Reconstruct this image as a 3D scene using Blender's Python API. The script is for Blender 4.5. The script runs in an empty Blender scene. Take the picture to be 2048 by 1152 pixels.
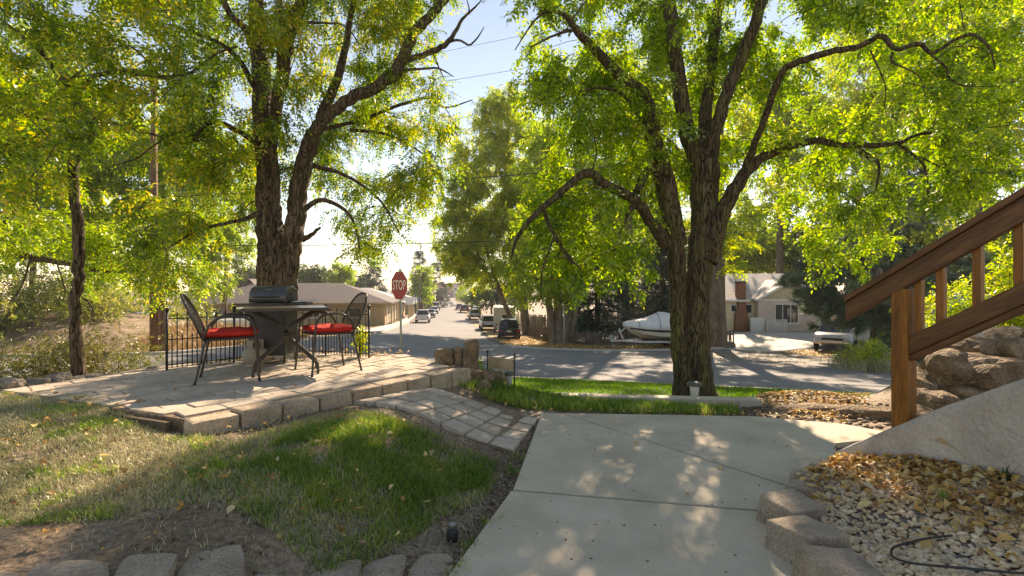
import bpy, bmesh, math, random
import numpy as np
from mathutils import Vector, Matrix, noise as mnoise

# ------------------------------------------------------------------ camera, sky, sun, exposure
F = 967.0            # focal length in photo pixels (2048 wide)
EYE = 1.25
scene = bpy.context.scene
col = scene.collection
R = math.radians
cam_d = bpy.data.cameras.new('camera'); cam = bpy.data.objects.new('camera', cam_d); col.objects.link(cam)
cam_d.sensor_width = 36; cam_d.lens = F / 2048 * 36; cam_d.clip_start = 0.05; cam_d.clip_end = 3000
cam.location = (0, 0, EYE); cam.rotation_euler = (R(90), 0, 0)
scene.camera = cam
SUN_AZ, SUN_EL = 17.0, 34.0          # azimuth measured from +Y towards +X
world = bpy.data.worlds.new('World'); scene.world = world; world.use_nodes = True
wn = world.node_tree.nodes; wl = world.node_tree.links
sky = wn.new('ShaderNodeTexSky'); sky.sky_type = 'NISHITA'; sky.sun_disc = False
sky.sun_elevation = R(SUN_EL); sky.sun_rotation = R(SUN_AZ)
sky.air_density = 1.0; sky.dust_density = 0.0; sky.ozone_density = 2.0
bg = wn['Background']; bg.inputs['Strength'].default_value = 0.057
wl.new(sky.outputs[0], bg.inputs[0])
sun_d = bpy.data.lights.new('sun', 'SUN'); sun = bpy.data.objects.new('sun', sun_d); col.objects.link(sun)
sun_d.energy = 2.6; sun_d.angle = R(0.53); sun_d.color = (1.0, 0.965, 0.90)
_el, _az = R(SUN_EL), R(SUN_AZ)
SUN_DIR = Vector((math.sin(_az) * math.cos(_el), math.cos(_az) * math.cos(_el), math.sin(_el)))
sun.rotation_euler = SUN_DIR.to_track_quat('Z', 'Y').to_euler()
scene.view_settings.view_transform = 'Standard'; scene.view_settings.look = 'None'
scene.view_settings.exposure = 2.1; scene.view_settings.gamma = 1.0
scene.view_settings.use_curve_mapping = False
scene.view_settings.use_white_balance = True; scene.view_settings.white_balance_temperature = 9600; scene.view_settings.white_balance_tint = 19
try:
    scene.cycles.max_bounces = 8; scene.cycles.diffuse_bounces = 6; scene.cycles.transmission_bounces = 6
    scene.cycles.sample_clamp_indirect = 6.0
    scene.cycles.use_denoising = True
except Exception:
    pass

rng = np.random.default_rng(11)
random.seed(5)

# ------------------------------------------------------------------ helpers
def at(px, py, Y):
    return Vector(((px - 1024) * Y / F, Y, EYE - (py - 576) * Y / F))
def gp(px, py, z=0.0):
    Y = (EYE - z) * F / (py - 576)
    return Vector(((px - 1024) * Y / F, Y, z))
def sm(t):
    t = np.clip(t, 0, 1); return t * t * (3 - 2 * t)
def gz(x, y):
    x = np.asarray(x, float); y = np.asarray(y, float)
    s = y + .25 * np.clip(x, 0, 12)
    front = np.interp(s, [-60, 5.2, 6, 8.4, 10, 12, 13.2, 15, 30, 42, 67, 100, 260, 700],
                      [0, 0, -.10, -.61, -.75, -.98, -1.28, -1.6, -2.5, -3.1, -3.8, -4.0, -4.3, -5])
    left = np.interp(y, [-60, 2.2, 3.2, 4.0, 5.8, 7, 8, 12.5, 17, 25, 40, 67, 100, 260, 700],
                     [.2, .215, .268, .262, .21, -.05, -.3, -1.0, -1.15, -1.4, -2.3, -3.6, -4, -4.3, -5])
    x0 = np.interp(y, [0, 4.66, 5.9, 9], [-.78, .20, .25, -4]); x1 = np.interp(y, [0, 4.2, 5.9, 9], [-1.7, -1.1, -.75, -12])
    w = sm((x0 - x) / (x0 - x1))
    z = front * (1 - w) + left * w
    z = z + 1.15 * np.exp(-(((x - 5.65) / .8) ** 2 + ((y - 5.6) / 1.2) ** 2)) + .27 * np.exp(-(((x - 3.8) / 1.0) ** 2 + ((y - 6.3) / .7) ** 2))
    z = z + .8 * sm((y - 28) / 10) * sm((x - 6) / 8)
    z = z + 1.5 * sm((-13 - x) / 9) * sm((y - 17) / 4) * (1 - sm((y - 26) / 10))
    z = z + .075 * sm((-2.35 - x) / .9) * (1 - sm((y - 4.8) / 1.0)) * sm((y - 2.4) / 1.0)
    z = z - .38 * sm((-4.5 - x) / .8) * sm((y - 4.6) / 1.2) * (1 - sm((y - 7.5) / 2))
    z = z + .13 * np.exp(-(((x + .2) / .7) ** 2 + ((y - 6.25) / .5) ** 2))
    z = z - .12 * sm((x - 1.5) / .3) * sm((3.3 - y) / .4)
    return z
def gzf(x, y): return float(gz(x, y))
def onground(x, y, dz=0.0): return Vector((x, y, gzf(x, y) + dz))

def gpg(px, py, dz=0.0):
    z = 0.0
    for _ in range(12):
        q = gp(px, py, z); z = .5 * z + .5 * (gzf(q.x, q.y) + dz)
    return gp(px, py, z)
def link(o, parent=None):
    col.objects.link(o)
    if parent is not None: o.parent = parent
    return o
def tag(o, label=None, cat=None, group=None, kind=None):
    if label: o['label'] = label
    if cat: o['category'] = cat
    if group: o['group'] = group
    if kind: o['kind'] = kind
    return o
def thing(name, label, cat, loc=(0, 0, 0), rotz=0.0, group=None):
    o = bpy.data.objects.new(name, None); col.objects.link(o)
    o.location = loc; o.rotation_euler = (0, 0, rotz); o.empty_display_size = .1
    return tag(o, label, cat, group)
def copy_tree(o, parent=None):
    c = o.copy(); col.objects.link(c)
    if parent is not None: c.parent = parent
    for ch in list(o.children): copy_tree(ch, c)
    return c
def np_mesh(name, V, Fc, mat=None, smooth=False):
    """V (n,3) float array, Fc (m,k) int array (all faces with k corners)."""
    V = np.asarray(V, np.float32); Fc = np.asarray(Fc, np.int32)
    me = bpy.data.meshes.new(name); k = Fc.shape[1]
    me.vertices.add(len(V)); me.vertices.foreach_set('co', V.ravel())
    me.loops.add(Fc.size); me.loops.foreach_set('vertex_index', Fc.ravel())
    me.polygons.add(len(Fc)); me.polygons.foreach_set('loop_start', np.arange(0, Fc.size, k, dtype=np.int32))
    if smooth: me.polygons.foreach_set('use_smooth', np.ones(len(Fc), bool))
    me.update(calc_edges=True)
    if mat: me.materials.append(mat)
    return me
def mesh_obj(name, me, parent=None, loc=None):
    o = bpy.data.objects.new(name, me); link(o, parent)
    if loc is not None: o.location = loc
    return o

class MB:
    """collects shapes and links them as one mesh object"""
    def __init__(s): s.bm = bmesh.new()
    def face(s, pts):
        vs = [s.bm.verts.new(p) for p in pts]
        return s.bm.faces.new(vs)
    def box(s, c, size, rot=None, taper=1.0, bev=0.0):
        x, y, z = [v / 2 for v in size]; M = (rot or Matrix.Identity(3)); c = Vector(c)
        vs = []
        for sz in (-1, 1):
            k = taper if sz > 0 else 1.0
            for sx, sy in ((-1, -1), (1, -1), (1, 1), (-1, 1)):
                vs.append(s.bm.verts.new(c + M @ Vector((sx * x * k, sy * y * k, sz * z))))
        fs = [s.bm.faces.new([vs[i] for i in f]) for f in ((3, 2, 1, 0), (4, 5, 6, 7), (0, 1, 5, 4), (1, 2, 6, 5), (2, 3, 7, 6), (3, 0, 4, 7))]
        if bev > 0:
            es = list({e for f in fs for e in f.edges})
            bmesh.ops.bevel(s.bm, geom=es, offset=bev, segments=2, affect='EDGES', profile=.6)
        return s
    def beam(s, a, b, w, h, up=(0, 0, 1), bev=0.0):
        a, b = Vector(a), Vector(b); d = b - a; L = d.length; d.normalize()
        up = Vector(up); y = up.cross(d)
        if y.length < 1e-4: y = Vector((0, 1, 0)).cross(d)
        y.normalize(); z = d.cross(y)
        M = Matrix((d, y, z)).transposed()
        return s.box((a + b) / 2, (L, w, h), M, bev=bev)
    def tube(s, pts, radii, seg=8, cap=True):
        pts = [Vector(p) for p in pts]; n = len(pts)
        if not hasattr(radii, '__len__'): radii = [radii] * n
        prev = None; rings = []
        for i, p in enumerate(pts):
            t = (pts[min(i + 1, n - 1)] - pts[max(i - 1, 0)]); t.normalize()
            if prev is None:
                a = Vector((0, 0, 1)) if abs(t.z) < .9 else Vector((1, 0, 0))
                u = a.cross(t).normalized()
            else:
                u = prev - t * prev.dot(t)
                u = u.normalized() if u.length > 1e-6 else Vector((1, 0, 0)).cross(t).normalized()
            prev = u; v = t.cross(u)
            rings.append([s.bm.verts.new(p + (u * math.cos(2 * math.pi * k / seg) + v * math.sin(2 * math.pi * k / seg)) * radii[i]) for k in range(seg)])
        for a, b in zip(rings, rings[1:]):
            for k in range(seg):
                f = s.bm.faces.new([a[k], a[(k + 1) % seg], b[(k + 1) % seg], b[k]]); f.smooth = True
        if cap:
            s.bm.faces.new(list(reversed(rings[0]))); s.bm.faces.new(rings[-1])
        return s
    def lathe(s, prof, c=(0, 0, 0), seg=20, axis='Z', smooth=True):
        c = Vector(c); rings = []
        for r, h in prof:
            ring = []
            for k in range(seg):
                a = 2 * math.pi * k / seg; u, v = max(r, 1e-4) * math.cos(a), max(r, 1e-4) * math.sin(a)
                p = (u, v, h) if axis == 'Z' else ((u, h, v) if axis == 'Y' else (h, u, v))
                ring.append(s.bm.verts.new(c + Vector(p)))
            rings.append(ring)
        for a, b in zip(rings, rings[1:]):
            for k in range(seg):
                f = s.bm.faces.new([a[k], a[(k + 1) % seg], b[(k + 1) % seg], b[k]]); f.smooth = smooth
        s.bm.faces.new(list(reversed(rings[0]))); s.bm.faces.new(rings[-1])
        return s
    def prism(s, poly, z0, z1, bev=0.0):
        """poly: list of (x,y); z0/z1 numbers or functions of (x,y)"""
        f0 = z0 if callable(z0) else (lambda x, y: z0)
        f1 = z1 if callable(z1) else (lambda x, y: z1)
        b = [s.bm.verts.new((x, y, f0(x, y))) for x, y in poly]
        t = [s.bm.verts.new((x, y, f1(x, y))) for x, y in poly]
        n = len(poly)
        area = sum(poly[i][0] * poly[(i + 1) % n][1] - poly[(i + 1) % n][0] * poly[i][1] for i in range(n))
        fs = []
        if area < 0: b.reverse(); t.reverse()
        top = s.bm.faces.new(t); fs.append(top); fs.append(s.bm.faces.new(list(reversed(b))))
        for i in range(n): fs.append(s.bm.faces.new([b[i], b[(i + 1) % n], t[(i + 1) % n], t[i]]))
        if bev > 0:
            bmesh.ops.bevel(s.bm, geom=list(top.edges), offset=bev, segments=2, affect='EDGES', profile=.6)
        return s
    def extrude_profile(s, prof, y0, y1, bev=0.0):
        """prof: list of (x,z) closed outline, extruded along Y"""
        a = [s.bm.verts.new((x, y0, z)) for x, z in prof]; b = [s.bm.verts.new((x, y1, z)) for x, z in prof]
        n = len(prof); fs = [s.bm.faces.new(a), s.bm.faces.new(list(reversed(b)))]
        for i in range(n): fs.append(s.bm.faces.new([a[(i + 1) % n], a[i], b[i], b[(i + 1) % n]]))
        if bev > 0:
            es = list({e for f in fs for e in f.edges})
            bmesh.ops.bevel(s.bm, geom=es, offset=bev, segments=2, affect='EDGES', profile=.6)
        return s
    def loft(s, secs, closed=True, smooth=False):
        rings = [[s.bm.verts.new(p) for p in sec] for sec in secs]; n = len(rings[0])
        for a, b in zip(rings, rings[1:]):
            for k in range(n if closed else n - 1):
                f = s.bm.faces.new([a[k], a[(k + 1) % n], b[(k + 1) % n], b[k]]); f.smooth = smooth
        if closed:
            s.bm.faces.new(list(reversed(rings[0]))); s.bm.faces.new(rings[-1])
        return s
    def rock(s, c, size, seed=0, rough=.25, sub=2, boxy=0.0, rot=0.0):
        r = bmesh.ops.create_icosphere(s.bm, subdivisions=sub, radius=1.0)
        off = Vector((seed * 7.3, seed * 3.1, seed * 1.7)); cr, sr = math.cos(rot), math.sin(rot)
        for v in r['verts']:
            p = v.co.copy()
            if boxy:
                m = max(abs(p.x), abs(p.y), abs(p.z)); p = p.lerp(p / m * .85, boxy)
            q = p * 1.1 + off
            k = 1 + rough * mnoise.noise(q) + rough * .5 * mnoise.noise(q * 2.3) + rough * .25 * mnoise.noise(q * 5.1)
            p = p * k; p = Vector((p.x * size[0], p.y * size[1], p.z * size[2]))
            v.co = Vector((p.x * cr - p.y * sr, p.x * sr + p.y * cr, p.z)) + Vector(c)
        for v in r['verts']:
            for f in v.link_faces: f.smooth = sub >= 3
        return s
    def build(s, name, mat, parent=None, origin=None, smooth=None, fix=True):
        if fix: bmesh.ops.recalc_face_normals(s.bm, faces=s.bm.faces)
        if origin is not None: bmesh.ops.translate(s.bm, verts=s.bm.verts, vec=-Vector(origin))
        me = bpy.data.meshes.new(name)
        if smooth is not None:
            for f in s.bm.faces: f.smooth = smooth
        s.bm.to_mesh(me); s.bm.free()
        if mat: me.materials.append(mat)
        o = bpy.data.objects.new(name, me); link(o, parent)
        return o

def inpoly(P, poly):
    P = np.asarray(P); x, y = P[:, 0], P[:, 1]; r = np.zeros(len(P), bool); n = len(poly); j = n - 1
    for i in range(n):
        xi, yi = poly[i]; xj, yj = poly[j]
        with np.errstate(divide='ignore', invalid='ignore'):
            c = ((yi > y) != (yj > y)) & (x < (xj - xi) * (y - yi) / (yj - yi + 1e-12) + xi)
        r ^= c; j = i
    return r
def sample_poly(poly, n):
    A = np.array(poly); lo, hi = A.min(0), A.max(0); out = []
    tot = 0
    while tot < n:
        P = lo + rng.random((n * 2, 2)) * (hi - lo); P = P[inpoly(P, poly)]; out.append(P); tot += len(P)
    return np.concatenate(out)[:n]
def clip_poly(sub, clip):
    """Sutherland-Hodgman, clip convex counter-clockwise"""
    out = list(sub); n = len(clip)
    for i in range(n):
        a, b = clip[i], clip[(i + 1) % n]; inp = out; out = []
        if not inp: break
        def side(p): return (b[0] - a[0]) * (p[1] - a[1]) - (b[1] - a[1]) * (p[0] - a[0])
        for k in range(len(inp)):
            p, q = inp[k - 1], inp[k]; sp, sq = side(p), side(q)
            if (sp >= 0) != (sq >= 0):
                t = sp / (sp - sq); out.append((p[0] + t * (q[0] - p[0]), p[1] + t * (q[1] - p[1])))
            if sq >= 0: out.append(q)
    return out
def smooth_closed(pts, k=4):
    n = len(pts); out = []
    for i in range(n):
        p0, p1, p2, p3 = [np.array(pts[(i + j) % n], float) for j in (-1, 0, 1, 2)]
        for t in np.linspace(0, 1, k, endpoint=False):
            out.append(tuple(.5 * ((2 * p1) + (p2 - p0) * t + (2 * p0 - 5 * p1 + 4 * p2 - p3) * t * t + (3 * p1 - p0 - 3 * p2 + p3) * t ** 3)))
    return out
def cr_path(pts, k=4):
    pts = [np.array(p, float) for p in pts]; n = len(pts); out = []
    for i in range(n - 1):
        p0 = pts[max(i - 1, 0)]; p1 = pts[i]; p2 = pts[i + 1]; p3 = pts[min(i + 2, n - 1)]
        for t in np.linspace(0, 1, k, endpoint=False):
            out.append(.5 * ((2 * p1) + (p2 - p0) * t + (2 * p0 - 5 * p1 + 4 * p2 - p3) * t * t + (3 * p1 - p0 - 3 * p2 + p3) * t ** 3))
    out.append(pts[-1]); return np.array(out)
def drape(name, poly, cutx, cuty, dz, mat, kind='structure', hfun=None, parent=None):
    bm = bmesh.new(); f = bm.faces.new([bm.verts.new((x, y, 0)) for x, y in poly])
    bmesh.ops.triangulate(bm, faces=[f])
    for ax, cuts in ((0, cutx), (1, cuty)):
        for c in cuts:
            no = Vector((1, 0, 0)) if ax == 0 else Vector((0, 1, 0))
            bmesh.ops.bisect_plane(bm, geom=bm.verts[:] + bm.edges[:] + bm.faces[:], plane_co=no * float(c), plane_no=no)
    h = hfun or gz
    P = np.array([v.co[:2] for v in bm.verts]); Z = h(P[:, 0], P[:, 1]) + dz
    for v, z in zip(bm.verts, Z): v.co.z = z
    bmesh.ops.recalc_face_normals(bm, faces=bm.faces)
    if bm.faces[:] and sum(f.normal.z for f in bm.faces) < 0: bmesh.ops.reverse_faces(bm, faces=bm.faces[:])
    me = bpy.data.meshes.new(name); bm.to_mesh(me); bm.free(); me.materials.append(mat)
    for p in me.polygons: p.use_smooth = True
    o = bpy.data.objects.new(name, me); link(o, parent); o['kind'] = kind
    return o

# ------------------------------------------------------------------ materials
def lin(r, g, b):
    f = lambda c: (c / 255 / 12.92) if c / 255 <= .04045 else ((c / 255 + .055) / 1.055) ** 2.4
    return (f(r), f(g), f(b), 1)
def c4(c): return tuple(c) if len(c) == 4 else tuple(c) + (1,)
def ramp_node(N, stops):
    r = N.new('ShaderNodeValToRGB'); e = r.color_ramp.elements
    e[0].position, e[0].color = stops[0][0], c4(stops[0][1]); e[1].position, e[1].color = stops[-1][0], c4(stops[-1][1])
    for p, c in stops[1:-1]:
        k = e.new(p); k.color = c4(c)
    return r
def M(name, stops, scale=5.0, rough=.8, bump=.0, bscale=None, stretch=(1, 1, 1), spec=.3, metal=0.0, world_co=False,
      fine=.25, fscale=60.0, detail=5.0, dist=.02, voro=0.0, vscale=3.0, coat=0.0, emission=None, grain=None, cracks=None):
    m = bpy.data.materials.new(name); m.use_nodes = True; N, L = m.node_tree.nodes, m.node_tree.links
    b = N['Principled BSDF']; b.inputs['Roughness'].default_value = rough; b.inputs['Metallic'].default_value = metal
    b.inputs['Specular IOR Level'].default_value = spec
    if coat: b.inputs['Coat Weight'].default_value = coat; b.inputs['Coat Roughness'].default_value = .15
    if world_co:
        g = N.new('ShaderNodeNewGeometry'); src = g.outputs['Position']
    else:
        tc = N.new('ShaderNodeTexCoord'); oi = N.new('ShaderNodeObjectInfo')
        ml = N.new('ShaderNodeMath'); ml.operation = 'MULTIPLY'; ml.inputs[1].default_value = 40.0; L.new(oi.outputs['Random'], ml.inputs[0])
        ad = N.new('ShaderNodeVectorMath'); ad.operation = 'ADD'; L.new(tc.outputs['Object'], ad.inputs[0]); L.new(ml.outputs[0], ad.inputs[1]); src = ad.outputs[0]
    if grain:      # squeeze the pattern along the board's own direction
        gd = Vector(grain[0]).normalized(); dp = N.new('ShaderNodeVectorMath'); dp.operation = 'DOT_PRODUCT'; dp.inputs[1].default_value = gd; L.new(src, dp.inputs[0])
        scn = N.new('ShaderNodeVectorMath'); scn.operation = 'SCALE'; scn.inputs[0].default_value = gd * (1 - grain[1]); L.new(dp.outputs['Value'], scn.inputs['Scale'])
        sbn = N.new('ShaderNodeVectorMath'); sbn.operation = 'SUBTRACT'; L.new(src, sbn.inputs[0]); L.new(scn.outputs[0], sbn.inputs[1]); src = sbn.outputs[0]
    mp = N.new('ShaderNodeMapping'); mp.inputs['Scale'].default_value = stretch; L.new(src, mp.inputs['Vector'])
    n1 = N.new('ShaderNodeTexNoise'); n1.inputs['Scale'].default_value = scale; n1.inputs['Detail'].default_value = detail; n1.inputs['Roughness'].default_value = .6
    L.new(mp.outputs[0], n1.inputs['Vector'])
    r = ramp_node(N, stops); L.new(n1.outputs['Fac'], r.inputs[0])
    n2 = N.new('ShaderNodeTexNoise'); n2.inputs['Scale'].default_value = fscale; n2.inputs['Detail'].default_value = 3.0; L.new(mp.outputs[0], n2.inputs['Vector'])
    mr = N.new('ShaderNodeMapRange'); mr.inputs['From Min'].default_value = .3; mr.inputs['From Max'].default_value = .7
    mr.inputs['To Min'].default_value = 1 - fine; mr.inputs['To Max'].default_value = 1 + fine; L.new(n2.outputs['Fac'], mr.inputs['Value'])
    mx = N.new('ShaderNodeVectorMath'); mx.operation = 'MULTIPLY'; L.new(r.outputs[0], mx.inputs[0]); L.new(mr.outputs[0], mx.inputs[1])
    colo = mx.outputs[0]; crk = None
    if cracks:     # furrows between raised plates: (scale, width, dark colour)
        nd = N.new('ShaderNodeTexNoise'); nd.inputs['Scale'].default_value = cracks[0] * .6; nd.inputs['Detail'].default_value = 4; L.new(mp.outputs[0], nd.inputs['Vector'])
        av = N.new('ShaderNodeVectorMath'); av.operation = 'MULTIPLY_ADD'; av.inputs[1].default_value = (.22, .22, .22); L.new(nd.outputs['Color'], av.inputs[0]); L.new(mp.outputs[0], av.inputs[2])
        vn_ = N.new('ShaderNodeTexVoronoi'); vn_.feature = 'DISTANCE_TO_EDGE'; vn_.inputs['Scale'].default_value = cracks[0]; L.new(av.outputs[0], vn_.inputs['Vector'])
        mk = N.new('ShaderNodeMapRange'); mk.interpolation_type = 'SMOOTHSTEP'; mk.inputs['From Max'].default_value = cracks[1]; L.new(vn_.outputs['Distance'], mk.inputs['Value']); crk = mk.outputs[0]
        mxc = N.new('ShaderNodeMix'); mxc.data_type = 'RGBA'; mxc.inputs['A'].default_value = c4(cracks[2]); L.new(crk, mxc.inputs['Factor']); L.new(colo, mxc.inputs['B']); colo = mxc.outputs['Result']
    L.new(colo, b.inputs['Base Color'])
    if bump:
        n3 = N.new('ShaderNodeTexNoise'); n3.inputs['Scale'].default_value = bscale or scale * 4; n3.inputs['Detail'].default_value = 6.0; L.new(mp.outputs[0], n3.inputs['Vector'])
        h = n3.outputs['Fac']
        if voro:
            vn = N.new('ShaderNodeTexVoronoi'); vn.inputs['Scale'].default_value = vscale; vn.feature = 'DISTANCE_TO_EDGE'; L.new(mp.outputs[0], vn.inputs['Vector'])
            ma = N.new('ShaderNodeMath'); ma.operation = 'MULTIPLY_ADD'; ma.inputs[1].default_value = voro; L.new(vn.outputs['Distance'], ma.inputs[0]); L.new(h, ma.inputs[2]); h = ma.outputs[0]
        if crk is not None:
            ma2 = N.new('ShaderNodeMath'); ma2.operation = 'MULTIPLY_ADD'; ma2.inputs[1].default_value = 1.6; L.new(crk, ma2.inputs[0]); L.new(h, ma2.inputs[2]); h = ma2.outputs[0]
        bp = N.new('ShaderNodeBump'); bp.inputs['Strength'].default_value = bump; bp.inputs['Distance'].default_value = dist
        L.new(h, bp.inputs['Height']); L.new(bp.outputs[0], b.inputs['Normal'])
    if emission:
        b.inputs['Emission Color'].default_value = c4(emission[0]); b.inputs['Emission Strength'].default_value = emission[1]
    return m
def S(name, c, rough=.6, **k):     # near-plain surface with slight mottling
    a = tuple(v * .85 for v in c[:3]); b2 = tuple(min(1, v * 1.12) for v in c[:3])
    k.setdefault('fine', .08)
    return M(name, [(.3, a), (.7, b2)], rough=rough, **k)
def leafmat(name, stops, trans=.5, tcol=(1.5, 1.6, .7), gloss=.05, cscale=.9, var=.35):
    m = bpy.data.materials.new(name); m.use_nodes = True; N, L = m.node_tree.nodes, m.node_tree.links
    N.remove(N['Principled BSDF']); out = N['Material Output']
    g = N.new('ShaderNodeNewGeometry')
    n = N.new('ShaderNodeTexNoise'); n.inputs['Scale'].default_value = cscale; n.inputs['Detail'].default_value = 2.0; L.new(g.outputs['Position'], n.inputs['Vector'])
    # ramp position = island random pulled by a clump-sized noise
    a = N.new('ShaderNodeMath'); a.operation = 'MULTIPLY_ADD'; a.inputs[1].default_value = 1.6; a.inputs[2].default_value = -.8; L.new(n.outputs['Fac'], a.inputs[0])
    b = N.new('ShaderNodeMath'); b.operation = 'ADD'; b.use_clamp = True; L.new(a.outputs[0], b.inputs[0]); L.new(g.outputs['Random Per Island'], b.inputs[1])
    r = ramp_node(N, stops); L.new(b.outputs[0], r.inputs[0])
    d = N.new('ShaderNodeBsdfDiffuse'); L.new(r.outputs[0], d.inputs[0])
    t = N.new('ShaderNodeBsdfTranslucent')
    tm = N.new('ShaderNodeVectorMath'); tm.operation = 'MULTIPLY'; tm.inputs[1].default_value = tcol; L.new(r.outputs[0], tm.inputs[0]); L.new(tm.outputs[0], t.inputs[0])
    m1 = N.new('ShaderNodeMixShader'); m1.inputs[0].default_value = trans; L.new(d.outputs[0], m1.inputs[1]); L.new(t.outputs[0], m1.inputs[2])
    gl = N.new('ShaderNodeBsdfGlossy'); gl.inputs['Roughness'].default_value = .35; gl.inputs['Color'].default_value = (.8, .8, .8, 1)
    m2 = N.new('ShaderNodeMixShader'); m2.inputs[0].default_value = gloss; L.new(m1.outputs[0], m2.inputs[1]); L.new(gl.outputs[0], m2.inputs[2])
    L.new(m2.outputs[0], out.inputs['Surface'])
    return m
def glassmat(name, tint=(.02, .025, .03), rough=.05):
    m = bpy.data.materials.new(name); m.use_nodes = True; b = m.node_tree.nodes['Principled BSDF']
    b.inputs['Base Color'].default_value = c4(tint); b.inputs['Roughness'].default_value = rough; b.inputs['Specular IOR Level'].default_value = .8
    return m
# ------------------------------------------------------------------ palette
m_dirt = M('dirt', [(.25, (.12, .08, .048)), (.5, (.205, .15, .10)), (.75, (.33, .26, .19))], scale=1.6, world_co=True, bump=.9, bscale=26, dist=.03, fine=.45, fscale=38)
m_asphalt = M('asphalt', [(.3, (.17, .168, .165)), (.7, (.235, .23, .225))], scale=.35, world_co=True, bump=.25, bscale=70, dist=.01, fine=.16, fscale=45, rough=.85)
m_concrete = M('concrete', [(.2, (.36, .31, .23)), (.5, (.50, .44, .335)), (.8, (.62, .56, .44))], scale=2.1, world_co=True, bump=.4, bscale=110, dist=.005, fine=.24, fscale=170, detail=9, rough=.85)
m_paver = M('paver', [(.2, (.29, .235, .18)), (.5, (.44, .37, .295)), (.8, (.58, .50, .41))], scale=2.6, bump=.5, bscale=45, dist=.008, fine=.2, fscale=70)
m_block = M('block', [(.25, (.22, .165, .115)), (.5, (.35, .275, .20)), (.8, (.50, .405, .30))], scale=4, bump=.9, bscale=22, dist=.02, fine=.25, fscale=60)
m_stucco = M('stucco', [(.2, (.27, .235, .20)), (.5, (.43, .385, .335)), (.8, (.60, .545, .48))], scale=3.2, bump=.8, bscale=26, dist=.016, fine=.12, fscale=70, detail=8)
m_rock = M('rock', [(.25, (.10, .085, .07)), (.5, (.19, .165, .135)), (.8, (.34, .30, .24))], scale=3, bump=1, bscale=24, dist=.03, fine=.35, fscale=45)
m_lava = M('lava rock', [(.2, (.07, .045, .028)), (.5, (.20, .135, .08)), (.8, (.40, .28, .165))], scale=6, bump=1, bscale=36, dist=.03, fine=.4, fscale=60)
m_flag = M('flagstone', [(.25, (.20, .155, .115)), (.5, (.31, .25, .19)), (.8, (.42, .35, .275))], scale=5, bump=.8, bscale=40, dist=.012, fine=.25, fscale=80)
m_lawn = M('lawn soil', [(.3, (.05, .11, .018)), (.7, (.09, .17, .03))], scale=3, world_co=True, bump=.8, bscale=60, dist=.03, fine=.4, fscale=50)
m_litter = M('leaf litter', [(.25, (.20, .135, .065)), (.5, (.34, .24, .12)), (.75, (.50, .36, .17))], scale=1.2, world_co=True, bump=.9, bscale=30, dist=.03, fine=.4, fscale=14)
m_drive = M('driveway concrete', [(.3, (.42, .40, .37)), (.7, (.52, .50, .47))], scale=.8, world_co=True, fine=.1, fscale=20)
m_cedar = M('stained cedar', [(.2, (.11, .036, .005)), (.5, (.22, .078, .009)), (.8, (.32, .125, .016))], scale=16, stretch=(1, 1, .09), bump=.5, bscale=60, dist=.005, fine=.4, fscale=110, rough=.45, spec=.4)
m_cedar_rail = M('stained cedar rail', [(.2, (.068, .027, .009)), (.5, (.118, .049, .016)), (.8, (.175, .076, .025))], scale=16, grain=((.36, -.93, .6), .08), bump=.5, bscale=60, dist=.005, fine=.4, fscale=110, rough=.5, spec=.4)
m_black = S('black metal', (.018, .016, .015), rough=.4, spec=.5, bump=.05)
m_bronze = S('bronze metal', (.035, .026, .02), rough=.35, spec=.5)
m_red = M('red cushion fabric', [(.3, (.42, .016, .010)), (.7, (.60, .03, .018))], scale=7, rough=.85, bump=.3, bscale=150, dist=.004, fine=.15, fscale=200)
m_bark = M('bark', [(.25, (.07, .048, .028)), (.5, (.125, .09, .055)), (.8, (.22, .165, .105))], scale=9, stretch=(1, 1, .11), bump=1, bscale=16, dist=.035, fine=.35, fscale=40, detail=8, cracks=(19, .10, (.032, .021, .013)))
m_bark_moss = M('mossy bark', [(.25, (.06, .043, .024)), (.48, (.11, .08, .045)), (.62, (.105, .10, .032)), (.85, (.21, .16, .10))], scale=8, stretch=(1, 1, .11), bump=1, bscale=16, dist=.035, fine=.35, fscale=40, detail=8, cracks=(20, .10, (.030, .021, .012)))
m_bark_far = M('far bark', [(.3, (.10, .075, .055)), (.7, (.22, .17, .125))], scale=3, stretch=(1, 1, .2), bump=.8, bscale=8, dist=.05, fine=.3, fscale=12)
m_twig = S('twig', (.075, .055, .04), rough=.9)

# ------------------------------------------------------------------ ground
def axis(segs):
    out = []
    for a, b, n in segs: out += list(np.linspace(a, b, n, endpoint=False))
    return np.array(out + [segs[-1][1]])
gx = axis([(-700, -80, 16), (-80, -20, 30), (-20, -7, 40), (-7, 8, 190), (8, 20, 40), (20, 80, 30), (80, 700, 16)])
gy = axis([(-60, -2, 12), (-2, 1.5, 12), (1.5, 8, 110), (8, 20, 60), (20, 60, 40), (60, 300, 30), (300, 1500, 12)])
GX, GY = np.meshgrid(gx, gy); GZ = gz(GX, GY) - .035
nz = np.zeros_like(GZ); near = (np.abs(GX) < 8.5) & (GY > 1) & (GY < 9)
for i, j in zip(*np.nonzero(near)):
    p = Vector((GX[i, j], GY[i, j], 0)); nz[i, j] = .022 * mnoise.noise(p * 2.1) + .018 * mnoise.noise(p * 6.3)
GZ += nz
ny, nx = GX.shape; idx = np.arange(nx * ny).reshape(ny, nx)
quads = np.stack([idx[:-1, :-1], idx[:-1, 1:], idx[1:, 1:], idx[1:, :-1]], -1).reshape(-1, 4)
ground = mesh_obj('ground', np_mesh('ground', np.stack([GX, GY, GZ], -1).reshape(-1, 3), quads, m_dirt, True)); ground['kind'] = 'structure'

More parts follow.
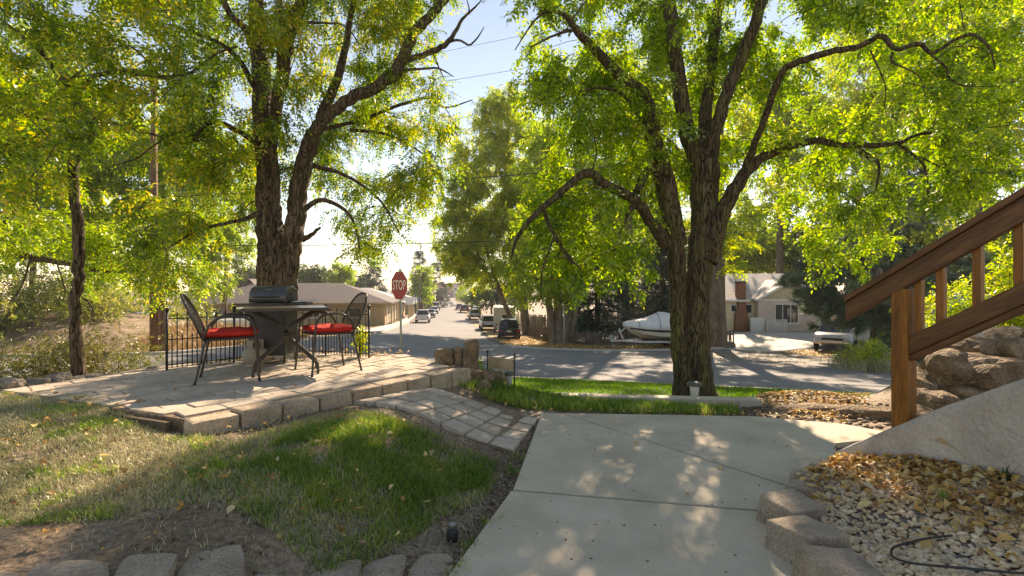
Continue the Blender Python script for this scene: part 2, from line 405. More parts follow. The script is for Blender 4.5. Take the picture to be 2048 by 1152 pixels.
STREET = [(-70, 14.2), (-40, 13.4), (-14, 12.8), (-6, 12.7), (-1, 13.3), (1, 13.3), (4, 12.3), (6.9, 11.5), (9, 11), (14, 9.9), (30, 6.5), (70, -2),
          (70, 12), (30, 19.5), (20, 21.5), (17.5, 22.4), (16.3, 25), (15.5, 28.5), (14, 30.2), (10, 29.4), (5.2, 28.6), (1.5, 29.6), (-.6, 32), (-1.94, 40), (-5.6, 67), (-10.07, 100), (-31.7, 260),
          (-40.5, 260), (-18.4, 100), (-13.9, 67), (-10.24, 40), (-10.2, 33), (-10.6, 24), (-11.4, 19.5), (-13.4, 17), (-20, 16.4), (-40, 16.8), (-70, 18)]
drape('street', STREET, np.arange(-60, 61, 2.0), list(np.arange(0, 45, 1.5)) + list(np.arange(45, 260, 8)), .004, m_asphalt)
drape('sidewalk', [(-11.6, 34), (-10.5, 34), (-10.6, 41), (-14.3, 67), (-18.8, 100), (-20.4, 100), (-15.9, 67), (-12.1, 41)], np.arange(-20, -8, 2.), np.arange(34, 100, 4), .11, m_drive)
drape('driveway', [(13.2, 30.1), (15.4, 28.9), (24, 33.5), (29, 35), (29, 37.2), (22, 38.3), (15.8, 38.6), (13.6, 33.5)], np.arange(14, 29, 1.), np.arange(29, 39, 1.), .02, m_drive)
drape('leafy_verge', [(13.0, 30.3), (9.6, 29.7), (5.2, 28.9), (1.7, 29.9), (-.3, 32.2), (-1.7, 40), (-3.1, 52), (-5.5, 67), (-3.6, 67), (-1.2, 52), (1.6, 45), (3.2, 36.2), (5.2, 33.2), (9, 32.2), (13, 32)],
      np.arange(-5, 13, 1.), np.arange(30, 67, 1.5), .03, m_litter)
drape('roadside_leaf_litter', [(17.4, 22.6), (16.4, 25.2), (15.7, 28.5), (18, 29.8), (23, 28), (22, 23), (19.5, 21.8)], np.arange(16, 23, 1.), np.arange(22, 30, 1.), .03, m_litter)
LAWN = [(-1.6, 7.3), (-.6, 6.35), (.7, 6.1), (3.0, 6.0), (3.9, 7.4), (5.6, 7.9), (7.2, 7.6), (7.6, 10.9), (6.7, 11.3), (3.9, 12.1), (1, 13.1), (-1.2, 13.1), (-2.6, 12.6), (-2.4, 9.5)]
drape('lawn', LAWN, np.arange(-3, 8, .4), np.arange(6, 13.4, .4), .012, m_lawn)
# far pavement kerb strips
for nm, pts in (('kerb', [(-1.0, 13.22), (1, 13.2), (4, 12.2), (6.9, 11.4), (9, 10.9), (14, 9.8)]), ('kerb', [(-30, 16.6), (-20, 16.6), (-13.4, 17.2), (-11.6, 19.7), (-10.8, 24), (-10.4, 33), (-10.45, 40), (-14.1, 67)]),
                ('kerb', [(13.2, 30.25), (9.6, 29.55), (5.2, 28.75), (1.6, 29.75), (-.5, 32.1)]), ('kerb', [(24, 20.9), (20, 21.7), (17.65, 22.5), (16.5, 25)])):
    P = cr_path([(x, y, 0) for x, y in pts], 5); mb = MB()
    secs = []
    for i, p in enumerate(P):
        t = P[min(i + 1, len(P) - 1)] - P[max(i - 1, 0)]; t = t / np.linalg.norm(t); nn = np.array([-t[1], t[0], 0]); z = gzf(p[0], p[1])
        secs.append([(p[0] + nn[0] * a, p[1] + nn[1] * a, z + h) for a, h in ((-.08, -.1), (.08, -.1), (.08, .09), (.06, .11), (-.06, .11), (-.08, .09))])
    mb.loft(secs); o = mb.build(nm, m_drive); o['kind'] = 'structure'

# ------------------------------------------------------------------ concrete walkway of three slabs
walk = thing('walkway', None, None); walk['kind'] = 'structure'
def slab(poly):
    mb = MB(); mb.prism(poly, -.14, 0.0, bev=.006); return mb.build('slab', m_concrete, walk)
slab([(-.62, .0), (-.275, 2.1), (-.005, 2.985), (1.425, 2.70), (1.33, 2.4), (1.25, 2.1), (1.05, 1.4), (.8, 0)])
slab([(.008, 3.012), (.27, 4.66), (.28, 4.84), (.50, 4.83), (1.77, 3.0), (1.5, 2.87), (1.435, 2.724)])
slab([(.518, 4.83), (2.37, 4.72), (3.05, 4.45), (3.35, 4.10), (2.6, 3.9), (2.36, 3.50), (2.22, 3.40), (1.95, 3.12), (1.79, 3.02)])

# ------------------------------------------------------------------ paver path
path = thing('paver_path', None, None); path['kind'] = 'structure'
A0, B0, C0, D0 = np.array((-1.62, 4.36)), np.array((-1.05, 5.06)), np.array((.262, 4.66)), np.array((.02, 3.72))
def bil(u, v): return (A0 * (1 - u) + D0 * u) * (1 - v) + (B0 * (1 - u) + C0 * u) * v
hp = lambda x, y: gzf(x, y) + .005
NU, NV = 8, 4
for j in range(NV):
    u = -.0 + (.06 if j % 2 else 0)
    k = 0
    while u < 1 - 1e-3:
        u2 = min(1, u + (.125 if k or not j % 2 else .065))
        if 1 - u2 < .03: u2 = 1.0
        e, g = .007, .018
        q = [bil(u + e, j / NV + g), bil(u2 - e, j / NV + g), bil(u2 - e, (j + 1) / NV - g), bil(u + e, (j + 1) / NV - g)]
        q = [tuple(p + (rng.random(2) - .5) * .012) for p in q]; dz = rng.normal(0, .004)
        mb = MB(); mb.prism(q, lambda x, y: hp(x, y) - .06, lambda x, y: hp(x, y) + dz, bev=.01); mb.build('paver', m_paver, path)
        u = u2; k += 1
mb = MB(); mb.prism([tuple(bil(0.01, .01)), tuple(bil(.99, .01)), tuple(bil(.99, .99)), tuple(bil(.01, .99))], lambda x, y: hp(x, y) - .1, lambda x, y: hp(x, y) - .014); mb.build('sand_bed', m_dirt, path)

# ------------------------------------------------------------------ raised patio
PZ = .33
patio = thing('patio', None, None); patio['kind'] = 'structure'
PATIO = [(-2.28, 3.42), (-.66, 5.62), (-1.5, 6.75), (-3.4, 7.05), (-4.05, 5.75), (-4.5, 4.95), (-4.72, 4.39)]
mb = MB(); mb.prism(PATIO, -.3, PZ - .013); mb.build('sand_bed', m_dirt, patio)
uu, vv = np.array((.593, .805)), np.array((-.805, .593)); o0 = np.array((-2.28, 3.42))
inner = smooth_closed(PATIO, 1)
ins = []
cx, cy = np.mean(np.array(PATIO), 0)
for x, y in PATIO: ins.append((x + (cx - x) * .012, y + (cy - y) * .012))
PW, PD = .30, .2
shared = []
for k in range(5):
    mb = MB(); g = .006; w = [(rng.random(2) - .5) * .008 for _ in range(4)]
    q = [(-PW / 2 + g + w[0][0], -PD / 2 + g + w[0][1]), (PW / 2 - g + w[1][0], -PD / 2 + g + w[1][1]), (PW / 2 - g + w[2][0], PD / 2 - g + w[2][1]), (-PW / 2 + g + w[3][0], PD / 2 - g + w[3][1])]
    mb.prism(q, -.05, 0, bev=.008); o = mb.build('paver', m_paver, patio); shared.append(o.data); bpy.data.objects.remove(o)
ang = math.atan2(uu[1], uu[0]); npav = 0
for i in range(0, 22):
    for j in range(-12, 14):
        off = (.15 if i % 2 else 0)
        ctr = o0 + vv * (.09 + PD * (i + .5)) + uu * (PW * (j + .5) + off)
        cell = [tuple(ctr + uu * a * (PW / 2 - .006) + vv * b * (PD / 2 - .006)) for a, b in ((-1, -1), (1, -1), (1, 1), (-1, 1))]
        ok = inpoly(np.array(cell), ins)
        dz = rng.normal(0, .004)
        if ok.all():
            o = mesh_obj('paver', shared[int(rng.integers(5))], patio, (ctr[0], ctr[1], PZ + dz)); o.rotation_euler = (rng.normal(0, .008), rng.normal(0, .008), ang); npav += 1
        elif ok.any():
            q = clip_poly(cell, ins)
            if len(q) > 2:
                a = abs(sum(q[k - 1][0] * q[k][1] - q[k][0] * q[k - 1][1] for k in range(len(q)))) / 2
                if a > .006:
                    mb = MB(); mb.prism(q, PZ - .05, PZ + dz); mb.build('paver', m_paver, patio); npav += 1
# dark edging board along the lawn side
e0, e1 = np.array((-2.42, 3.40)), np.array((-4.75, 4.32))
mb = MB(); mb.beam((e0[0], e0[1], .215), (e1[0], e1[1], .215), .03, .19); bmesh.ops.translate(mb.bm, verts=mb.bm.verts, vec=(0, 0, -.004)); mb.build('edging_board', S('edging board', (.10, .075, .055), rough=.9), patio)
# blocks along the right edge
q0, q1 = np.array((-2.26, 3.34)), np.array((-.56, 5.60)); nb = 9
for k in range(nb):
    a = q0 + (q1 - q0) * (k / nb); b = q0 + (q1 - q0) * ((k + 1) / nb); c = (a + b) / 2; L = np.linalg.norm(b - a) - .012
    zb = .03; h = PZ + .012 - zb + rng.normal(0, .006)
    mb = MB(); Mz = Matrix.Rotation(ang + rng.normal(0, .02), 3, 'Z')
    mb.box((c[0] + .03 * .8, c[1] - .03 * .6, zb + h / 2), (L, .2 + rng.normal(0, .008), h), Mz, bev=.022)
    bmesh.ops.subdivide_edges(mb.bm, edges=mb.bm.edges[:], cuts=2, use_grid_fill=True)
    for v in mb.bm.verts:
        q = v.co * 9; v.co += Vector((mnoise.noise(q), mnoise.noise(q + Vector((5, 1, 2))), mnoise.noise(q + Vector((1, 9, 4))) * .5)) * .012
    mb.build('edging_block', m_block, patio, smooth=False)

# ------------------------------------------------------------------ concrete strip by the front lawn
mb = MB(); mb.beam((.55, 6.02, -.14), (3.0, 5.86, -.16), .16, .14, bev=.015); o = mb.build('kerb', m_concrete); o['kind'] = 'structure'

# ------------------------------------------------------------------ gravel bed, border stones
def wl_pt(t, off=0.0): return np.array((2.28 + .36 * t + .93 * off, 3.41 - .93 * t + .36 * off))
BED = [(1.98, 3.16), (2.28, 3.40), tuple(wl_pt(.5)), tuple(wl_pt(1.1)), tuple(wl_pt(1.9)), (2.9, .9), (1.25, .9), (1.34, 1.6), (1.47, 2.1), (1.6, 2.55), (1.85, 3.0)]
def bedz(x, y):
    x = np.asarray(x, float); y = np.asarray(y, float)
    bx = np.interp(y, [.9, 1.6, 2.1, 2.55, 3.0, 3.4], [1.25, 1.34, 1.45, 1.6, 1.85, 2.25])
    return .075 + .17 * sm((x - bx) / 1.0) + .02 * np.sin(x * 7 + y * 5) * sm((x - bx) / .3)
m_grit = M('grit', [(.3, (.20, .18, .15)), (.7, (.36, .33, .29))], scale=25, world_co=True, bump=1, bscale=60, dist=.02, fine=.4, fscale=90)
bed = drape('gravel_bed', BED, np.arange(1.2, 3.2, .1), np.arange(.9, 3.5, .1), -.012, m_grit, hfun=bedz)
bstones = [((1.77, 2.90), (.16, .11, .06), .045, .9), ((1.475, 2.55), (.135, .125, .10), .035, .35), ((1.37, 2.245), (.13, .145, .115), .03, .25), ((1.325, 1.93), (.14, .15, .115), .03, .12), ((1.25, 1.6), (.14, .15, .115), .03, .1), ((1.98, 3.12), (.09, .08, .05), .04, .8)]
for k, ((x, y), s_, z, r) in enumerate(bstones):
    mb = MB(); mb.box((0, 0, 0), (s_[0] * 1.9, s_[1] * 1.85, s_[2] * 2), taper=.93, bev=.012)
    bmesh.ops.subdivide_edges(mb.bm, edges=mb.bm.edges[:], cuts=3, use_grid_fill=True)
    for v in mb.bm.verts:
        q = v.co * 7 + Vector((k * 3, 1, 2)); v.co += Vector((mnoise.noise(q), mnoise.noise(q + Vector((5, 1, 2))), mnoise.noise(q + Vector((1, 9, 4))))) * .011
    o = mb.build('border_stone', m_flag, bed, smooth=False); o.location = (x, y, z); o.rotation_euler = (rng.normal(0, .05), rng.normal(0, .05), r)

# pebbles: uncountable gravel, one mesh
def ico(sub):
    bm = bmesh.new(); bmesh.ops.create_icosphere(bm, subdivisions=sub, radius=1); V = np.array([v.co[:] for v in bm.verts]); Fc = np.array([[v.index for v in f.verts] for f in bm.faces]); bm.free(); return V, Fc
def rotz(a):
    c, s = np.cos(a), np.sin(a); z = np.zeros_like(a); o = np.ones_like(a)
    return np.stack([np.stack([c, -s, z], -1), np.stack([s, c, z], -1), np.stack([z, z, o], -1)], -2)
def rand_rot(n, tilt=.5):
    a = rng.random(n) * 6.283; b = rng.normal(0, tilt, n); c = rng.normal(0, tilt, n)
    cb, sb, cc, sc = np.cos(b), np.sin(b), np.cos(c), np.sin(c); z = np.zeros(n); o = np.ones(n)
    Rx = np.stack([np.stack([o, z, z], -1), np.stack([z, cb, -sb], -1), np.stack([z, sb, cb], -1)], -2)
    Ry = np.stack([np.stack([cc, z, sc], -1), np.stack([z, o, z], -1), np.stack([-sc, z, cc], -1)], -2)
    return rotz(a) @ Rx @ Ry
def bake(V0, F0, pos, rot, scl):
    """place one template many times"""
    n = len(pos); V = np.einsum('nij,nkj->nki', rot, V0[None] * scl[:, None, :]) + pos[:, None, :]
    Fc = F0[None] + (np.arange(n) * len(V0))[:, None, None]
    return V.reshape(-1, 3), Fc.reshape(-1, F0.shape[1])
def islandmat(name, stops, rough=.7, spec=.3, bump=.2):
    m = bpy.data.materials.new(name); m.use_nodes = True; N, L = m.node_tree.nodes, m.node_tree.links; b = N['Principled BSDF']
    b.inputs['Roughness'].default_value = rough; b.inputs['Specular IOR Level'].default_value = spec
    g = N.new('ShaderNodeNewGeometry'); r = ramp_node(N, stops); r.color_ramp.interpolation = 'LINEAR'; L.new(g.outputs['Random Per Island'], r.inputs[0])
    n = N.new('ShaderNodeTexNoise'); n.inputs['Scale'].default_value = 70; n.inputs['Detail'].default_value = 4; L.new(g.outputs['Position'], n.inputs['Vector'])
    mr = N.new('ShaderNodeMapRange'); mr.inputs['To Min'].default_value = .6; mr.inputs['To Max'].default_value = 1.35; L.new(n.outputs[0], mr.inputs[0])
    mx = N.new('ShaderNodeVectorMath'); mx.operation = 'MULTIPLY'; L.new(r.outputs[0], mx.inputs[0]); L.new(mr.outputs[0], mx.inputs[1]); L.new(mx.outputs[0], b.inputs['Base Color'])
    return m
m_pebble = islandmat('pebble', [(0, (.34, .25, .165)), (.25, (.54, .40, .255)), (.45, (.68, .53, .345)), (.6, (.58, .37, .20)), (.75, (.76, .62, .42)), (.88, (.40, .34, .27)), (1, (.82, .69, .49))])
IV, IF = ico(2); IV1, IF1 = ico(1)
def pebbles(name, poly, n, zfun, smin, smax, mat, dz=.0, near_y=-9):
    P = sample_poly(poly, n); s = smin + (smax - smin) * rng.random(n) ** 1.6
    pos = np.column_stack([P, zfun(P[:, 0], P[:, 1]) + dz + s * .25 * rng.random(n)])
    scl = np.stack([s * (1 + .5 * rng.random(n)), s * (.75 + .3 * rng.random(n)), s * (.5 + .25 * rng.random(n))], -1)
    near = pos[:, 1] < near_y; rr = rand_rot(n, .3); g = [bake(a, b, pos[m], rr[m], scl[m]) for a, b, m in ((IV, IF, near), (IV1, IF1, ~near)) if m.any()]
    V = np.concatenate([x[0] for x in g]); Fc = np.concatenate([x[1] + (0 if i == 0 else len(g[0][0])) for i, x in enumerate(g)])
    o = mesh_obj(name, np_mesh(name, V, Fc, mat, True)); return tag(o, kind='stuff')
peb = pebbles('gravel', BED, 9500, bedz, .009, .0175, m_pebble, 0, 2.25)
tag(peb, 'rounded tan and grey gravel filling the bed under the stucco wall', 'gravel')
m_clod = islandmat('soil clods', [(0, (.08, .055, .038)), (.5, (.16, .115, .085)), (1, (.27, .22, .17))], rough=.95)
DIRT_NEAR = [(-4.5, 2.0), (-.3, 1.9), (.18, 4.0), (-.2, 4.1), (-1.3, 4.6), (-2.2, 3.2), (-4.5, 4.0)]
cl = pebbles('soil_crumbs', DIRT_NEAR, 3500, gz, .003, .011, m_clod, -.03); tag(cl, 'small crumbs and chips of dark soil beside the walkway', 'soil')
cl2 = pebbles('soil_crumbs', [(2.0, 4.85), (3.3, 4.4), (4.6, 5.2), (3.9, 6.6), (2.4, 6.1)], 900, gz, .008, .03, m_clod, -.03); tag(cl2, 'stones and soil crumbs on the low bank behind the slab', 'soil')

# flagstones at the foot of the picture
flag = thing('flagstone_edging', None, None); flag['kind'] = 'structure'
FS = [[(60, 1135), (130, 1118), (215, 1122), (190, 1200), (40, 1230)], [(232, 1140), (258, 1106), (345, 1103), (352, 1112), (318, 1175), (200, 1215)], [(352, 1140), (385, 1090), (470, 1083), (484, 1095), (480, 1190), (330, 1230)],
      [(488, 1170), (505, 1130), (545, 1138), (575, 1165), (570, 1230), (470, 1240)], [(622, 1132), (680, 1118), (722, 1124), (700, 1180), (610, 1190)], [(722, 1135), (738, 1112), (800, 1110), (812, 1120), (780, 1190), (690, 1200)],
      [(815, 1145), (842, 1106), (895, 1105), (905, 1114), (892, 1180), (790, 1200)], [(-80, 1150), (20, 1138), (35, 1160), (0, 1240), (-120, 1240)]]
for k, pl in enumerate(FS):
    q = [tuple(gpg(x, y, .0)[:2]) for x, y in pl]; q = smooth_closed(q, 3)
    base = float(np.mean(gz(np.array([p[0] for p in q]), np.array([p[1] for p in q])))) + rng.normal(-.005, .005)
    mb = MB(); mb.prism(q, base - .09, base, bev=.014)
    for v in mb.bm.verts: v.co.z += .012 * mnoise.noise(v.co * 6 + Vector((k, 0, 0)))
    mb.build('flagstone', m_flag, flag)

# ------------------------------------------------------------------ stucco wall beside the stairs
T = [(-.06, .02), (-.045, .07), (0, .10), (.12, .19), (.25, .285), (.364, .37), (.52, .48), (.673, .585), (.99, .79), (1.3, .985), (1.8, 1.29), (2.4, 1.66)]
mb = MB(); secs = []
for t, z in T:
    secs.append([(*wl_pt(t, o), h) for o, h in ((0, -.2), (-.004, z - .04), (.012, z - .008), (.035, z), (.165, z), (.19, z - .01), (.2, z - .04), (.2, -.2))])
mb.loft(secs)
wall = mb.build('stucco_wall', m_stucco); tag(wall, 'rough grey stucco wall sloping up beside the stairs above the gravel', 'wall')

sd_ = pebbles('seed_specks', [(-.2, 2.0), (.0, 2.9), (.3, 4.6), (2.6, 4.5), (2.2, 3.5), (1.3, 2.4), (1.2, 2.0)], 110, lambda x, y: np.zeros(np.shape(x)), .0025, .007, m_clod, .0); tag(sd_, 'tiny dark seeds and crumbs of dirt lying on the concrete walkway', 'debris')
se_ = pebbles('edge_soil', [(-.36, 2.0), (-.22, 2.0), (.30, 4.4), (.22, 4.5)], 700, lambda x, y: np.full(np.shape(x), -.012), .004, .012, m_clod, .0); tag(se_, 'crumbled soil packed along the left edge of the walkway', 'soil')
# ------------------------------------------------------------------ tree machinery
def frames(P):
    n = len(P); T_ = np.gradient(P, axis=0); T_ /= np.linalg.norm(T_, axis=1)[:, None] + 1e-9
    U = np.zeros_like(P); a = np.array((1., 0, 0)) if abs(T_[0][0]) < .8 else np.array((0, 1., 0))
    u = a - T_[0] * a.dot(T_[0]); u /= np.linalg.norm(u); U[0] = u
    for i in range(1, n):
        u = U[i - 1] - T_[i] * U[i - 1].dot(T_[i]); U[i] = u / (np.linalg.norm(u) + 1e-9)
    return T_, U, np.cross(T_, U)
def tube_np(P, rad, seg, ridge=0.0, seed=0.0):
    P = np.asarray(P, float); rad = np.asarray(rad, float); T_, U, W = frames(P); n = len(P)
    a = np.arange(seg) * 2 * np.pi / seg
    k = np.ones((n, seg))
    if ridge:
        s = np.concatenate([[0], np.cumsum(np.linalg.norm(np.diff(P, axis=0), axis=1))])
        for i in range(n):
            for j in range(seg):
                q = Vector((math.cos(a[j]) * 3.2 + seed, math.sin(a[j]) * 3.2, s[i] * 1.1))
                q2 = Vector((math.cos(a[j]) * 8, math.sin(a[j]) * 8 + seed, s[i] * 2.6))
                k[i, j] = 1 + ridge * (mnoise.noise(q) * .9) + ridge * .8 * (abs(mnoise.noise(q2)) * 2 - .6)
    V = P[:, None] + (U[:, None] * np.cos(a)[None, :, None] + W[:, None] * np.sin(a)[None, :, None]) * (rad[:, None] * k)[..., None]
    i0 = np.arange((n - 1) * seg).reshape(n - 1, seg); nx_ = np.roll(i0, -1, 1)
    Fq = np.stack([i0, nx_, nx_ + seg, i0 + seg], -1).reshape(-1, 4)
    return V.reshape(-1, 3), Fq
class Geo:
    def __init__(s): s.V = []; s.F = []; s.n = 0
    def add(s, V, Fc):
        s.V.append(V); s.F.append(Fc + s.n); s.n += len(V)
    def obj(s, name, mat, parent=None, origin=(0, 0, 0), smooth=True):
        if not s.V: return None
        return mesh_obj(name, np_mesh(name, np.concatenate(s.V) - np.array(origin), np.concatenate(s.F), mat, smooth), parent)
def leaf_quad(base, d, nrm, l, w):
    side = np.cross(d, nrm); side /= np.linalg.norm(side) + 1e-9
    m = base + d * l * .45
    return [base, m + side * w / 2 + nrm * w * .12, base + d * l - nrm * l * .1, m - side * w / 2 + nrm * w * .12]
def pinnate(pairs, length, l, w, seed):
    """one compound leaf along +X, leaflets in pairs, drooping a little"""
    r = np.random.default_rng(seed); V = []; Fc = []
    for i in range(pairs):
        x = length * (.18 + .78 * i / pairs); z = -.22 * length * (x / length) ** 2
        for sgn in (-1, 1):
            yaw = sgn * (1.05 + r.normal(0, .18)); d = np.array((math.cos(yaw), math.sin(yaw), -.25 + r.normal(0, .25))); d /= np.linalg.norm(d)
            nrm = np.array((r.normal(0, .35), r.normal(0, .35), 1.0)); nrm -= d * nrm.dot(d); nrm /= np.linalg.norm(nrm)
            V += leaf_quad(np.array((x, sgn * .004, z)), d, nrm, l * (1 + r.normal(0, .15)), w * (1 + r.normal(0, .15)))
    d = np.array((1., 0, -.4)); d /= np.linalg.norm(d); V += leaf_quad(np.array((length * .96, 0, -.2 * length)), d, np.array((.37, 0, .93)), l, w)
    V = np.array(V); return V, np.arange(len(V)).reshape(-1, 4)
def tuft(nl, length, w, seed, spread=1.2):
    """bundle of needles around +X"""
    r = np.random.default_rng(seed); V = []
    for i in range(nl):
        th, ph = r.random() * 6.28, r.random() ** .6 * spread
        d = np.array((math.cos(ph), math.sin(ph) * math.cos(th), math.sin(ph) * math.sin(th) + .1)); b = np.array((r.random() * length * .5, 0, 0))
        s_ = np.cross(d, r.normal(0, 1, 3)); s_ /= np.linalg.norm(s_)
        L_ = length * (.7 + .5 * r.random())
        V += [b - s_ * w / 2, b + s_ * w / 2, b + d * L_ + s_ * w * .15, b + d * L_ - s_ * w * .15]
    V = np.array(V); return V, np.arange(len(V)).reshape(-1, 4)
def frond(n, length, nl, w, seed):
    """flat spruce spray along +X with side needles"""
    r = np.random.default_rng(seed); V = []
    for i in range(n):
        x = length * i / n
        for sgn in (-1, 1):
            yaw = sgn * (.9 + r.normal(0, .15)); k = nl * (1.05 - .6 * i / n)
            d = np.array((math.cos(yaw), math.sin(yaw), r.normal(-.15, .25))); b = np.array((x, 0, -.25 * length * (i / n) ** 2))
            s_ = np.cross(d, np.array((r.normal(0, .5), r.normal(0, .5), 1.))); s_ /= np.linalg.norm(s_)
            V += [b - s_ * w / 2, b + s_ * w / 2, b + d * k + s_ * w * .2, b + d * k - s_ * w * .2]
    V = np.array(V); return V, np.arange(len(V)).reshape(-1, 4)
def mats_from_dir(D, roll_sd=.6):
    n = len(D); D = D / (np.linalg.norm(D, axis=1)[:, None] + 1e-9)
    up = np.tile(np.array((0., 0, 1)), (n, 1)) + rng.normal(0, roll_sd, (n, 3)); Y_ = np.cross(up, D); Y_ /= np.linalg.norm(Y_, axis=1)[:, None] + 1e-9
    Z_ = np.cross(D, Y_); return np.stack([D, Y_, Z_], -1)
def bake_sprays(variants, pos, D, scl, roll=.6):
    Rm = mats_from_dir(D, roll); ids = rng.integers(len(variants), size=len(pos)); g = Geo()
    for k, (V0, F0) in enumerate(variants):
        m = ids == k
        if not m.any(): continue
        g.add(*bake(V0, F0, pos[m], Rm[m], np.repeat(scl[m][:, None], 3, 1)))
    return np.concatenate(g.V), np.concatenate(g.F)
def grow(nodes, node_r, clumps, twigs_per, sprays_per, variants, scl=(.65, 1.4), droop=.35, branch_seg=5, twig_r=.004, base_r=.018, skip_branch=False):
    """branchlets from the limbs to every clump, twigs fanning out in it, compound leaves along the twigs"""
    gb = Geo(); SP, SD = [], []
    dd0 = [np.linalg.norm(nodes - np.asarray(c), axis=1).min() for c, r in clumps]
    for ci in np.argsort(dd0):
        c, r = clumps[ci]
        c = np.asarray(c); d = np.linalg.norm(nodes - c, axis=1); k = int(np.argmin(d + .25 * np.maximum(0, nodes[:, 2] - c[2]))); a = nodes[k]; L_ = np.linalg.norm(c - a)
        mid = a + (c - a) * .5 + rng.normal(0, .12, 3) * L_ + np.array((0, 0, .10 * L_))
        P = cr_path([a, mid, c], 4); nodes = np.concatenate([nodes, P[3:]]); node_r = np.concatenate([node_r, np.full(len(P) - 3, twig_r * 3)]); r0 = min(node_r[k] * .6, base_r * (0.5 + L_ * .5))
        if not skip_branch: gb.add(*tube_np(P, np.linspace(r0, twig_r * 1.3, len(P)), branch_seg))
        for _ in range(twigs_per):
            s0 = P[rng.integers(len(P) // 2, len(P))]; v = rng.normal(0, 1, 3); v /= np.linalg.norm(v); v[2] *= .75
            e = c + v * r * (.55 + .6 * rng.random()); ll = np.linalg.norm(e - s0); m2 = (s0 + e) / 2 + rng.normal(0, .08, 3) * ll + np.array((0, 0, .12 * ll)); e[2] -= droop * .3 * r
            Q = cr_path([s0, m2, e], 2)
            if not skip_branch and twig_r < .01: gb.add(*tube_np(Q, np.linspace(twig_r, twig_r * .5, len(Q)), 3))
            tt = .15 + .85 * rng.random(sprays_per); tq = tt * (len(Q) - 1); i0 = np.minimum(tq.astype(int), len(Q) - 2); f = (tq - i0)[:, None]
            p = Q[i0] * (1 - f) + Q[i0 + 1] * f; tan = Q[i0 + 1] - Q[i0]; tan /= np.linalg.norm(tan, axis=1)[:, None] + 1e-9
            dd = tan * .8 + rng.normal(0, .55, (sprays_per, 3)) + np.array((0, 0, -droop)); SP.append(p); SD.append(dd)
    SP, SD = np.concatenate(SP), np.concatenate(SD); sc = scl[0] + (scl[1] - scl[0]) * rng.random(len(SP))
    return gb, bake_sprays(variants, SP, SD, sc, .4)
def limbs_px(specs, sub=5, wob=.012):
    """specs: list of limbs, each a list of (px, py, depth, width in photo pixels); returns resampled paths"""
    out = []
    for sp in specs:
        A = np.array([[*at(x, y, Y), w * Y / F / 2 * math.cos(math.atan((x - 1024) / F))] for x, y, Y, w in sp]); P = cr_path(A, sub); P[:, :3] += rng.normal(0, 1, (len(P), 3)) * wob * np.minimum(1, P[:, 3:4] * 12)
        P[0, :3] = A[0, :3]; P[:, 3] = np.maximum(P[:, 3], .004); out.append(P)
    return out
SUNNY = [([(-1.25, 2.85), (-.55, 2.75), (-.3, 3.35), (-1.1, 3.5)], .7, .15), ([(1.5, 1.2), (2.6, 1.2), (2.7, 2.0), (2.3, 2.9), (1.7, 2.6)], .6, .2), ([(-5.2, 2.5), (-1.35, 2.75), (-1.0, 3.35), (-2.1, 3.9), (-5.6, 4.8)], .95, .25), ([(.3, 7.0), (3.2, 6.8), (3.2, 9.6), (.2, 10.2)], .6, -.6),
         ([(-2.0, 3.6), (-.75, 5.4), (-1.5, 6.7), (-3.4, 6.9), (-5.8, 5.3), (-5.2, 4.8)], .6, .33), ([(-.4, 1.6), (.1, 3.6), (.5, 3.6), (.3, 1.6)], .35, 0.0)]  # ground kept sunlit by thinning the crowns: outline, chance, height
def sun_open(c):
    """True when a clump here is left out so chosen ground stays in the sun"""
    for pl, pr, zg in SUNNY:
        k = (c[2] - zg) / SUN_DIR.z
        if inpoly(np.array([[c[0] - SUN_DIR.x * k, c[1] - SUN_DIR.y * k]]), pl)[0] and rng.random() < pr: return True
    return False
def clumps_px(polys, n, dmin, dmax, r, excl=None):
    out = []
    w = [p[1] for p in polys]; w = np.array(w) / sum(w)
    for (pl, _), k in zip(polys, rng.multinomial(n, w)):
        for x, y in sample_poly(pl, max(k, 1))[:k]:
            for _t in range(12):
                Y = dmin + (dmax - dmin) * rng.random()
                if excl and excl(x, y, Y): continue
                if sun_open(at(x, y, Y)): continue
                out.append((np.array(at(x, y, Y)), r * (.75 + .5 * rng.random()))); break
    return out
def near_tree(name, label, trunk_specs, clumps, mats, variants, base, twigs=7, sprays=7, ridge=.07, extra_limbs=(), droop=.4, scl=(.65, 1.4), group=None):
    root = thing(name, label, 'tree', base, 0, group)
    paths = limbs_px(trunk_specs); big = Geo(); nodes, nr = [], []
    for i, P in enumerate(paths):
        thick = P[:, 3].max() > .07
        big.add(*tube_np(P[:, :3], P[:, 3], 30 if thick else 8, ridge if thick else .0, i * 3.7))
        nodes.append(P[2:, :3] if i else P[len(P) // 2:, :3]); nr.append(P[2:, 3] if i else P[len(P) // 2:, 3])
    nodes, nr = np.concatenate(nodes), np.concatenate(nr)
    big.obj('trunk', mats[0], root, base)
    gb, (LV, LF) = grow(nodes, nr, clumps, twigs, sprays, variants, droop=droop, scl=scl)
    tag(gb.obj('branches', m_twig, root, base), kind='stuff')
    mesh_obj('crown', np_mesh('crown', LV - np.array(base), LF, mats[1]), root)
    return root

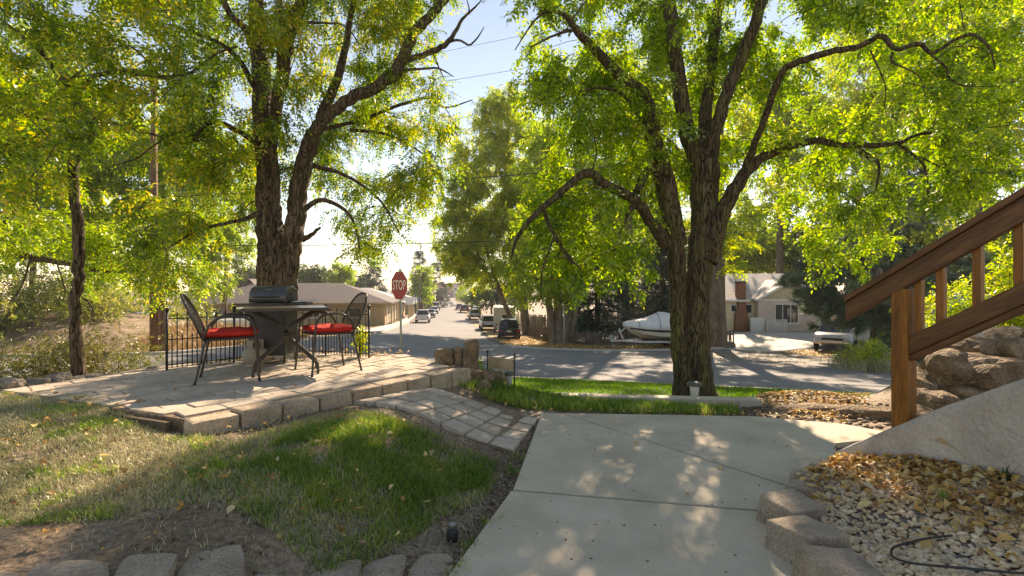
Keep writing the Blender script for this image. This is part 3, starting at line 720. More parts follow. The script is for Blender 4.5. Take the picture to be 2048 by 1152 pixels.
# leaf colours: raised above real albedos, olive and yellow mixed in the autumn crowns
m_leaf_right = leafmat('green leaves', [(0, (.07, .145, .010)), (.4, (.155, .275, .016)), (.75, (.29, .40, .026)), (1, (.44, .47, .045))], trans=.62)
m_leaf_left = leafmat('olive leaves', [(0, (.07, .145, .012)), (.45, (.165, .27, .018)), (.75, (.29, .37, .026)), (.93, (.50, .47, .035)), (1, (.56, .42, .035))], trans=.58)
m_leaf_yellow = leafmat('yellow green leaves', [(0, (.14, .22, .014)), (.4, (.27, .37, .025)), (.75, (.44, .48, .035)), (1, (.58, .48, .04))], trans=.58)
m_leaf_mid = leafmat('background leaves', [(0, (.10, .18, .014)), (.5, (.24, .36, .026)), (1, (.46, .50, .045))], trans=.58)
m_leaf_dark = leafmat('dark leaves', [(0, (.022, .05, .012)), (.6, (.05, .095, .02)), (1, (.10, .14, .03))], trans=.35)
m_needle = leafmat('spruce needles', [(0, (.03, .06, .042)), (.6, (.07, .11, .08)), (1, (.17, .21, .15))], trans=.15, tcol=(1, 1, 1), gloss=.06)
m_pine = leafmat('pine needles', [(0, (.04, .08, .05)), (.6, (.11, .18, .105)), (1, (.24, .32, .17))], trans=.3, tcol=(1, 1, 1), gloss=.08)
m_shrub = leafmat('dry shrub leaves', [(0, (.12, .17, .035)), (.5, (.26, .30, .08)), (1, (.42, .36, .13))], trans=.4)
m_wild = leafmat('wild bush leaves', [(0, (.06, .09, .02)), (.5, (.15, .17, .05)), (1, (.28, .20, .08))], trans=.4)
V_NEAR = [pinnate(5, .27, .066, .028, k) for k in range(6)]
V_ELM = [pinnate(4, .24, .076, .036, 20 + k) for k in range(6)]
V_FAR = [pinnate(3, .5, .20, .11, 40 + k) for k in range(5)]
V_FAR2 = [pinnate(2, .7, .38, .22, 50 + k) for k in range(5)]
V_TUFT = [tuft(26, .26, .019, 60 + k) for k in range(4)]
V_FROND = [frond(10, .75, .22, .05, 70 + k) for k in range(4)]
V_FROND2 = [frond(6, 1.0, .4, .09, 80 + k) for k in range(4)]

# ------------------------------------------------------------------ right-hand tree by the walkway
RT = 8.4
right_specs = [
    [(1398, 806, 8.4, 88), (1393, 770, 8.4, 70), (1390, 700, 8.4, 60), (1394, 600, 8.4, 52), (1402, 500, 8.4, 52), (1408, 420, 8.4, 55), (1411, 360, 8.4, 58), (1410, 310, 8.4, 52)],
    [(1370, 800, 8.3, 52), (1364, 740, 8.3, 38), (1357, 660, 8.3, 34), (1354, 570, 8.3, 34), (1351, 480, 8.3, 40), (1340, 410, 8.3, 42), (1325, 340, 8.3, 40), (1306, 270, 8.2, 30), (1292, 200, 8.1, 27), (1235, 145, 7.9, 22), (1165, 75, 7.6, 16), (1130, 30, 7.4, 9), (1080, 30, 7.2, 5), (1030, 100, 7, 2)],
    [(1332, 490, 8.3, 30), (1300, 440, 8.1, 24), (1270, 402, 7.9, 22), (1215, 372, 7.6, 20), (1172, 346, 7.4, 17), (1110, 395, 7.2, 14), (1060, 440, 7.1, 10), (1032, 482, 7, 7), (1022, 520, 7, 3)],
    [(1085, 415, 7.2, 8), (1108, 470, 7.2, 8), (1145, 526, 7.3, 7)],
    [(1110, 470, 7.2, 4), (1085, 540, 7.2, 3), (1082, 600, 7.2, 1.5)],
    [(1270, 405, 7.9, 12), (1255, 430, 7.9, 8), (1240, 465, 7.9, 5), (1225, 480, 7.9, 2)],
    [(1322, 335, 8.3, 22), (1295, 345, 8.1, 18), (1272, 385, 8.0, 14)],
    [(1405, 340, 8.4, 46), (1378, 275, 8.5, 34), (1358, 160, 8.6, 30), (1342, 20, 8.8, 27), (1330, -150, 9.1, 22), (1310, -420, 9.8, 12)],
    [(1412, 320, 8.4, 40), (1413, 210, 8.7, 25), (1428, 80, 9.1, 22), (1442, -60, 9.6, 18), (1460, -380, 10.6, 8)],
    [(1415, 320, 8.4, 40), (1440, 230, 8.3, 27), (1480, 120, 8.2, 26), (1520, 20, 8.1, 24), (1560, -120, 8.0, 18), (1640, -380, 8.0, 9)],
    [(1412, 520, 8.35, 50), (1440, 440, 8.2, 36), (1462, 390, 8.1, 32), (1492, 345, 8.0, 26), (1540, 308, 7.9, 20), (1620, 283, 7.7, 17), (1690, 290, 7.6, 15), (1760, 290, 7.5, 13), (1800, 285, 7.5, 10), (1840, 268, 7.4, 8), (1920, 262, 7.3, 5), (2020, 250, 7.2, 3)],
    [(1700, 290, 7.6, 14), (1740, 315, 7.6, 12), (1758, 330, 7.6, 7), (1752, 380, 7.6, 3)],
    [(1798, 290, 7.5, 8), (1835, 315, 7.5, 7), (1852, 345, 7.5, 5), (1856, 400, 7.5, 2)],
    [(1835, 312, 7.5, 4), (1920, 345, 7.4, 4), (2040, 340, 7.3, 2)],
    [(1488, 350, 8.0, 24), (1505, 300, 7.7, 16), (1535, 220, 7.3, 15), (1565, 145, 7.0, 15), (1600, 122, 6.8, 16), (1660, 104, 6.6, 15), (1720, 92, 6.5, 14), (1762, 72, 6.4, 14), (1792, 98, 6.3, 11), (1838, 88, 6.2, 11), (1865, 106, 6.1, 9), (1910, 80, 6.0, 9), (1945, 70, 5.9, 8), (1980, 98, 5.8, 6), (1990, 140, 5.8, 3)],
    [(1862, 110, 6.1, 6), (1892, 135, 6.1, 5), (1898, 155, 6.1, 5), (1930, 172, 6.1, 4), (2000, 172, 6, 2)],
    [(1786, 105, 6.3, 6), (1786, 125, 6.3, 5), (1835, 150, 6.3, 3), (1850, 190, 6.3, 2)],
    [(1740, 100, 6.5, 4), (1770, 170, 6.5, 3), (1768, 220, 6.5, 1.5)],
    [(1300, 260, 8.2, 10), (1240, 185, 8.0, 7), (1165, 180, 7.9, 4), (1090, 210, 7.8, 2)],
    [(1145, 60, 7.5, 8), (1110, 70, 7.4, 5), (1060, 95, 7.3, 3)],
]
def ex_right(x, y, Y):
    if 1325 < x < 1445 and y > 300 and Y < 8.8: return True
    if 1315 < x < 1560 and y <= 320 and Y < 9.2: return rng.random() < .75
    if Y < 7.4 and 1290 < x < 1560 and y > 60: return rng.random() < .55
    return False
RP = [([(1050, -60), (1340, -60), (1345, 330), (1300, 470), (1230, 560), (1170, 575), (1100, 540), (1050, 470), (1075, 330), (1060, 210), (1080, 120), (1035, 40)], 1.15),
      ([(1340, -60), (1700, -60), (1700, 400), (1600, 430), (1480, 420), (1345, 330)], .85),
      ([(1700, -60), (2080, -60), (2080, 330), (1930, 390), (1800, 440), (1720, 450), (1690, 300)], .9),
      ([(1600, 440), (1780, 440), (1760, 520), (1700, 560), (1640, 530)], .12),
      ([(1000, -480), (1800, -480), (2080, -60), (1050, -60)], .40)]
rc = clumps_px(RP, 265, 7.0, 12.5, .55, ex_right)
WALKZ = [(-.5, .9), (.3, 4.7), (3.2, 4.3), (2.3, 3.4), (3.2, 1.2), (1.2, .8)]
for gx_, gy_ in sample_poly(WALKZ, 24):        # clumps added along the sun rays to shade the slab
    Yc = 8.2 + 4.5 * rng.random(); k_ = (Yc - gy_) / SUN_DIR.y; rc.append((np.array((gx_ + SUN_DIR.x * k_, Yc, SUN_DIR.z * k_)), .78))
for gx_, gy_ in sample_poly([(-1.9, 1.9), (-.2, 1.9), (.1, 3.4), (-.5, 3.5), (-1.2, 2.7)], 16):  # more clumps put in to shade the dirt left of the slab
    Yc = 9 + 3.5 * rng.random(); k_ = (Yc - gy_) / SUN_DIR.y; rc.append((np.array((gx_ + SUN_DIR.x * k_, Yc, SUN_DIR.z * k_)), .45))
rbase = at(1392, 792, 8.4)
near_tree('green_tree', 'large green tree with two joined dark trunks behind the concrete walkway', right_specs, rc, (m_bark_moss, m_leaf_right), V_ELM, rbase, twigs=7, sprays=9, ridge=.05)

# ------------------------------------------------------------------ left-hand tree behind the grill
left_specs = [
    [(556, 800, 8.5, 120), (556, 740, 8.5, 94), (554, 660, 8.5, 82), (553, 590, 8.5, 78), (550, 540, 8.5, 76), (545, 490, 8.5, 62), (540, 440, 8.5, 54), (537, 380, 8.5, 50), (530, 290, 8.5, 44), (524, 200, 8.6, 42), (520, 110, 8.7, 37), (512, 20, 8.8, 32), (500, -140, 9, 24), (480, -400, 9.5, 12)],
    [(566, 590, 8.45, 56), (575, 540, 8.4, 46), (584, 490, 8.4, 42), (591, 440, 8.4, 40), (597, 384, 8.45, 38), (607, 330, 8.5, 35), (625, 280, 8.6, 28), (650, 220, 8.8, 22), (680, 140, 9.0, 17), (700, 40, 9.3, 12), (720, -120, 9.6, 8)],
    [(592, 410, 8.35, 24), (598, 350, 8.3, 22), (612, 288, 8.2, 22), (645, 242, 8.2, 23), (690, 203, 8.3, 24), (740, 180, 8.5, 24), (785, 152, 8.7, 24), (808, 108, 8.9, 22), (830, 65, 9.1, 21), (862, 30, 9.3, 18), (895, -10, 9.5, 16), (960, -120, 9.9, 9)],
    [(806, 124, 8.9, 14), (840, 112, 9.0, 12), (872, 100, 9.1, 12), (896, 84, 9.2, 10), (912, 62, 9.3, 8), (925, 38, 9.4, 6), (946, 18, 9.5, 4), (964, 0, 9.5, 2)],
    [(896, 84, 9.2, 6), (918, 80, 9.2, 5), (938, 90, 9.2, 4), (956, 74, 9.3, 3), (968, 54, 9.3, 1.5)],
    [(924, 40, 9.4, 4), (938, 22, 9.4, 3), (934, 0, 9.4, 2)],
    [(798, 140, 8.8, 7), (840, 138, 8.8, 5), (876, 137, 8.8, 4), (908, 154, 8.8, 1.5)],
    [(866, 106, 9.1, 3), (878, 135, 9.1, 3), (888, 158, 9.1, 1)],
    [(536, 330, 8.4, 24), (560, 180, 8.2, 26), (570, 110, 8.1, 30), (584, 45, 8.0, 28), (610, -10, 7.9, 24), (660, -140, 7.8, 12)],
    [(565, 120, 8.1, 20), (560, 30, 8.2, 18), (545, -100, 8.4, 12)],
    [(600, 44, 8.0, 8), (645, 46, 7.9, 5), (690, 52, 7.8, 3), (720, 90, 7.8, 1.5)],
    [(524, 130, 8.7, 20), (490, 60, 8.4, 16), (455, 20, 8.2, 14), (430, -60, 8.0, 10)],
    [(524, 200, 8.6, 14), (470, 110, 8.2, 12), (400, 70, 7.9, 8), (300, 40, 7.6, 5), (180, 20, 7.3, 3)],
    [(528, 300, 8.5, 14), (490, 270, 8.0, 12), (440, 246, 7.7, 12), (412, 250, 7.5, 10), (382, 286, 7.4, 8)],
    [(590, 440, 8.4, 14), (640, 400, 8.6, 10), (700, 430, 8.8, 7), (720, 500, 8.9, 3)],
    [(604, 480, 8.3, 14), (622, 470, 8.2, 10), (640, 455, 8.1, 5)],
    [(640, 260, 8.8, 10), (720, 240, 9.2, 8), (800, 210, 9.6, 7), (860, 195, 9.9, 6), (890, 215, 10.0, 4), (945, 200, 10.1, 2)],
    [(700, 260, 9, 8), (780, 270, 9.4, 6), (850, 310, 9.8, 3)],
    [(540, 420, 8.5, 16), (480, 440, 8.0, 10), (400, 460, 7.6, 7), (330, 500, 7.3, 4)],
    [(620, 330, 8.6, 12), (690, 350, 9.0, 8), (760, 400, 9.4, 5), (800, 470, 9.6, 2)],
]
def ex_left(x, y, Y):
    if 500 < x < 645 and y > 320: return Y < 9.2 or rng.random() < .5
    if x > 640 and Y < 8.6: return True
    return False
LP = [([(340, -60), (640, -60), (640, 320), (600, 420), (500, 440), (400, 560), (320, 590), (250, 540), (290, 420), (350, 300)], 1.0),
      ([(640, -60), (890, -60), (880, 40), (800, 110), (860, 170), (935, 210), (920, 280), (880, 340), (840, 420), (780, 455), (770, 500), (720, 500), (640, 430), (640, 200)], 1.05),
      ([(650, 430), (700, 390), (860, 370), (830, 440), (790, 490), (760, 515), (720, 500)], .12),
      ([(300, -420), (760, -420), (860, -60), (340, -60)], .28)]
lc = clumps_px(LP, 230, 7.2, 11.5, .52, ex_left)
lbase = at(556, 776, 8.5)
near_tree('olive_tree', 'big old tree with thick furrowed trunk behind the grill and iron fence', left_specs, lc, (m_bark, m_leaf_left), V_NEAR, lbase, twigs=7, sprays=7, ridge=.06, droop=.5)

# ------------------------------------------------------------------ slim leaning tree at the far left
small_specs = [
    [(160, 775, 7.7, 40), (158, 740, 7.7, 32), (152, 660, 7.7, 27), (149, 600, 7.7, 25), (158, 540, 7.7, 26), (155, 460, 7.7, 26), (149, 390, 7.7, 23), (147, 330, 7.7, 24), (158, 292, 7.7, 30), (180, 268, 7.7, 26), (172, 235, 7.7, 20), (160, 205, 7.6, 17), (130, 165, 7.5, 14), (95, 120, 7.4, 11), (60, 85, 7.3, 9), (10, 45, 7.2, 6), (-60, 10, 7, 4)],
    [(152, 190, 7.6, 10), (170, 170, 7.5, 10), (192, 152, 7.4, 11), (240, 146, 7.2, 11), (300, 150, 7.0, 11), (350, 154, 6.9, 9), (390, 140, 6.8, 7), (425, 112, 6.7, 5), (475, 92, 6.6, 4)],
    [(300, 146, 7.0, 8), (240, 140, 7.1, 8), (180, 150, 7.2, 5), (110, 160, 7.2, 3)],
    [(162, 238, 7.6, 8), (120, 242, 7.4, 9), (80, 236, 7.2, 8), (40, 232, 7.1, 7), (-40, 235, 7, 5)],
    [(176, 246, 7.7, 7), (230, 247, 7.6, 7), (280, 264, 7.5, 6), (320, 274, 7.5, 5), (370, 310, 7.4, 2)],
    [(150, 300, 7.7, 12), (146, 275, 7.6, 11), (128, 258, 7.5, 9), (100, 256, 7.4, 7), (60, 280, 7.3, 4), (20, 300, 7.2, 2)],
    [(225, 332, 7.3, 3), (270, 318, 7.3, 4), (310, 290, 7.3, 4), (345, 270, 7.4, 3)],
    [(250, 258, 7.6, 4), (290, 210, 7.5, 3), (320, 170, 7.3, 3)],
    [(95, 120, 7.4, 5), (60, 40, 7.2, 4), (40, -60, 7, 3)],
    [(130, 165, 7.5, 5), (200, 110, 7.5, 4), (260, 30, 7.5, 3), (300, -60, 7.5, 2)],
    [(100, 262, 7.4, 5), (100, 300, 7.4, 4), (98, 315, 7.4, 2)],
]
SPY = [([(-120, -60), (340, -60), (360, 120), (420, 170), (330, 300), (240, 300), (200, 360), (60, 380), (-120, 360)], 1.0), ([(-150, -400), (320, -400), (340, -60), (-120, -60)], .3)]
sc_ = clumps_px(SPY, 112, 5.6, 9.5, .42, lambda x, y, Y: 120 < x < 190 and y > 220 and Y < 8)
sbase = at(158, 762, 7.7)
near_tree('slim_tree', 'slim dark tree with a kinked trunk at the left edge of the patio', small_specs, sc_, (m_bark, m_leaf_left), V_NEAR, sbase, twigs=6, sprays=7, ridge=.05)

# ------------------------------------------------------------------ far trees
def far_tree(name, label, px, Y, z_base, trunk_w, blobs, n, mat, variants, cl_r=1.0, twigs=6, sprays=5, group=None, trunks=None, bark=None, zb=None):
    """blobs: (px, py, rx_px, ry_px, weight) ellipses at depth Y with equal thickness"""
    bx = (px - 1024) * Y / F; zb = gzf(bx, Y) if z_base is None else z_base; base = Vector((bx, Y, zb)); root = thing(name, label, 'tree', base, 0, group)
    W = np.array([b[4] * b[2] * b[3] for b in blobs], float); W /= W.sum(); cl = []
    for (x, y, rx, ry, _), k in zip(blobs, rng.multinomial(n, W)):
        c = np.array(at(x, y, Y)); a, b_ = rx * Y / F, ry * Y / F
        for _k in range(k):
            v = rng.normal(0, 1, 3); v /= np.linalg.norm(v); v *= rng.random() ** .45
            q = c + v * np.array((a, min(a, 3.5 if a < 5 else a * .8), b_)); kk = (q[2] + 2.0) / SUN_DIR.z; gq = (q[0] - SUN_DIR.x * kk, q[1] - SUN_DIR.y * kk)
            if 11 < gq[1] < 31 and -8 < gq[0] < 18 and mnoise.noise(Vector((gq[0] * .42, gq[1] * .3, 2))) > -.02 and rng.random() < .85: continue  # clumps dropped in noise patches so sun dapples the street
            cl.append((q, cl_r * (.7 + .6 * rng.random())))
    top = max(c[2] for c, r in cl); g = Geo(); nodes = []; nr = []
    for (tx, ty, w) in (trunks or [(px, min(b[1] for b in blobs), trunk_w)]):
        e = np.array(at(tx, ty, Y)); b0 = np.array((bx + (0 if not trunks else (tx - px) * Y / F * .3), Y, zb - .2)); m1 = b0 + (e - b0) * .45 + np.array((rng.normal(0, .25), rng.normal(0, .25), 0))
        P = cr_path([b0, m1, e], 6); r_ = np.linspace(w * Y / F / 2, w * Y / F / 2 * .3, len(P)); r_[0] *= 1.25
        g.add(*tube_np(P, r_, 14, .08, px)); nodes.append(P[4:]); nr.append(r_[4:])
    nd = np.concatenate(nodes)
    for c, r in cl[::max(1, len(cl) // 12)]:      # a dozen limbs
        k = int(np.argmin(np.linalg.norm(nd - c, axis=1) + .6 * np.maximum(0, nd[:, 2] - c[2]))); P = cr_path([nd[k], (nd[k] + c) / 2 + np.array((0, 0, .3)), c], 4); g.add(*tube_np(P, np.linspace(.09, .03, len(P)), 6)); nodes.append(P[3:]); nr.append(np.full(len(P) - 3, .04))
    nd = np.concatenate(nodes); nr = np.concatenate(nr)
    g.obj('trunk', bark or m_bark_far, root, base)
    gb, (LV, LF) = grow(nd, nr, cl, twigs, sprays, variants, twig_r=.012, base_r=.03, branch_seg=4)
    tag(gb.obj('branches', m_twig, root, base), kind='stuff')
    mesh_obj('crown', np_mesh('crown', LV - np.array(base), LF, mat), root)
    return root
def conifer(name, label, px, Y, top_py, half_px, mat, variants, n_whorl=16, per=9, group=None, zb=None, low=.12, dens=7, scl=(.8, 1.3), droop=.25, taper=.85, trunk_w=None):
    bx = (px - 1024) * Y / F; z0 = gzf(bx, Y) if zb is None else zb; base = np.array((bx, Y, z0)); H = EYE - (top_py - 576) * Y / F - z0; Rr = half_px * Y / F
    root = thing(name, label, 'tree', base, 0, group); g = Geo(); P = np.array([base + np.array((0, 0, H * t - .1)) for t in np.linspace(0, 1, 10)]); g.add(*tube_np(P, np.linspace(trunk_w or H * .016 + .05, .02, 10), 9))
    SP, SD = [], []
    for w in range(n_whorl):
        t = low + (1 - low) * (w + rng.random() * .6) / n_whorl; Lr = Rr * (1 - ((t - low) / (1 - low)) ** taper) + .12 * Rr * rng.random() + .15
        k0 = rng.random() * 6.28
        for b in range(per):
            if rng.random() < .12: continue
            a = k0 + b * 6.283 / per + rng.normal(0, .2); L_ = Lr * (.75 + .4 * rng.random()); s0 = base + np.array((0, 0, H * t)); d = np.array((math.cos(a), math.sin(a), 0))
            e = s0 + d * L_ + np.array((0, 0, -droop * L_ + .15 * L_ * rng.random())); m1 = s0 + d * L_ * .55 + np.array((0, 0, -droop * .2 * L_)); Q = cr_path([s0, m1, e], 3); g.add(*tube_np(Q, np.linspace(.02 + .012 * L_, .006, len(Q)), 4))
            nn = max(3, int(dens * L_)); tt = .15 + .85 * rng.random(nn); tq = tt * (len(Q) - 1); i0 = np.minimum(tq.astype(int), len(Q) - 2); f = (tq - i0)[:, None]
            SP.append(Q[i0] * (1 - f) + Q[i0 + 1] * f + rng.normal(0, .04 * L_, (nn, 3))); SD.append(np.tile(d, (nn, 1)) + rng.normal(0, .6, (nn, 3)) + np.array((0, 0, -.15)))
    SP.append(np.array([base + np.array((0, 0, H * .99))] * 3)); SD.append(np.array([(0, 0, 1.), (.3, 0, 1), (0, .3, 1)]))
    SP, SD = np.concatenate(SP), np.concatenate(SD); LV, LF = bake_sprays(variants, SP, SD, scl[0] + (scl[1] - scl[0]) * rng.random(len(SP)), .35)
    g.obj('trunk', m_bark_far, root, base); mesh_obj('crown', np_mesh('crown', LV - base, LF, mat), root)
    return root
def shrub(name, label, loc, r, h, n, mat, variants, stems=14, group=None, cat='shrub', scl=(.7, 1.1), stem_mat=None, stem_r=.006):
    base = np.array(loc, float); root = thing(name, label, cat, base, 0, group); g = Geo(); tips = []
    for k in range(stems):
        a = rng.random() * 6.28; rr = r * rng.random() ** .5; e = base + np.array((math.cos(a) * rr, math.sin(a) * rr, h * (.55 + .45 * rng.random()) * (1 - .35 * (rr / r) ** 2)))
        P = cr_path([base + np.array((math.cos(a), math.sin(a), 0)) * rr * .15 - np.array((0, 0, .04)), (base + e) / 2 + rng.normal(0, .08 * r, 3), e], 3); g.add(*tube_np(P, np.linspace(stem_r, stem_r * .4, len(P)), 4)); tips.append(P)
    T_ = np.concatenate([p[2:] for p in tips]); i = rng.integers(len(T_), size=n); SP = T_[i] + rng.normal(0, .16 * r, (n, 3)); SP[:, 2] = np.maximum(SP[:, 2], base[2] + .04); SD = rng.normal(0, 1, (n, 3)) + np.array((0, 0, .25))
    LV, LF = bake_sprays(variants, SP, SD, scl[0] + (scl[1] - scl[0]) * rng.random(n))
    g.obj('stems', stem_mat or m_twig, root, base, True); mesh_obj('foliage', np_mesh('foliage', LV - base, LF, mat), root)
    return root

# --- beyond the junction
far_tree('yellow_tree', 'tall yellowing tree overhanging the street beside the sky gap', 1075, 46, None, 20, [(1005, 240, 62, 60, 1), (965, 325, 66, 75, 1.1), (928, 420, 60, 65, 1.2), (918, 505, 58, 52, 1.2), (1005, 440, 80, 110, 1), (1035, 530, 55, 50, 1), (960, 548, 55, 32, .9), (1055, 390, 55, 120, 1.1), (1045, 260, 50, 60, 1)], 540, m_leaf_yellow, V_FAR, 1.15, twigs=7, sprays=6, trunks=[(1010, 320, 20), (950, 420, 13)])
far_tree('lime_tree', 'lime green tree on several trunks behind the picket fence', 1120, 35, None, 22, [(1090, 420, 85, 130, 1), (1140, 330, 90, 120, 1), (1050, 540, 70, 70, .9), (1120, 560, 80, 55, .7), (1070, 300, 60, 80, .8), (1195, 470, 70, 110, .8), (1100, 578, 60, 42, .8)], 310, m_leaf_mid, V_FAR, 1.0, trunks=[(1080, 420, 18), (1112, 300, 20), (1150, 330, 22), (1190, 420, 16), (1132, 400, 16)])
conifer('spruce_tree', 'grey green spruce standing behind the picket fence left of the boat', 1195, 38, 330, 95, m_needle, V_FROND, n_whorl=30, per=11, low=.05, dens=6.5)
conifer('spruce_tree', 'grey green spruce standing behind the covered boat', 1325, 40.5, 380, 75, m_needle, V_FROND, n_whorl=26, per=10, low=.05, dens=6)
far_tree('cottonwood_tree', 'pale barked tree between the two spruces and the green house', 1262, 40, None, 26, [(1250, 380, 110, 130, 1), (1290, 220, 110, 130, 1), (1230, 520, 60, 50, .5)], 150, m_leaf_mid, V_FAR, 1.3)
far_tree('leaning_tree', 'thick barked tree right behind the double trunk beside the driveway', 1432, 31.5, None, 38, [(1440, 470, 70, 70, .8), (1470, 330, 130, 120, 1), (1380, 250, 120, 120, 1), (1450, 545, 45, 30, .5)], 150, m_leaf_yellow, V_FAR, 1.1, trunks=[(1440, 300, 40), (1380, 330, 20)])
BT = [('backdrop_tree', 'rounded green tree behind the dark green house', 1250, 66, [(1230, 480, 110, 80, 1), (1330, 470, 90, 90, 1)], m_leaf_mid), ('backdrop_tree', 'dense yellow green tree just over the ridge of the cream house', 1480, 64, [(1470, 490, 90, 60, 1), (1580, 500, 90, 55, 1)], m_leaf_mid),
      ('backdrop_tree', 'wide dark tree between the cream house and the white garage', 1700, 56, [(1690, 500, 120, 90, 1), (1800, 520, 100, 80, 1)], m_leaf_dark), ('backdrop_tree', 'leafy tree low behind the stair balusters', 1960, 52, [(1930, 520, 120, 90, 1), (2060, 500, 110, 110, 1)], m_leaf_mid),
      ('backdrop_tree', 'broad bright green tree rising behind the cream house', 1560, 58, [(1560, 330, 160, 140, 1), (1500, 200, 130, 130, .8), (1640, 220, 140, 150, 1)], m_leaf_mid),
      ('backdrop_tree', 'tall sunlit tree above the ponderosa pine at the right', 1760, 46, [(1740, 300, 130, 160, 1), (1800, 120, 150, 150, 1.2), (1700, 60, 120, 100, .8), (1700, 470, 90, 70, .6)], m_leaf_yellow),
      ('backdrop_tree', 'tall light green tree behind the stair handrail', 1960, 40, [(1950, 260, 150, 170, 1), (2020, 80, 150, 150, 1.2), (1880, 20, 130, 90, 1), (2060, -30, 120, 90, .8), (1920, 420, 100, 90, .7)], m_leaf_yellow),
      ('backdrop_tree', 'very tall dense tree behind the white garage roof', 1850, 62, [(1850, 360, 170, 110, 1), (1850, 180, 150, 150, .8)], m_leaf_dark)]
for nm, lb, px, Y, bl, mt in BT: far_tree(nm, lb, px, Y, None, 18, bl, 210, mt, V_FAR2 if Y > 50 else V_FAR, 1.6, twigs=6, sprays=6 if Y > 50 else 7)
# pine at the right-hand kerb
def pine(px, Y, blobs, n, label):
    bx = (px - 1024) * Y / F; base = np.array((bx, Y, gzf(bx, Y))); root = thing('pine_tree', label, 'tree', base); g = Geo(); top = np.array(at(px + 4, 380, Y))
    P = cr_path([base - np.array((0, 0, .1)), (base + top) / 2 + np.array((.15, 0, 0)), top], 8); g.add(*tube_np(P, np.linspace(.21, .05, len(P)), 12, .06)); SP, SD = [], []
    for x, y, rx, ry in blobs:
        e = np.array(at(x, y, Y)) + np.array((0, rng.normal(0, 1.3), 0)); k = int(np.argmin(np.abs(P[:, 2] - (e[2] - .1)))); Q = cr_path([P[k], (P[k] + e) / 2 + np.array((0, 0, .15)), e], 4); g.add(*tube_np(Q, np.linspace(.05, .012, len(Q)), 5))
        for _ in range(n):
            q = e + rng.normal(0, .5, 3) * np.array((rx, rx, ry)) * Y / F; k2 = rng.integers(3, len(Q)); tw = cr_path([Q[k2], (Q[k2] + q) / 2 - np.array((0, 0, .05)), q], 2); g.add(*tube_np(tw, np.linspace(.012, .005, len(tw)), 3))
            for m_ in range(7): SP.append(tw[-1] + (tw[-2] - tw[-1]) * m_ * .12 + rng.normal(0, .05, 3)); SD.append(tw[-1] - tw[-2] + rng.normal(0, .12, 3) + np.array((0, 0, .1)))
    LV, LF = bake_sprays(V_TUFT, np.array(SP), np.array(SD), .9 + .6 * rng.random(len(SP))); g.obj('trunk', m_bark_far, root, base); mesh_obj('crown', np_mesh('crown', LV - base, LF, m_pine), root)
pine(1745, 23.5, [(1605, 562, 22, 9), (1640, 592, 30, 16), (1662, 545, 40, 22), (1700, 580, 55, 30), (1690, 640, 50, 24), (1740, 650, 40, 28), (1790, 560, 55, 45), (1720, 480, 60, 40), (1790, 450, 60, 50), (1670, 600, 50, 26), (1850, 520, 60, 50), (1860, 600, 40, 34), (1770, 630, 40, 30), (1690, 520, 50, 28), (1740, 600, 50, 30), (1740, 420, 55, 40), (1668, 622, 30, 12), (1715, 618, 34, 16)], 30, 'dark ponderosa pine with long drooping boughs over the driveway pickup')
shrub('yellow_bush', 'yellow green leafy tree seen between the stair balusters', onground(10.3, 10.2), 1.25, 3.2, 2600, m_leaf_yellow, V_ELM, stems=26, stem_r=.02, cat='bush', scl=(.9, 1.5))

# --- left background
LB = [('grove_tree', 'pale green feathery tree behind the utility pole', 330, 29, [(330, 420, 110, 110, 1), (260, 300, 120, 120, 1), (400, 330, 90, 120, .8), (350, 560, 90, 40, .6)], m_leaf_mid),
      ('grove_tree', 'soft green tree far left behind the slim trunk', 60, 25, [(40, 380, 130, 110, 1), (110, 250, 130, 120, 1), (20, 130, 130, 110, 1), (-20, 500, 90, 60, .8), (100, 490, 100, 50, .6)], m_leaf_mid),
      ('grove_tree', 'bright yellow green tree filling the gap left of the old trunk', 200, 34, [(200, 450, 120, 100, 1), (160, 300, 130, 120, .9), (250, 560, 90, 40, .7)], m_leaf_yellow),
      ('grove_tree', 'olive tree beside the brown gabled house', 445, 48, [(440, 480, 60, 80, 1), (470, 380, 70, 90, .8), (420, 560, 50, 40, .6)], m_leaf_mid)]
for nm, lb, px, Y, bl, mt in LB: far_tree(nm, lb, px, Y, None, 12, bl, 150, mt, V_FAR, 1.1, twigs=6, sprays=6)
# tree outside the frame on the left whose long limb crosses the picture
lt = near_tree('limb_tree', 'tree at the left edge sending one long level limb behind the slim trunk',
    [[(-330, 900, 10.5, 40), (-330, 700, 10.5, 34), (-300, 560, 10.5, 30), (-280, 400, 10.5, 26), (-260, 200, 10.5, 20)], [(-300, 560, 10.5, 22), (-150, 525, 10.3, 20), (-40, 506, 10.2, 18), (40, 512, 10.1, 17), (100, 522, 10, 15), (150, 530, 9.9, 13), (200, 542, 9.8, 10), (250, 542, 9.7, 7), (280, 522, 9.6, 5), (310, 516, 9.6, 3)], [(-60, 420, 10.2, 20), (0, 450, 10.2, 14), (30, 420, 10.1, 9), (50, 395, 10, 6), (90, 370, 9.9, 3)],
     [(60, 515, 10, 5), (45, 570, 10, 4), (20, 605, 10, 2)], [(115, 530, 9.9, 4), (130, 580, 9.9, 3), (125, 600, 9.9, 1.5)], [(160, 590, 9.8, 3), (185, 615, 9.8, 4), (180, 650, 9.8, 2)], [(100, 470, 10, 4), (150, 490, 9.8, 5), (190, 520, 9.7, 2)]],
    clumps_px([([(-60, 380), (60, 400), (160, 440), (300, 480), (310, 560), (180, 570), (60, 500), (-60, 480)], 1)], 34, 9.2, 11, .45), (m_bark, m_leaf_mid), V_NEAR, at(-330, 760, 10.5), twigs=6, sprays=6)
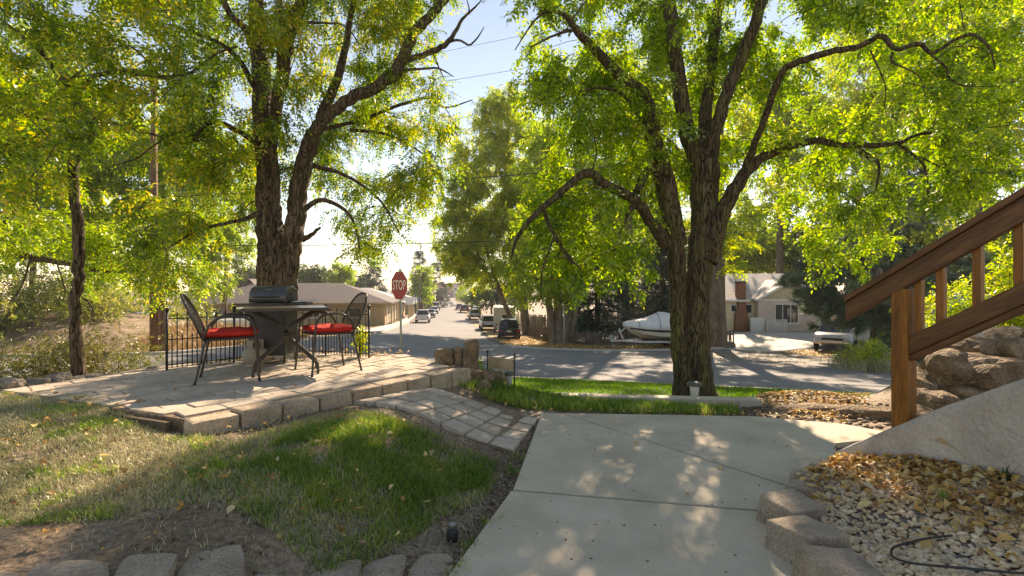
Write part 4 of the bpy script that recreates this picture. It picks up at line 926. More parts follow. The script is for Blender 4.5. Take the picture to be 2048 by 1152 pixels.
# --- far down the street and behind the long building
conifer('fir_tree', 'tall dark fir far down the left side of the street', 840, 118, 497, 34, m_needle, V_FROND2, n_whorl=15, per=8, dens=2.0, low=.08, scl=(1.2, 2.0))
conifer('fir_tree', 'blue green conifer beside the tall fir at the end of the street', 874, 135, 520, 24, m_needle, V_FROND2, n_whorl=12, per=8, dens=1.8, low=.05, scl=(1.4, 2.2), taper=1.4)
conifer('fir_tree', 'dark fir behind the stop sign and porch roofs', 748, 96, 520, 45, m_needle, V_FROND2, n_whorl=13, per=8, dens=2, low=.08, scl=(1.2, 2.0))
far_tree('street_tree', 'green rounded tree below the tall fir along the street', 845, 104, None, 8, [(845, 570, 26, 38, 1), (850, 545, 18, 20, .6)], 60, m_leaf_mid, V_FAR2, 1.1, twigs=5, sprays=4)
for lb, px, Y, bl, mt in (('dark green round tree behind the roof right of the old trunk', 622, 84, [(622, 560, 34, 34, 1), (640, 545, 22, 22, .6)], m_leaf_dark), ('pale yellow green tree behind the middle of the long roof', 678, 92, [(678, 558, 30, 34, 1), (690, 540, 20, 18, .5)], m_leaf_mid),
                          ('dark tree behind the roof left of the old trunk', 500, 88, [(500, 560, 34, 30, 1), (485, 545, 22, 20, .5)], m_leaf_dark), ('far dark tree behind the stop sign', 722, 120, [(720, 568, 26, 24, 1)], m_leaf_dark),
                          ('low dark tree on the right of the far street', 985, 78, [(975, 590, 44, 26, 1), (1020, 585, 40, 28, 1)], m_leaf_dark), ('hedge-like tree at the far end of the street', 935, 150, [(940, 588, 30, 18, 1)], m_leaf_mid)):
    far_tree('distant_tree', lb, px, Y, None, 5, bl, 60, mt, V_FAR2, 1.2, twigs=5, sprays=4)
# shrubs
shrub('wild_bush', 'loose brown green bush beside the slim tree', onground(-7.55, 8.6), 1.1, 1.25, 1500, m_wild, V_NEAR, stems=60, cat='bush', scl=(.4, .75), stem_r=.007)
shrub('wild_bush', 'dry tangled bush at the left edge of the picture', onground(-8.7, 8.8), .9, 1.0, 1000, m_wild, V_NEAR, stems=30, cat='bush', scl=(.4, .7), stem_r=.007)
for k, (px, Y, r_, h_, mt, lb) in enumerate([(60, 21, 2.4, 2.2, m_shrub, 'sprawling pale sagebrush high on the left bank'), (190, 22, 1.8, 1.7, m_shrub, 'sagebrush just right of the slim trunk on the bank'), (-10, 19, 2.0, 2.0, m_shrub, 'sagebrush at the left edge of the bank'), (120, 26, 2.2, 2.2, m_leaf_mid, 'greener bush behind the sagebrush on the bank'), (255, 30, 2.4, 2.4, m_shrub, 'reddish brush between the slim tree and the utility pole'), (370, 33, 2.4, 2.2, m_shrub, 'orange brush behind the iron fence')]):
    X = (px - 1024) * Y / F; shrub('sagebrush', lb, onground(X, Y), r_, h_, 420, mt, V_FAR, stems=26, cat='bush', scl=(.45, .8), stem_r=.015)
for px, Y, r_, h_, mt, lb in [(1745, 19.6, 1.0, 1.1, m_leaf_yellow, 'yellow green bush below the pine'), (1722, 21, .9, .8, m_shrub, 'reddish brown shrub beside the driveway pickup'), (1700, 22.6, .6, .42, m_leaf_dark, 'low green shrub by the right-hand kerb'), (1920, 17, .9, .9, m_leaf_dark, 'dark green shrub beside the bin behind the balusters'), (1830, 21, .8, .7, m_leaf_yellow, 'small yellow bush in front of the garage')]:
    X = (px - 1024) * Y / F; shrub('garden_shrub', lb, onground(X, Y), r_, h_, 520, mt, V_ELM, stems=22, cat='shrub', scl=(.8, 1.4), stem_r=.012)
# ------------------------------------------------------------------ grass
def blades(P, zf, hmin, hmax, w, lean=.45, curl=.5):
    n = len(P); h = hmin + (hmax - hmin) * rng.random(n) ** 1.3; a = rng.random(n) * 6.283; side = np.stack([np.cos(a), np.sin(a), np.zeros(n)], -1)
    b = rng.random(n) * 6.283; d = np.stack([np.cos(b), np.sin(b), np.zeros(n)], -1) * (lean * rng.random(n) ** .7 * h)[:, None]
    base = np.column_stack([P, zf(P[:, 0], P[:, 1]) - .035]); up = np.array((0, 0, 1.)); ww = (w * (.7 + .6 * rng.random(n)))[:, None]
    m = base + d * .35 + up * (h * .6)[:, None]; t = base + d * (1 + curl * .3) + up * (h * (1 - .25 * rng.random(n)))[:, None]
    V = np.stack([base - side * ww / 2, base + side * ww / 2, m + side * ww * .4, m - side * ww * .4, t], 1).reshape(-1, 3)
    i = np.arange(n)[:, None] * 5
    Fc = np.concatenate([i + np.array([[0, 1, 2]]), i + np.array([[0, 2, 3]]), i + np.array([[3, 2, 4]])])
    return V, Fc
m_grass = leafmat('grass', [(0, (.06, .14, .014)), (.45, (.125, .26, .024)), (.75, (.26, .35, .05)), (1, (.46, .43, .19))], trans=.45, tcol=(1.4, 1.5, .7), gloss=.04, cscale=2.5)
m_lawngrass = leafmat('lawn grass', [(0, (.06, .15, .010)), (.5, (.11, .25, .015)), (1, (.20, .32, .025))], trans=.45, tcol=(1.4, 1.5, .6), gloss=.04, cscale=1.5)
m_drygrass = leafmat('dry grass', [(0, (.17, .21, .07)), (.4, (.36, .36, .19)), (.75, (.54, .49, .31)), (1, (.62, .56, .40))], trans=.3, tcol=(1.1, 1.1, .9), gloss=.04, cscale=2.5)
def pxpoly(pl, z): return [tuple(gp(x, y, z)[:2]) for x, y in pl]
def keep_noise(P, f, th, seed=0):
    return np.array([mnoise.noise(Vector((p[0] * f + seed, p[1] * f, 0))) > th for p in P])
YARD = pxpoly([(-60, 808), (160, 812), (250, 850), (330, 885), (480, 895), (620, 850), (700, 835), (790, 840), (900, 866), (995, 890), (970, 925), (880, 960), (820, 1000), (700, 1070), (640, 1085), (560, 1050), (440, 1000), (340, 1010), (230, 1035), (60, 1050), (-60, 1055)], .2)
GREEN = pxpoly([(540, 930), (600, 892), (690, 880), (780, 862), (890, 868), (998, 888), (972, 925), (880, 958), (830, 990), (730, 1050), (650, 1075), (620, 1020), (560, 985), (500, 965)], .12)
P = sample_poly(YARD, 66000); green = inpoly(P, GREEN)
fade = np.array([mnoise.noise(Vector((p[0] * 2.2, p[1] * 2.2, 3))) * .5 + mnoise.noise(Vector((p[0] * 6, p[1] * 6, 1))) * .35 for p in P])
pd = P[(~green) & (rng.random(len(P)) < np.clip(.85 + fade * 1.6, .05, 1) * np.where(P[:, 0] > -1.0, .45, 1))]
pd = np.concatenate([pd, sample_poly(DIRT_NEAR, 4200), sample_poly(GREEN, 3500)]); V, Fc = blades(pd, gz, .022, .055, .0036, lean=1.0)
tag(mesh_obj('dry_grass', np_mesh('dry_grass', V, Fc, m_drygrass)), 'bleached straw coloured lawn grass in the sun left of the green patch', 'grass', kind='stuff')
pg = np.concatenate([P[green & (fade > -.30)], sample_poly(GREEN, 22000)]); pg = pg[rng.random(len(pg)) < np.clip(np.array([.75 + 1.3 * mnoise.noise(Vector((p[0] * 3.1 + 8, p[1] * 3.1, 0))) + .9 * mnoise.noise(Vector((p[0] * 9, p[1] * 9, 2))) for p in pg]), .06, 1)]
band = P[~green]; dg = np.linalg.norm(band[:, None] - np.array(GREEN)[None], axis=2).min(1); band = band[rng.random(len(band)) < np.clip(.55 - dg * 1.1, 0, 1)]; pg = np.concatenate([pg, band])
V, Fc = blades(pg, gz, .018, .075, .0038, lean=.9)
V2, Fc2 = blades(P[(~green) & (fade > .12)][:7000], gz, .03, .065, .0042, lean=.8)
tag(mesh_obj('green_grass', np_mesh('green_grass', np.concatenate([V, V2]), np.concatenate([Fc, Fc2 + len(V)]), m_grass)), 'lush green lawn grass between the paver path and the dirt strip', 'grass', kind='stuff')
# strip of rough grass behind the slab and the bright front lawn
STRIP = [(-.85, 5.45), (-.2, 5.15), (.6, 5.02), (1.5, 5.0), (2.35, 4.98), (2.5, 5.35), (2.7, 5.75), (.8, 5.92), (-.3, 6.2), (-1.0, 6.6)]
ps = sample_poly(STRIP, 15000); ps = ps[keep_noise(ps, 2.4, -.38, 4)]
V, Fc = blades(ps, gz, .04, .13, .007, lean=.6); tag(mesh_obj('rough_grass', np_mesh('rough_grass', V, Fc, m_grass)), 'tufty rough grass strip along the far edge of the concrete slab', 'grass', kind='stuff')
pl_ = sample_poly(LAWN, 48000); V, Fc = blades(pl_, lambda x, y: gz(x, y) + .03, .035, .085, .014, lean=.7)
tag(mesh_obj('lawn_grass', np_mesh('lawn_grass', V, Fc, m_lawngrass)), 'short bright green front lawn sloping down to the street', 'grass', kind='stuff')
# weeds on bare dirt beside the walkway
pw = []
for c in [(-.12, 2.6), (-.2, 2.35), (.0, 3.35), (-.45, 2.9), (-.9, 2.6), (-1.4, 2.9), (-.25, 2.15), (-.75, 3.0), (-.3, 3.3), (.05, 3.6)]: pw.append(np.array(c) + rng.normal(0, .035, (60, 2)))
V, Fc = blades(np.concatenate(pw), gz, .03, .09, .0045, lean=.9); tag(mesh_obj('weeds', np_mesh('weeds', V, Fc, m_grass)), 'sparse weeds sprouting from the dirt beside the walkway', 'weeds', kind='stuff')
# dry field across the street
FIELD = [(-15.0, 18.6), (-11.0, 20.5), (-11.2, 26), (-14.5, 36), (-19, 34), (-17, 24)]
V, Fc = blades(sample_poly(FIELD, 6500), gz, .2, .5, .03, lean=.7); m_field = leafmat('field grass', [(0, (.24, .13, .05)), (.5, (.38, .24, .11)), (1, (.48, .35, .19))], trans=.3, tcol=(1.1, 1.05, .9))
tag(mesh_obj('dry_field', np_mesh('dry_field', V, Fc, m_field)), 'rust and straw coloured tall dry grass across the street at the left', 'grass', kind='stuff')
P2 = np.concatenate([np.array(((px - 1024) * Y / F, Y)) + rng.normal(0, .35, (160, 2)) for px, Y in ((1790, 18.5), (1765, 18.7), (1720, 19.2), (1815, 19.5), (1695, 20.5))])
V, Fc = blades(P2, gz, .35, .8, .02, lean=.7); tag(mesh_obj('tall_grass', np_mesh('tall_grass', V, Fc, m_drygrass)), 'clumps of tall tan ornamental grass along the right-hand kerb', 'grass', kind='stuff')

# ------------------------------------------------------------------ fallen leaves
def leaf_mesh(seed, l=.055, w=.031):
    r = np.random.default_rng(seed); V = []; n = 5; curl = r.normal(0, .55); fold = .05 + .55 * r.random(); tw = r.normal(0, .9); w *= .8 + .4 * r.random()
    for i in range(n + 1):
        t = i / n; ww = w / 2 * math.sin(math.pi * min(1, t ** .8 * .97 + .02)); x = (t - .5) * l; z = curl * l * ((t - .5) ** 2 * 4 - .5) * .5
        a = tw * (t - .5); dy, dz = math.cos(a), math.sin(a)
        V += [(x, -ww * dy, z + fold * ww - ww * dz), (x, 0, z), (x, ww * dy, z + fold * ww + ww * dz)]
    V += [(-.5 * l - .014, .001, z * .2), (-.5 * l - .014, -.001, z * .2)]
    Fc = []
    for i in range(n):
        a = i * 3
        Fc += [(a, a + 3, a + 4, a + 1), (a + 1, a + 4, a + 5, a + 2)]
    return np.array(V), np.array(Fc)
def objmat(name, stops, rough=.6):
    m = bpy.data.materials.new(name); m.use_nodes = True; N, L = m.node_tree.nodes, m.node_tree.links; N.remove(N['Principled BSDF'])
    o = N.new('ShaderNodeObjectInfo'); g = N.new('ShaderNodeNewGeometry'); ad = N.new('ShaderNodeMath'); ad.operation = 'ADD'; L.new(o.outputs['Random'], ad.inputs[0]); L.new(g.outputs['Random Per Island'], ad.inputs[1])
    fr = N.new('ShaderNodeMath'); fr.operation = 'FRACT'; L.new(ad.outputs[0], fr.inputs[0]); r = ramp_node(N, stops); L.new(fr.outputs[0], r.inputs[0])
    n = N.new('ShaderNodeTexNoise'); n.inputs['Scale'].default_value = 60; n.inputs['Detail'].default_value = 3; L.new(g.outputs['Position'], n.inputs['Vector'])
    mr = N.new('ShaderNodeMapRange'); mr.inputs['To Min'].default_value = .55; mr.inputs['To Max'].default_value = 1.35; L.new(n.outputs[0], mr.inputs[0])
    mx = N.new('ShaderNodeVectorMath'); mx.operation = 'MULTIPLY'; L.new(r.outputs[0], mx.inputs[0]); L.new(mr.outputs[0], mx.inputs[1])
    d = N.new('ShaderNodeBsdfDiffuse'); t = N.new('ShaderNodeBsdfTranslucent'); L.new(mx.outputs[0], d.inputs[0]); L.new(mx.outputs[0], t.inputs[0])
    gl = N.new('ShaderNodeBsdfGlossy'); gl.inputs['Roughness'].default_value = .45; m1 = N.new('ShaderNodeMixShader'); m1.inputs[0].default_value = .25; L.new(d.outputs[0], m1.inputs[1]); L.new(t.outputs[0], m1.inputs[2])
    m2 = N.new('ShaderNodeMixShader'); m2.inputs[0].default_value = .05; L.new(m1.outputs[0], m2.inputs[1]); L.new(gl.outputs[0], m2.inputs[2]); L.new(m2.outputs[0], N['Material Output'].inputs['Surface'])
    return m
m_fallen = objmat('fallen leaf', [(0, (.24, .12, .04)), (.2, (.42, .21, .06)), (.4, (.60, .34, .09)), (.6, (.68, .45, .15)), (.8, (.72, .55, .24)), (.92, (.62, .52, .34)), (1, (.30, .15, .05))])
LVAR = [leaf_mesh(k) for k in range(14)]
LME = [np_mesh('fallen_leaf', v, f, m_fallen, True) for v, f in LVAR]
LITTER = [tuple(p) for p in ((1.72, 2.95), (2.25, 3.32), tuple(wl_pt(.5, -.03)), tuple(wl_pt(1.1, -.03)), tuple(wl_pt(1.6, -.03)), (2.75, 1.35), (2.2, 1.55), (1.85, 2.0), (1.62, 2.5))]
def leaf_weight(P):
    d = (P[:, 0] - 2.15) * .55 + (P[:, 1] - 2.5) * .55
    return np.clip(.38 + d * 1.1 + .6 * np.array([mnoise.noise(Vector((p[0] * 3, p[1] * 3, 5))) for p in P]), .03, 1)
cand = sample_poly(LITTER, 2900); keep = rng.random(len(cand)) < leaf_weight(cand); cand = cand[keep]; vis = cand[np.argsort(cand[:, 1])]
front_, rest = vis[:270], vis[270:]
def put_leaf(x, y, z, parent, s=1.0, tilt=.3):
    o = mesh_obj('fallen_leaf', LME[int(rng.integers(len(LME)))], parent, (x, y, z)); o.rotation_euler = (rng.normal(0, tilt), rng.normal(0, tilt), rng.random() * 6.283); k = s * (.55 + .65 * rng.random()); o.scale = (k, k, k); return o
for x, y in front_: put_leaf(x, y, float(bedz(x, y)) + .022 + .02 * rng.random(), bed)
FARLEAF = [(np.array([(-.03, 0, 0), (0, -.016, .006), (.03, 0, .002), (0, .016, .008)]), np.array([[0, 1, 2, 3]]))]
def leaf_stuff(name, P, zf, dz, label, s=1.0, tilt=.35):
    LV_ = LVAR if s < 1.5 else FARLEAF
    g = Geo(); ids = rng.integers(len(LV_), size=len(P)); z = zf(P[:, 0], P[:, 1]) + dz
    for k, (V0, F0) in enumerate(LV_):
        m = ids == k; n = m.sum()
        if n: g.add(*bake(V0, F0, np.column_stack([P[m], z[m] + .015 * rng.random(n)]), rand_rot(n, tilt), np.repeat((s * (.7 + .6 * rng.random(n)))[:, None], 3, 1)))
    o = g.obj(name, m_fallen); return tag(o, label, 'leaves', kind='stuff')
leaf_stuff('leaf_litter', np.concatenate([rest, sample_poly(LITTER, 120)]), bedz, .024, 'thick layer of golden fallen leaves on the gravel by the stucco wall')
leaf_stuff('leaf_litter', sample_poly(DIRT_NEAR, 420), gz, -.022, 'small leaf scraps scattered over the bare dirt strip', .32, .5)
# single leaves on lawn, dirt, path, slab and patio
ply = sample_poly(pxpoly([(0, 830), (250, 840), (420, 890), (700, 850), (960, 885), (860, 1000), (700, 1120), (0, 1130)], .12), 130)
for x, y in ply: put_leaf(x, y, gzf(x, y) + .022, ground, .95)
for px, py in ((1690, 905), (1440, 936), (1190, 1052), (1225, 835), (1285, 866), (1375, 992), (1430, 918), (1273, 887), (1040, 952), (1650, 815), (1672, 897), (1548, 884), (1574, 893)):
    p = gp(px, py, .008); put_leaf(p.x, p.y, .012, walk, .7 if px != 1440 else .9)
for x, y in sample_poly(PATIO, 26): put_leaf(x, y, PZ + .012, patio, .9)
leaf_stuff('leaf_litter', sample_poly([(3.1, 4.9), (3.6, 5.0), (4.6, 6.2), (4.8, 7.2), (3.6, 7.0), (3.0, 6.0)], 1100), gz, -.005, 'golden leaf carpet on the low bank between slab and street', .9)
leaf_stuff('leaf_litter', sample_poly([(-3.8, 5.6), (-1.9, 6.2), (-1.3, 6.9), (-3.4, 7.3)], 160), lambda x, y: np.full(np.shape(x), PZ), .012, 'leaves gathered along the foot of the iron fence', .9)
leaf_stuff('leaf_litter', sample_poly([(-.9, 5.4), (.2, 4.95), (2.4, 4.9), (3.2, 4.5), (3.4, 4.9), (2.5, 5.3), (.5, 5.2), (-.8, 5.8)], 230), gz, -.01, 'leaves lying in the rough grass edge beyond the slab', .85)
leaf_stuff('leaf_litter', sample_poly([(13.0, 30.3), (5.2, 29.0), (1.7, 30), (-.3, 32.3), (-1.2, 38), (1.6, 44), (3.2, 36), (5.2, 33), (13, 32)], 5000), gz, .05, 'tan leaf litter covering the verge by the boat and picket fence', 2.6)
leaf_stuff('leaf_litter', sample_poly([(17.4, 22.6), (15.7, 28.5), (18, 29.8), (22, 26), (22, 22), (20.3, 21)], 1800), gz, .04, 'brown leaf litter under the pine beside the driveway', 2.4)
leaf_stuff('leaf_litter', np.column_stack([rng.uniform(8, 21, 700), rng.uniform(20, 29, 700)])[lambda P: True] if False else sample_poly([(12, 21), (17, 20.2), (17, 24), (14, 29.5), (8, 28.6)], 500), gz, .012, 'scattered leaves blown over the street near the driveway', 2.0)
# ------------------------------------------------------------------ stair railing
rail = thing('stair_railing', 'brown stained wooden stair railing with square post on the stucco wall', 'railing', (*wl_pt(.4, .06), .36))
RO = Vector(rail.location)
def rl(t, z, off=.06): x, y = wl_pt(t, off); return Vector((x, y, z))
sl = .626 / 1.0
def rz(t): return 1.194 + .626 * (t - .056)          # top of the handrail
ROT = Matrix(((.93, .36, 0), (.36, -.93, 0), (0, 0, 1))).transposed()
def rbar(t0, t1, dz, w, h, off, name, mat, bev=.004):
    mb = MB(); a, b = rl(t0, rz(t0) + dz, off), rl(t1, rz(t1) + dz, off); d = (b - a).normalized()
    y = Vector((.93, .36, 0)); zx = d.cross(y); zx = zx if zx.z > 0 else -zx
    # plumb-cut ends: extrude a parallelogram
    for s in (0,):
        pts = []
        for p in (a, b):
            for sx, sz in ((-1, -1), (1, -1), (1, 1), (-1, 1)): pts.append(mb.bm.verts.new(p + y * sx * w / 2 + Vector((0, 0, sz * h / 2))))
        for f in ((3, 2, 1, 0), (4, 5, 6, 7), (0, 1, 5, 4), (1, 2, 6, 5), (2, 3, 7, 6), (3, 0, 4, 7)): mb.bm.faces.new([pts[i] for i in f])
    bmesh.ops.bevel(mb.bm, geom=mb.bm.edges[:], offset=bev, segments=2, affect='EDGES')
    return mb.build(name, mat, rail, RO)
rbar(.05, 2.4, -.022, .105, .042, .06, 'handrail_cap', m_cedar_rail)
rbar(.055, 2.4, -.058, .065, .026, .06, 'sub_rail', m_cedar_rail)
rbar(.06, 2.4, -.125, .04, .105, .03, 'top_rail', m_cedar_rail)
rbar(.44, 2.4, -.545, .04, .115, .045, 'bottom_rail', m_cedar_rail)
rbar(.44, 2.4, -.625, .04, .04, .06, 'bottom_rail', m_cedar_rail)
mb = MB(); mb.box(rl(.40, .76) - Vector((.0, 0, 0)), (.095, .095, .97), ROT, bev=.006); mb.build('post', m_cedar, rail, RO)
mb = MB(); mb.box(rl(1.72, 1.62), (.095, .095, 1.05), ROT, bev=.006); mb.build('post', m_cedar, rail, RO)
for t in (.485, .60, .775, .95, 1.125, 1.30, 1.475):
    zb, zt = rz(t) - .50, rz(t) - .165; mb = MB(); mb.box(rl(t, (zb + zt) / 2, .06), (.04, .04, zt - zb), ROT, bev=.003); mb.build('baluster', m_cedar, rail, RO)

# ------------------------------------------------------------------ boulder retaining wall behind the stairs
rw = thing('boulder_wall', 'low wall of brown lava boulders under the mound behind the stair railing', 'wall', onground(4.2, 4.4))
WO = Vector(rw.location)
for k, (px, py, Y, rx, ry) in enumerate([(1868, 806, 4.25, 38, 28), (1935, 800, 4.3, 42, 30), (1850, 836, 4.1, 34, 22), (1905, 742, 4.5, 50, 42), (1985, 752, 4.35, 66, 44), (2040, 800, 4.2, 60, 44), (1980, 822, 4.1, 48, 28), (2060, 715, 4.5, 60, 38), (1960, 700, 4.75, 52, 30), (2120, 770, 4.2, 60, 50), (1838, 775, 4.6, 26, 28), (2130, 690, 4.6, 60, 45)]):
    c = at(px, py, Y); s_ = Y / F; mb = MB(); mb.rock(c, (rx * s_, .24, ry * s_), seed=k + 3, rough=.28, sub=3, boxy=.3); mb.build('boulder', m_lava, rw, WO, smooth=False)

# ------------------------------------------------------------------ rocks round the patio
def stone(label, c, size, seed, mat=m_rock, boxy=.2, rot=0, rough=.28, sub=3, group=None, name='garden_rock'):
    mb = MB(); mb.rock((0, 0, 0), size, seed=seed, rough=rough, sub=sub, boxy=boxy, rot=rot); o = mb.build(name, mat, None, None, smooth=False); o.location = c; return tag(o, label, 'rock', group)
GRP = 'lava rocks round the patio'
for k, (lb, px, py, Y, w, h, bx) in enumerate([
    ('tall upright lava column, tallest of the three standing stones', 943, 712, 5.95, 30, 62, .85), ('narrow pointed upright stone in the middle of the three standing stones', 918, 716, 6.05, 20, 44, .7), ('squat square standing stone next to the patio corner', 889, 714, 6.0, 42, 32, .8)]):
    c = at(px, py, Y); s_ = Y / F; stone(lb, c, (w * .54 * s_, .10, h * .60 * s_), 30 + k, m_lava, bx, 0, .16, 3, GRP, 'standing_stone')
for k, (lb, px, py, Y, w, h) in enumerate([
    ('rounded rock below the tall standing stone', 938, 748, 5.75, 44, 24), ('wide low rock right of the standing stones', 972, 752, 5.9, 42, 24), ('small pale pointed rock at the grass edge below the standing stones', 968, 768, 5.5, 24, 14), ('dark rock beside the small path light near the blank sign', 998, 755, 6.1, 24, 22), ('flat rock wedged against the last patio block', 912, 742, 5.6, 34, 20),
    ('flat grey rock under the stop sign post', 793, 720, 6.8, 60, 12), ('small rock right of the iron fence corner post', 752, 714, 6.7, 22, 16), ('low rock between stop sign and standing stones', 838, 722, 6.5, 36, 10),
    ('large rounded grey rock at the left edge of the patio', 20, 770, 4.5, 52, 28), ('dark rock left of the slim trunk', 70, 768, 4.65, 34, 20), ('tall dark rock just left of the slim trunk', 118, 760, 4.85, 36, 26), ('small rock hugging the slim trunk', 158, 760, 5.0, 26, 14), ('smooth dark rock just right of the slim trunk', 188, 754, 5.1, 36, 16),
    ('leaf strewn flat rock midway between slim trunk and fence', 268, 747, 5.4, 50, 12), ('tan rock against the left fence post', 312, 741, 5.6, 40, 16), ('rock at the foot of the left fence panel', 385, 728, 6.1, 40, 14), ('dark rock under the fence behind the left chair', 452, 722, 6.35, 44, 12), ('mossy rock at the far left rim of the patio', -30, 782, 4.35, 44, 26)]):
    c = at(px, py + h * .2, Y); s_ = Y / F; stone(lb, c, (w * .56 * s_, .13, h * .78 * s_), 50 + k, m_rock if px < 700 else m_lava, .25, rng.normal(0, .15), .25, 3, GRP)
stone('dark flat boulder lying in the yellow leaves on the low bank', at(1655, 792, 6.6), (.16, .12, .07), 90, m_rock, .3)
stone('long low soil covered ledge rock behind the far corner of the slab', at(1640, 825, 5.5), (.62, .16, .10), 91, m_lava, .3, .1)
stone('long low ledge rock half buried at the right of the slab', at(1745, 832, 5.1), (.38, .14, .11), 92, m_lava, .3, -.2)

# ------------------------------------------------------------------ patio table
tx, ty, ta = -2.45, 5.25, R(25)
table = thing('patio_table', 'bronze metal patio table with square top and crossed bent legs', 'table', (tx, ty, PZ), ta)
mb = MB(); mb.box((0, 0, .707), (.80, .80, .02), bev=.006); mb.box((0, .392, .70), (.82, .03, .034), bev=.008); mb.box((0, -.392, .70), (.82, .03, .034), bev=.008); mb.box((.392, 0, .70), (.03, .76, .034), bev=.008); mb.box((-.392, 0, .70), (.03, .76, .034), bev=.008)
mb.build('table_top', m_bronze, table)
for sy in (-1, 1):
    for sx in (-1, 1):
        y = sy * .13; pts = cr_path([(sx * .33, y + sy * .03, .688), (sx * .12, y, .56), (sx * .045, y, .50), (sx * .03, y, .43), (sx * .045, y, .36), (sx * .12, y, .29), (sx * .27, y + sy * .04, .14), (sx * .305, y + sy * .05, .10), (sx * .31, y + sy * .05, 0.0)], 4)
        mb = MB(); mb.tube(pts, .0145, 10); mb.build('leg', m_bronze, table)
    mb = MB(); mb.lathe([(.02, -.035), (.024, -.03), (.024, .03), (.02, .035)], (0, sy * .13, .43), 12, 'X'); mb.build('leg_clamp', m_black, table)
mb = MB(); mb.tube([(0, -.13, .43), (0, .13, .43)], .012, 8); mb.build('stretcher', m_bronze, table)

# ------------------------------------------------------------------ chairs and cushions
def chair(label, loc, rz_):
    c = thing('patio_chair', label, 'chair', loc, rz_, 'bronze patio chairs at the table'); r = .0115
    W = .235
    # seat ring and mesh
    ring = cr_path([(.23, -.15, .43), (.24, 0, .433), (.23, .15, .43), (.16, W - .01, .43), (0, W, .425), (-.16, W - .02, .42), (-.22, .12, .418), (-.23, 0, .418), (-.22, -.12, .418), (-.16, -W + .02, .42), (0, -W, .425), (.16, -W + .01, .43), (.23, -.15, .43)], 4)
    mb = MB(); mb.tube(ring, r, 8, cap=False); mb.build('seat_frame', m_bronze, c)
    sp = ring[:, :2]; mb = MB()
    for k in range(-15, 16):
        q = k * .0148
        xs = np.linspace(-.24, .24, 60); ins_ = inpoly(np.column_stack([xs, np.full(60, q)]), [tuple(p) for p in sp]); xx = xs[ins_]
        if len(xx) > 2: mb.beam((xx[0], q, .424), (xx[-1], q, .428), .004, .003)
        ys = np.linspace(-.24, .24, 60); ins_ = inpoly(np.column_stack([np.full(60, q), ys]), [tuple(p) for p in sp]); yy = ys[ins_]
        if len(yy) > 2: mb.beam((q, yy[0], .4262), (q, yy[-1], .4262), .004, .003)
    mb.build('seat_mesh', m_bronze, c)
    # oval reclined back
    def bp(u, v): return Vector((-.215 - .15 * v - .04 * v * v + .05 * (u ** 2) * 4 * .25, u, .42 + .44 * v))
    hoop = [bp(.17 * math.copysign(1, 1), .02), bp(.215, .22), bp(.228, .45), bp(.205, .70), bp(.14, .91), bp(.06, .99), bp(-.06, .99), bp(-.14, .91), bp(-.205, .70), bp(-.228, .45), bp(-.215, .22), bp(-.17, .02)]
    hp_ = cr_path(hoop, 4); mb = MB(); mb.tube(hp_, r, 8); mb.build('back_frame', m_bronze, c)
    prof = [(.17, .0), (.215, .22), (.228, .45), (.205, .70), (.14, .91), (.06, .985)]
    mb = MB()
    for k in range(-14, 15):
        u = k * .0155; vs = [v for v in np.linspace(.02, .98, 25) if np.interp(v, [p[1] for p in prof], [p[0] for p in prof]) > abs(u)]
        if len(vs) > 2:
            pts = [bp(u, v) for v in np.linspace(vs[0], vs[-1], 6)]
            for a, b in zip(pts, pts[1:]): mb.beam(a, b, .0042, .002)
    for v in np.linspace(.03, .96, 30):
        w = float(np.interp(v, [p[1] for p in prof], [p[0] for p in prof])); pts = [bp(u, v) + Vector((.003, 0, 0)) for u in np.linspace(-w, w, 6)]
        for a, b in zip(pts, pts[1:]): mb.beam(a, b, .0042, .002)
    mb.build('back_mesh', m_bronze, c)
    for s in (-1, 1):
        y = s * .255
        pts = cr_path([(.27, s * .275, 0), (.245, y, .30), (.225, y, .52), (.17, y, .615), (.06, y, .645), (-.06, y, .635), (-.15, y, .57), (-.195, s * .24, .46), (-.21, s * .20, .42)], 4)
        mb = MB(); mb.tube(pts, r, 8); mb.build('arm', m_bronze, c)
        pts = cr_path([(-.19, s * .20, .42), (-.225, s * .225, .25), (-.275, s * .25, 0)], 4); mb = MB(); mb.tube(pts, r, 8); mb.build('leg', m_bronze, c)
        for fx, fy in ((.27, .275), (-.275, .25)):
            mb = MB(); mb.lathe([(.014, -.001), (.015, .012), (.012, .02)], (fx, s * fy, 0), 8); mb.build('foot_cap', m_black, c)
    return c
def cushion(label, loc, rz_, seed):
    bm = bmesh.new(); bmesh.ops.create_grid(bm, x_segments=28, y_segments=28, size=.5); V = np.array([v.co[:] for v in bm.verts]); bm.free()
    mb = MB(); n = 29
    bmesh.ops.create_cube(mb.bm, size=1); bmesh.ops.subdivide_edges(mb.bm, edges=mb.bm.edges[:], cuts=16, use_grid_fill=True)
    for v in mb.bm.verts:
        x, y, z = v.co * 2; e = max(abs(x), abs(y)); k = (1 - .10 * (abs(x) * abs(y)) ** 3); puff = (1 - e ** 6 * .75); q = Vector((x * 3 + seed, y * 3, z))
        tuftv = sum(math.exp(-((x - a) ** 2 + (y - b) ** 2) / .03) for a in (-.5, .5) for b in (-.5, .5))
        h = .042 * puff - (.016 * tuftv if z > 0 else 0)
        v.co = Vector((x * .235 * k, y * .235 * k, z * h + .008 * mnoise.noise(q) * (1 if z > 0 else .3) + .006 * mnoise.noise(q * 2.4)))
    o = mb.build('seat_cushion', m_red, None, smooth=True); o.location = loc; o.rotation_euler = (0, 0, rz_); return tag(o, label, 'cushion', 'red seat cushions')
ch1, a1 = (-2.86, 4.90, PZ), R(27)
ch2, a2 = (-2.05, 5.40, PZ), R(221)
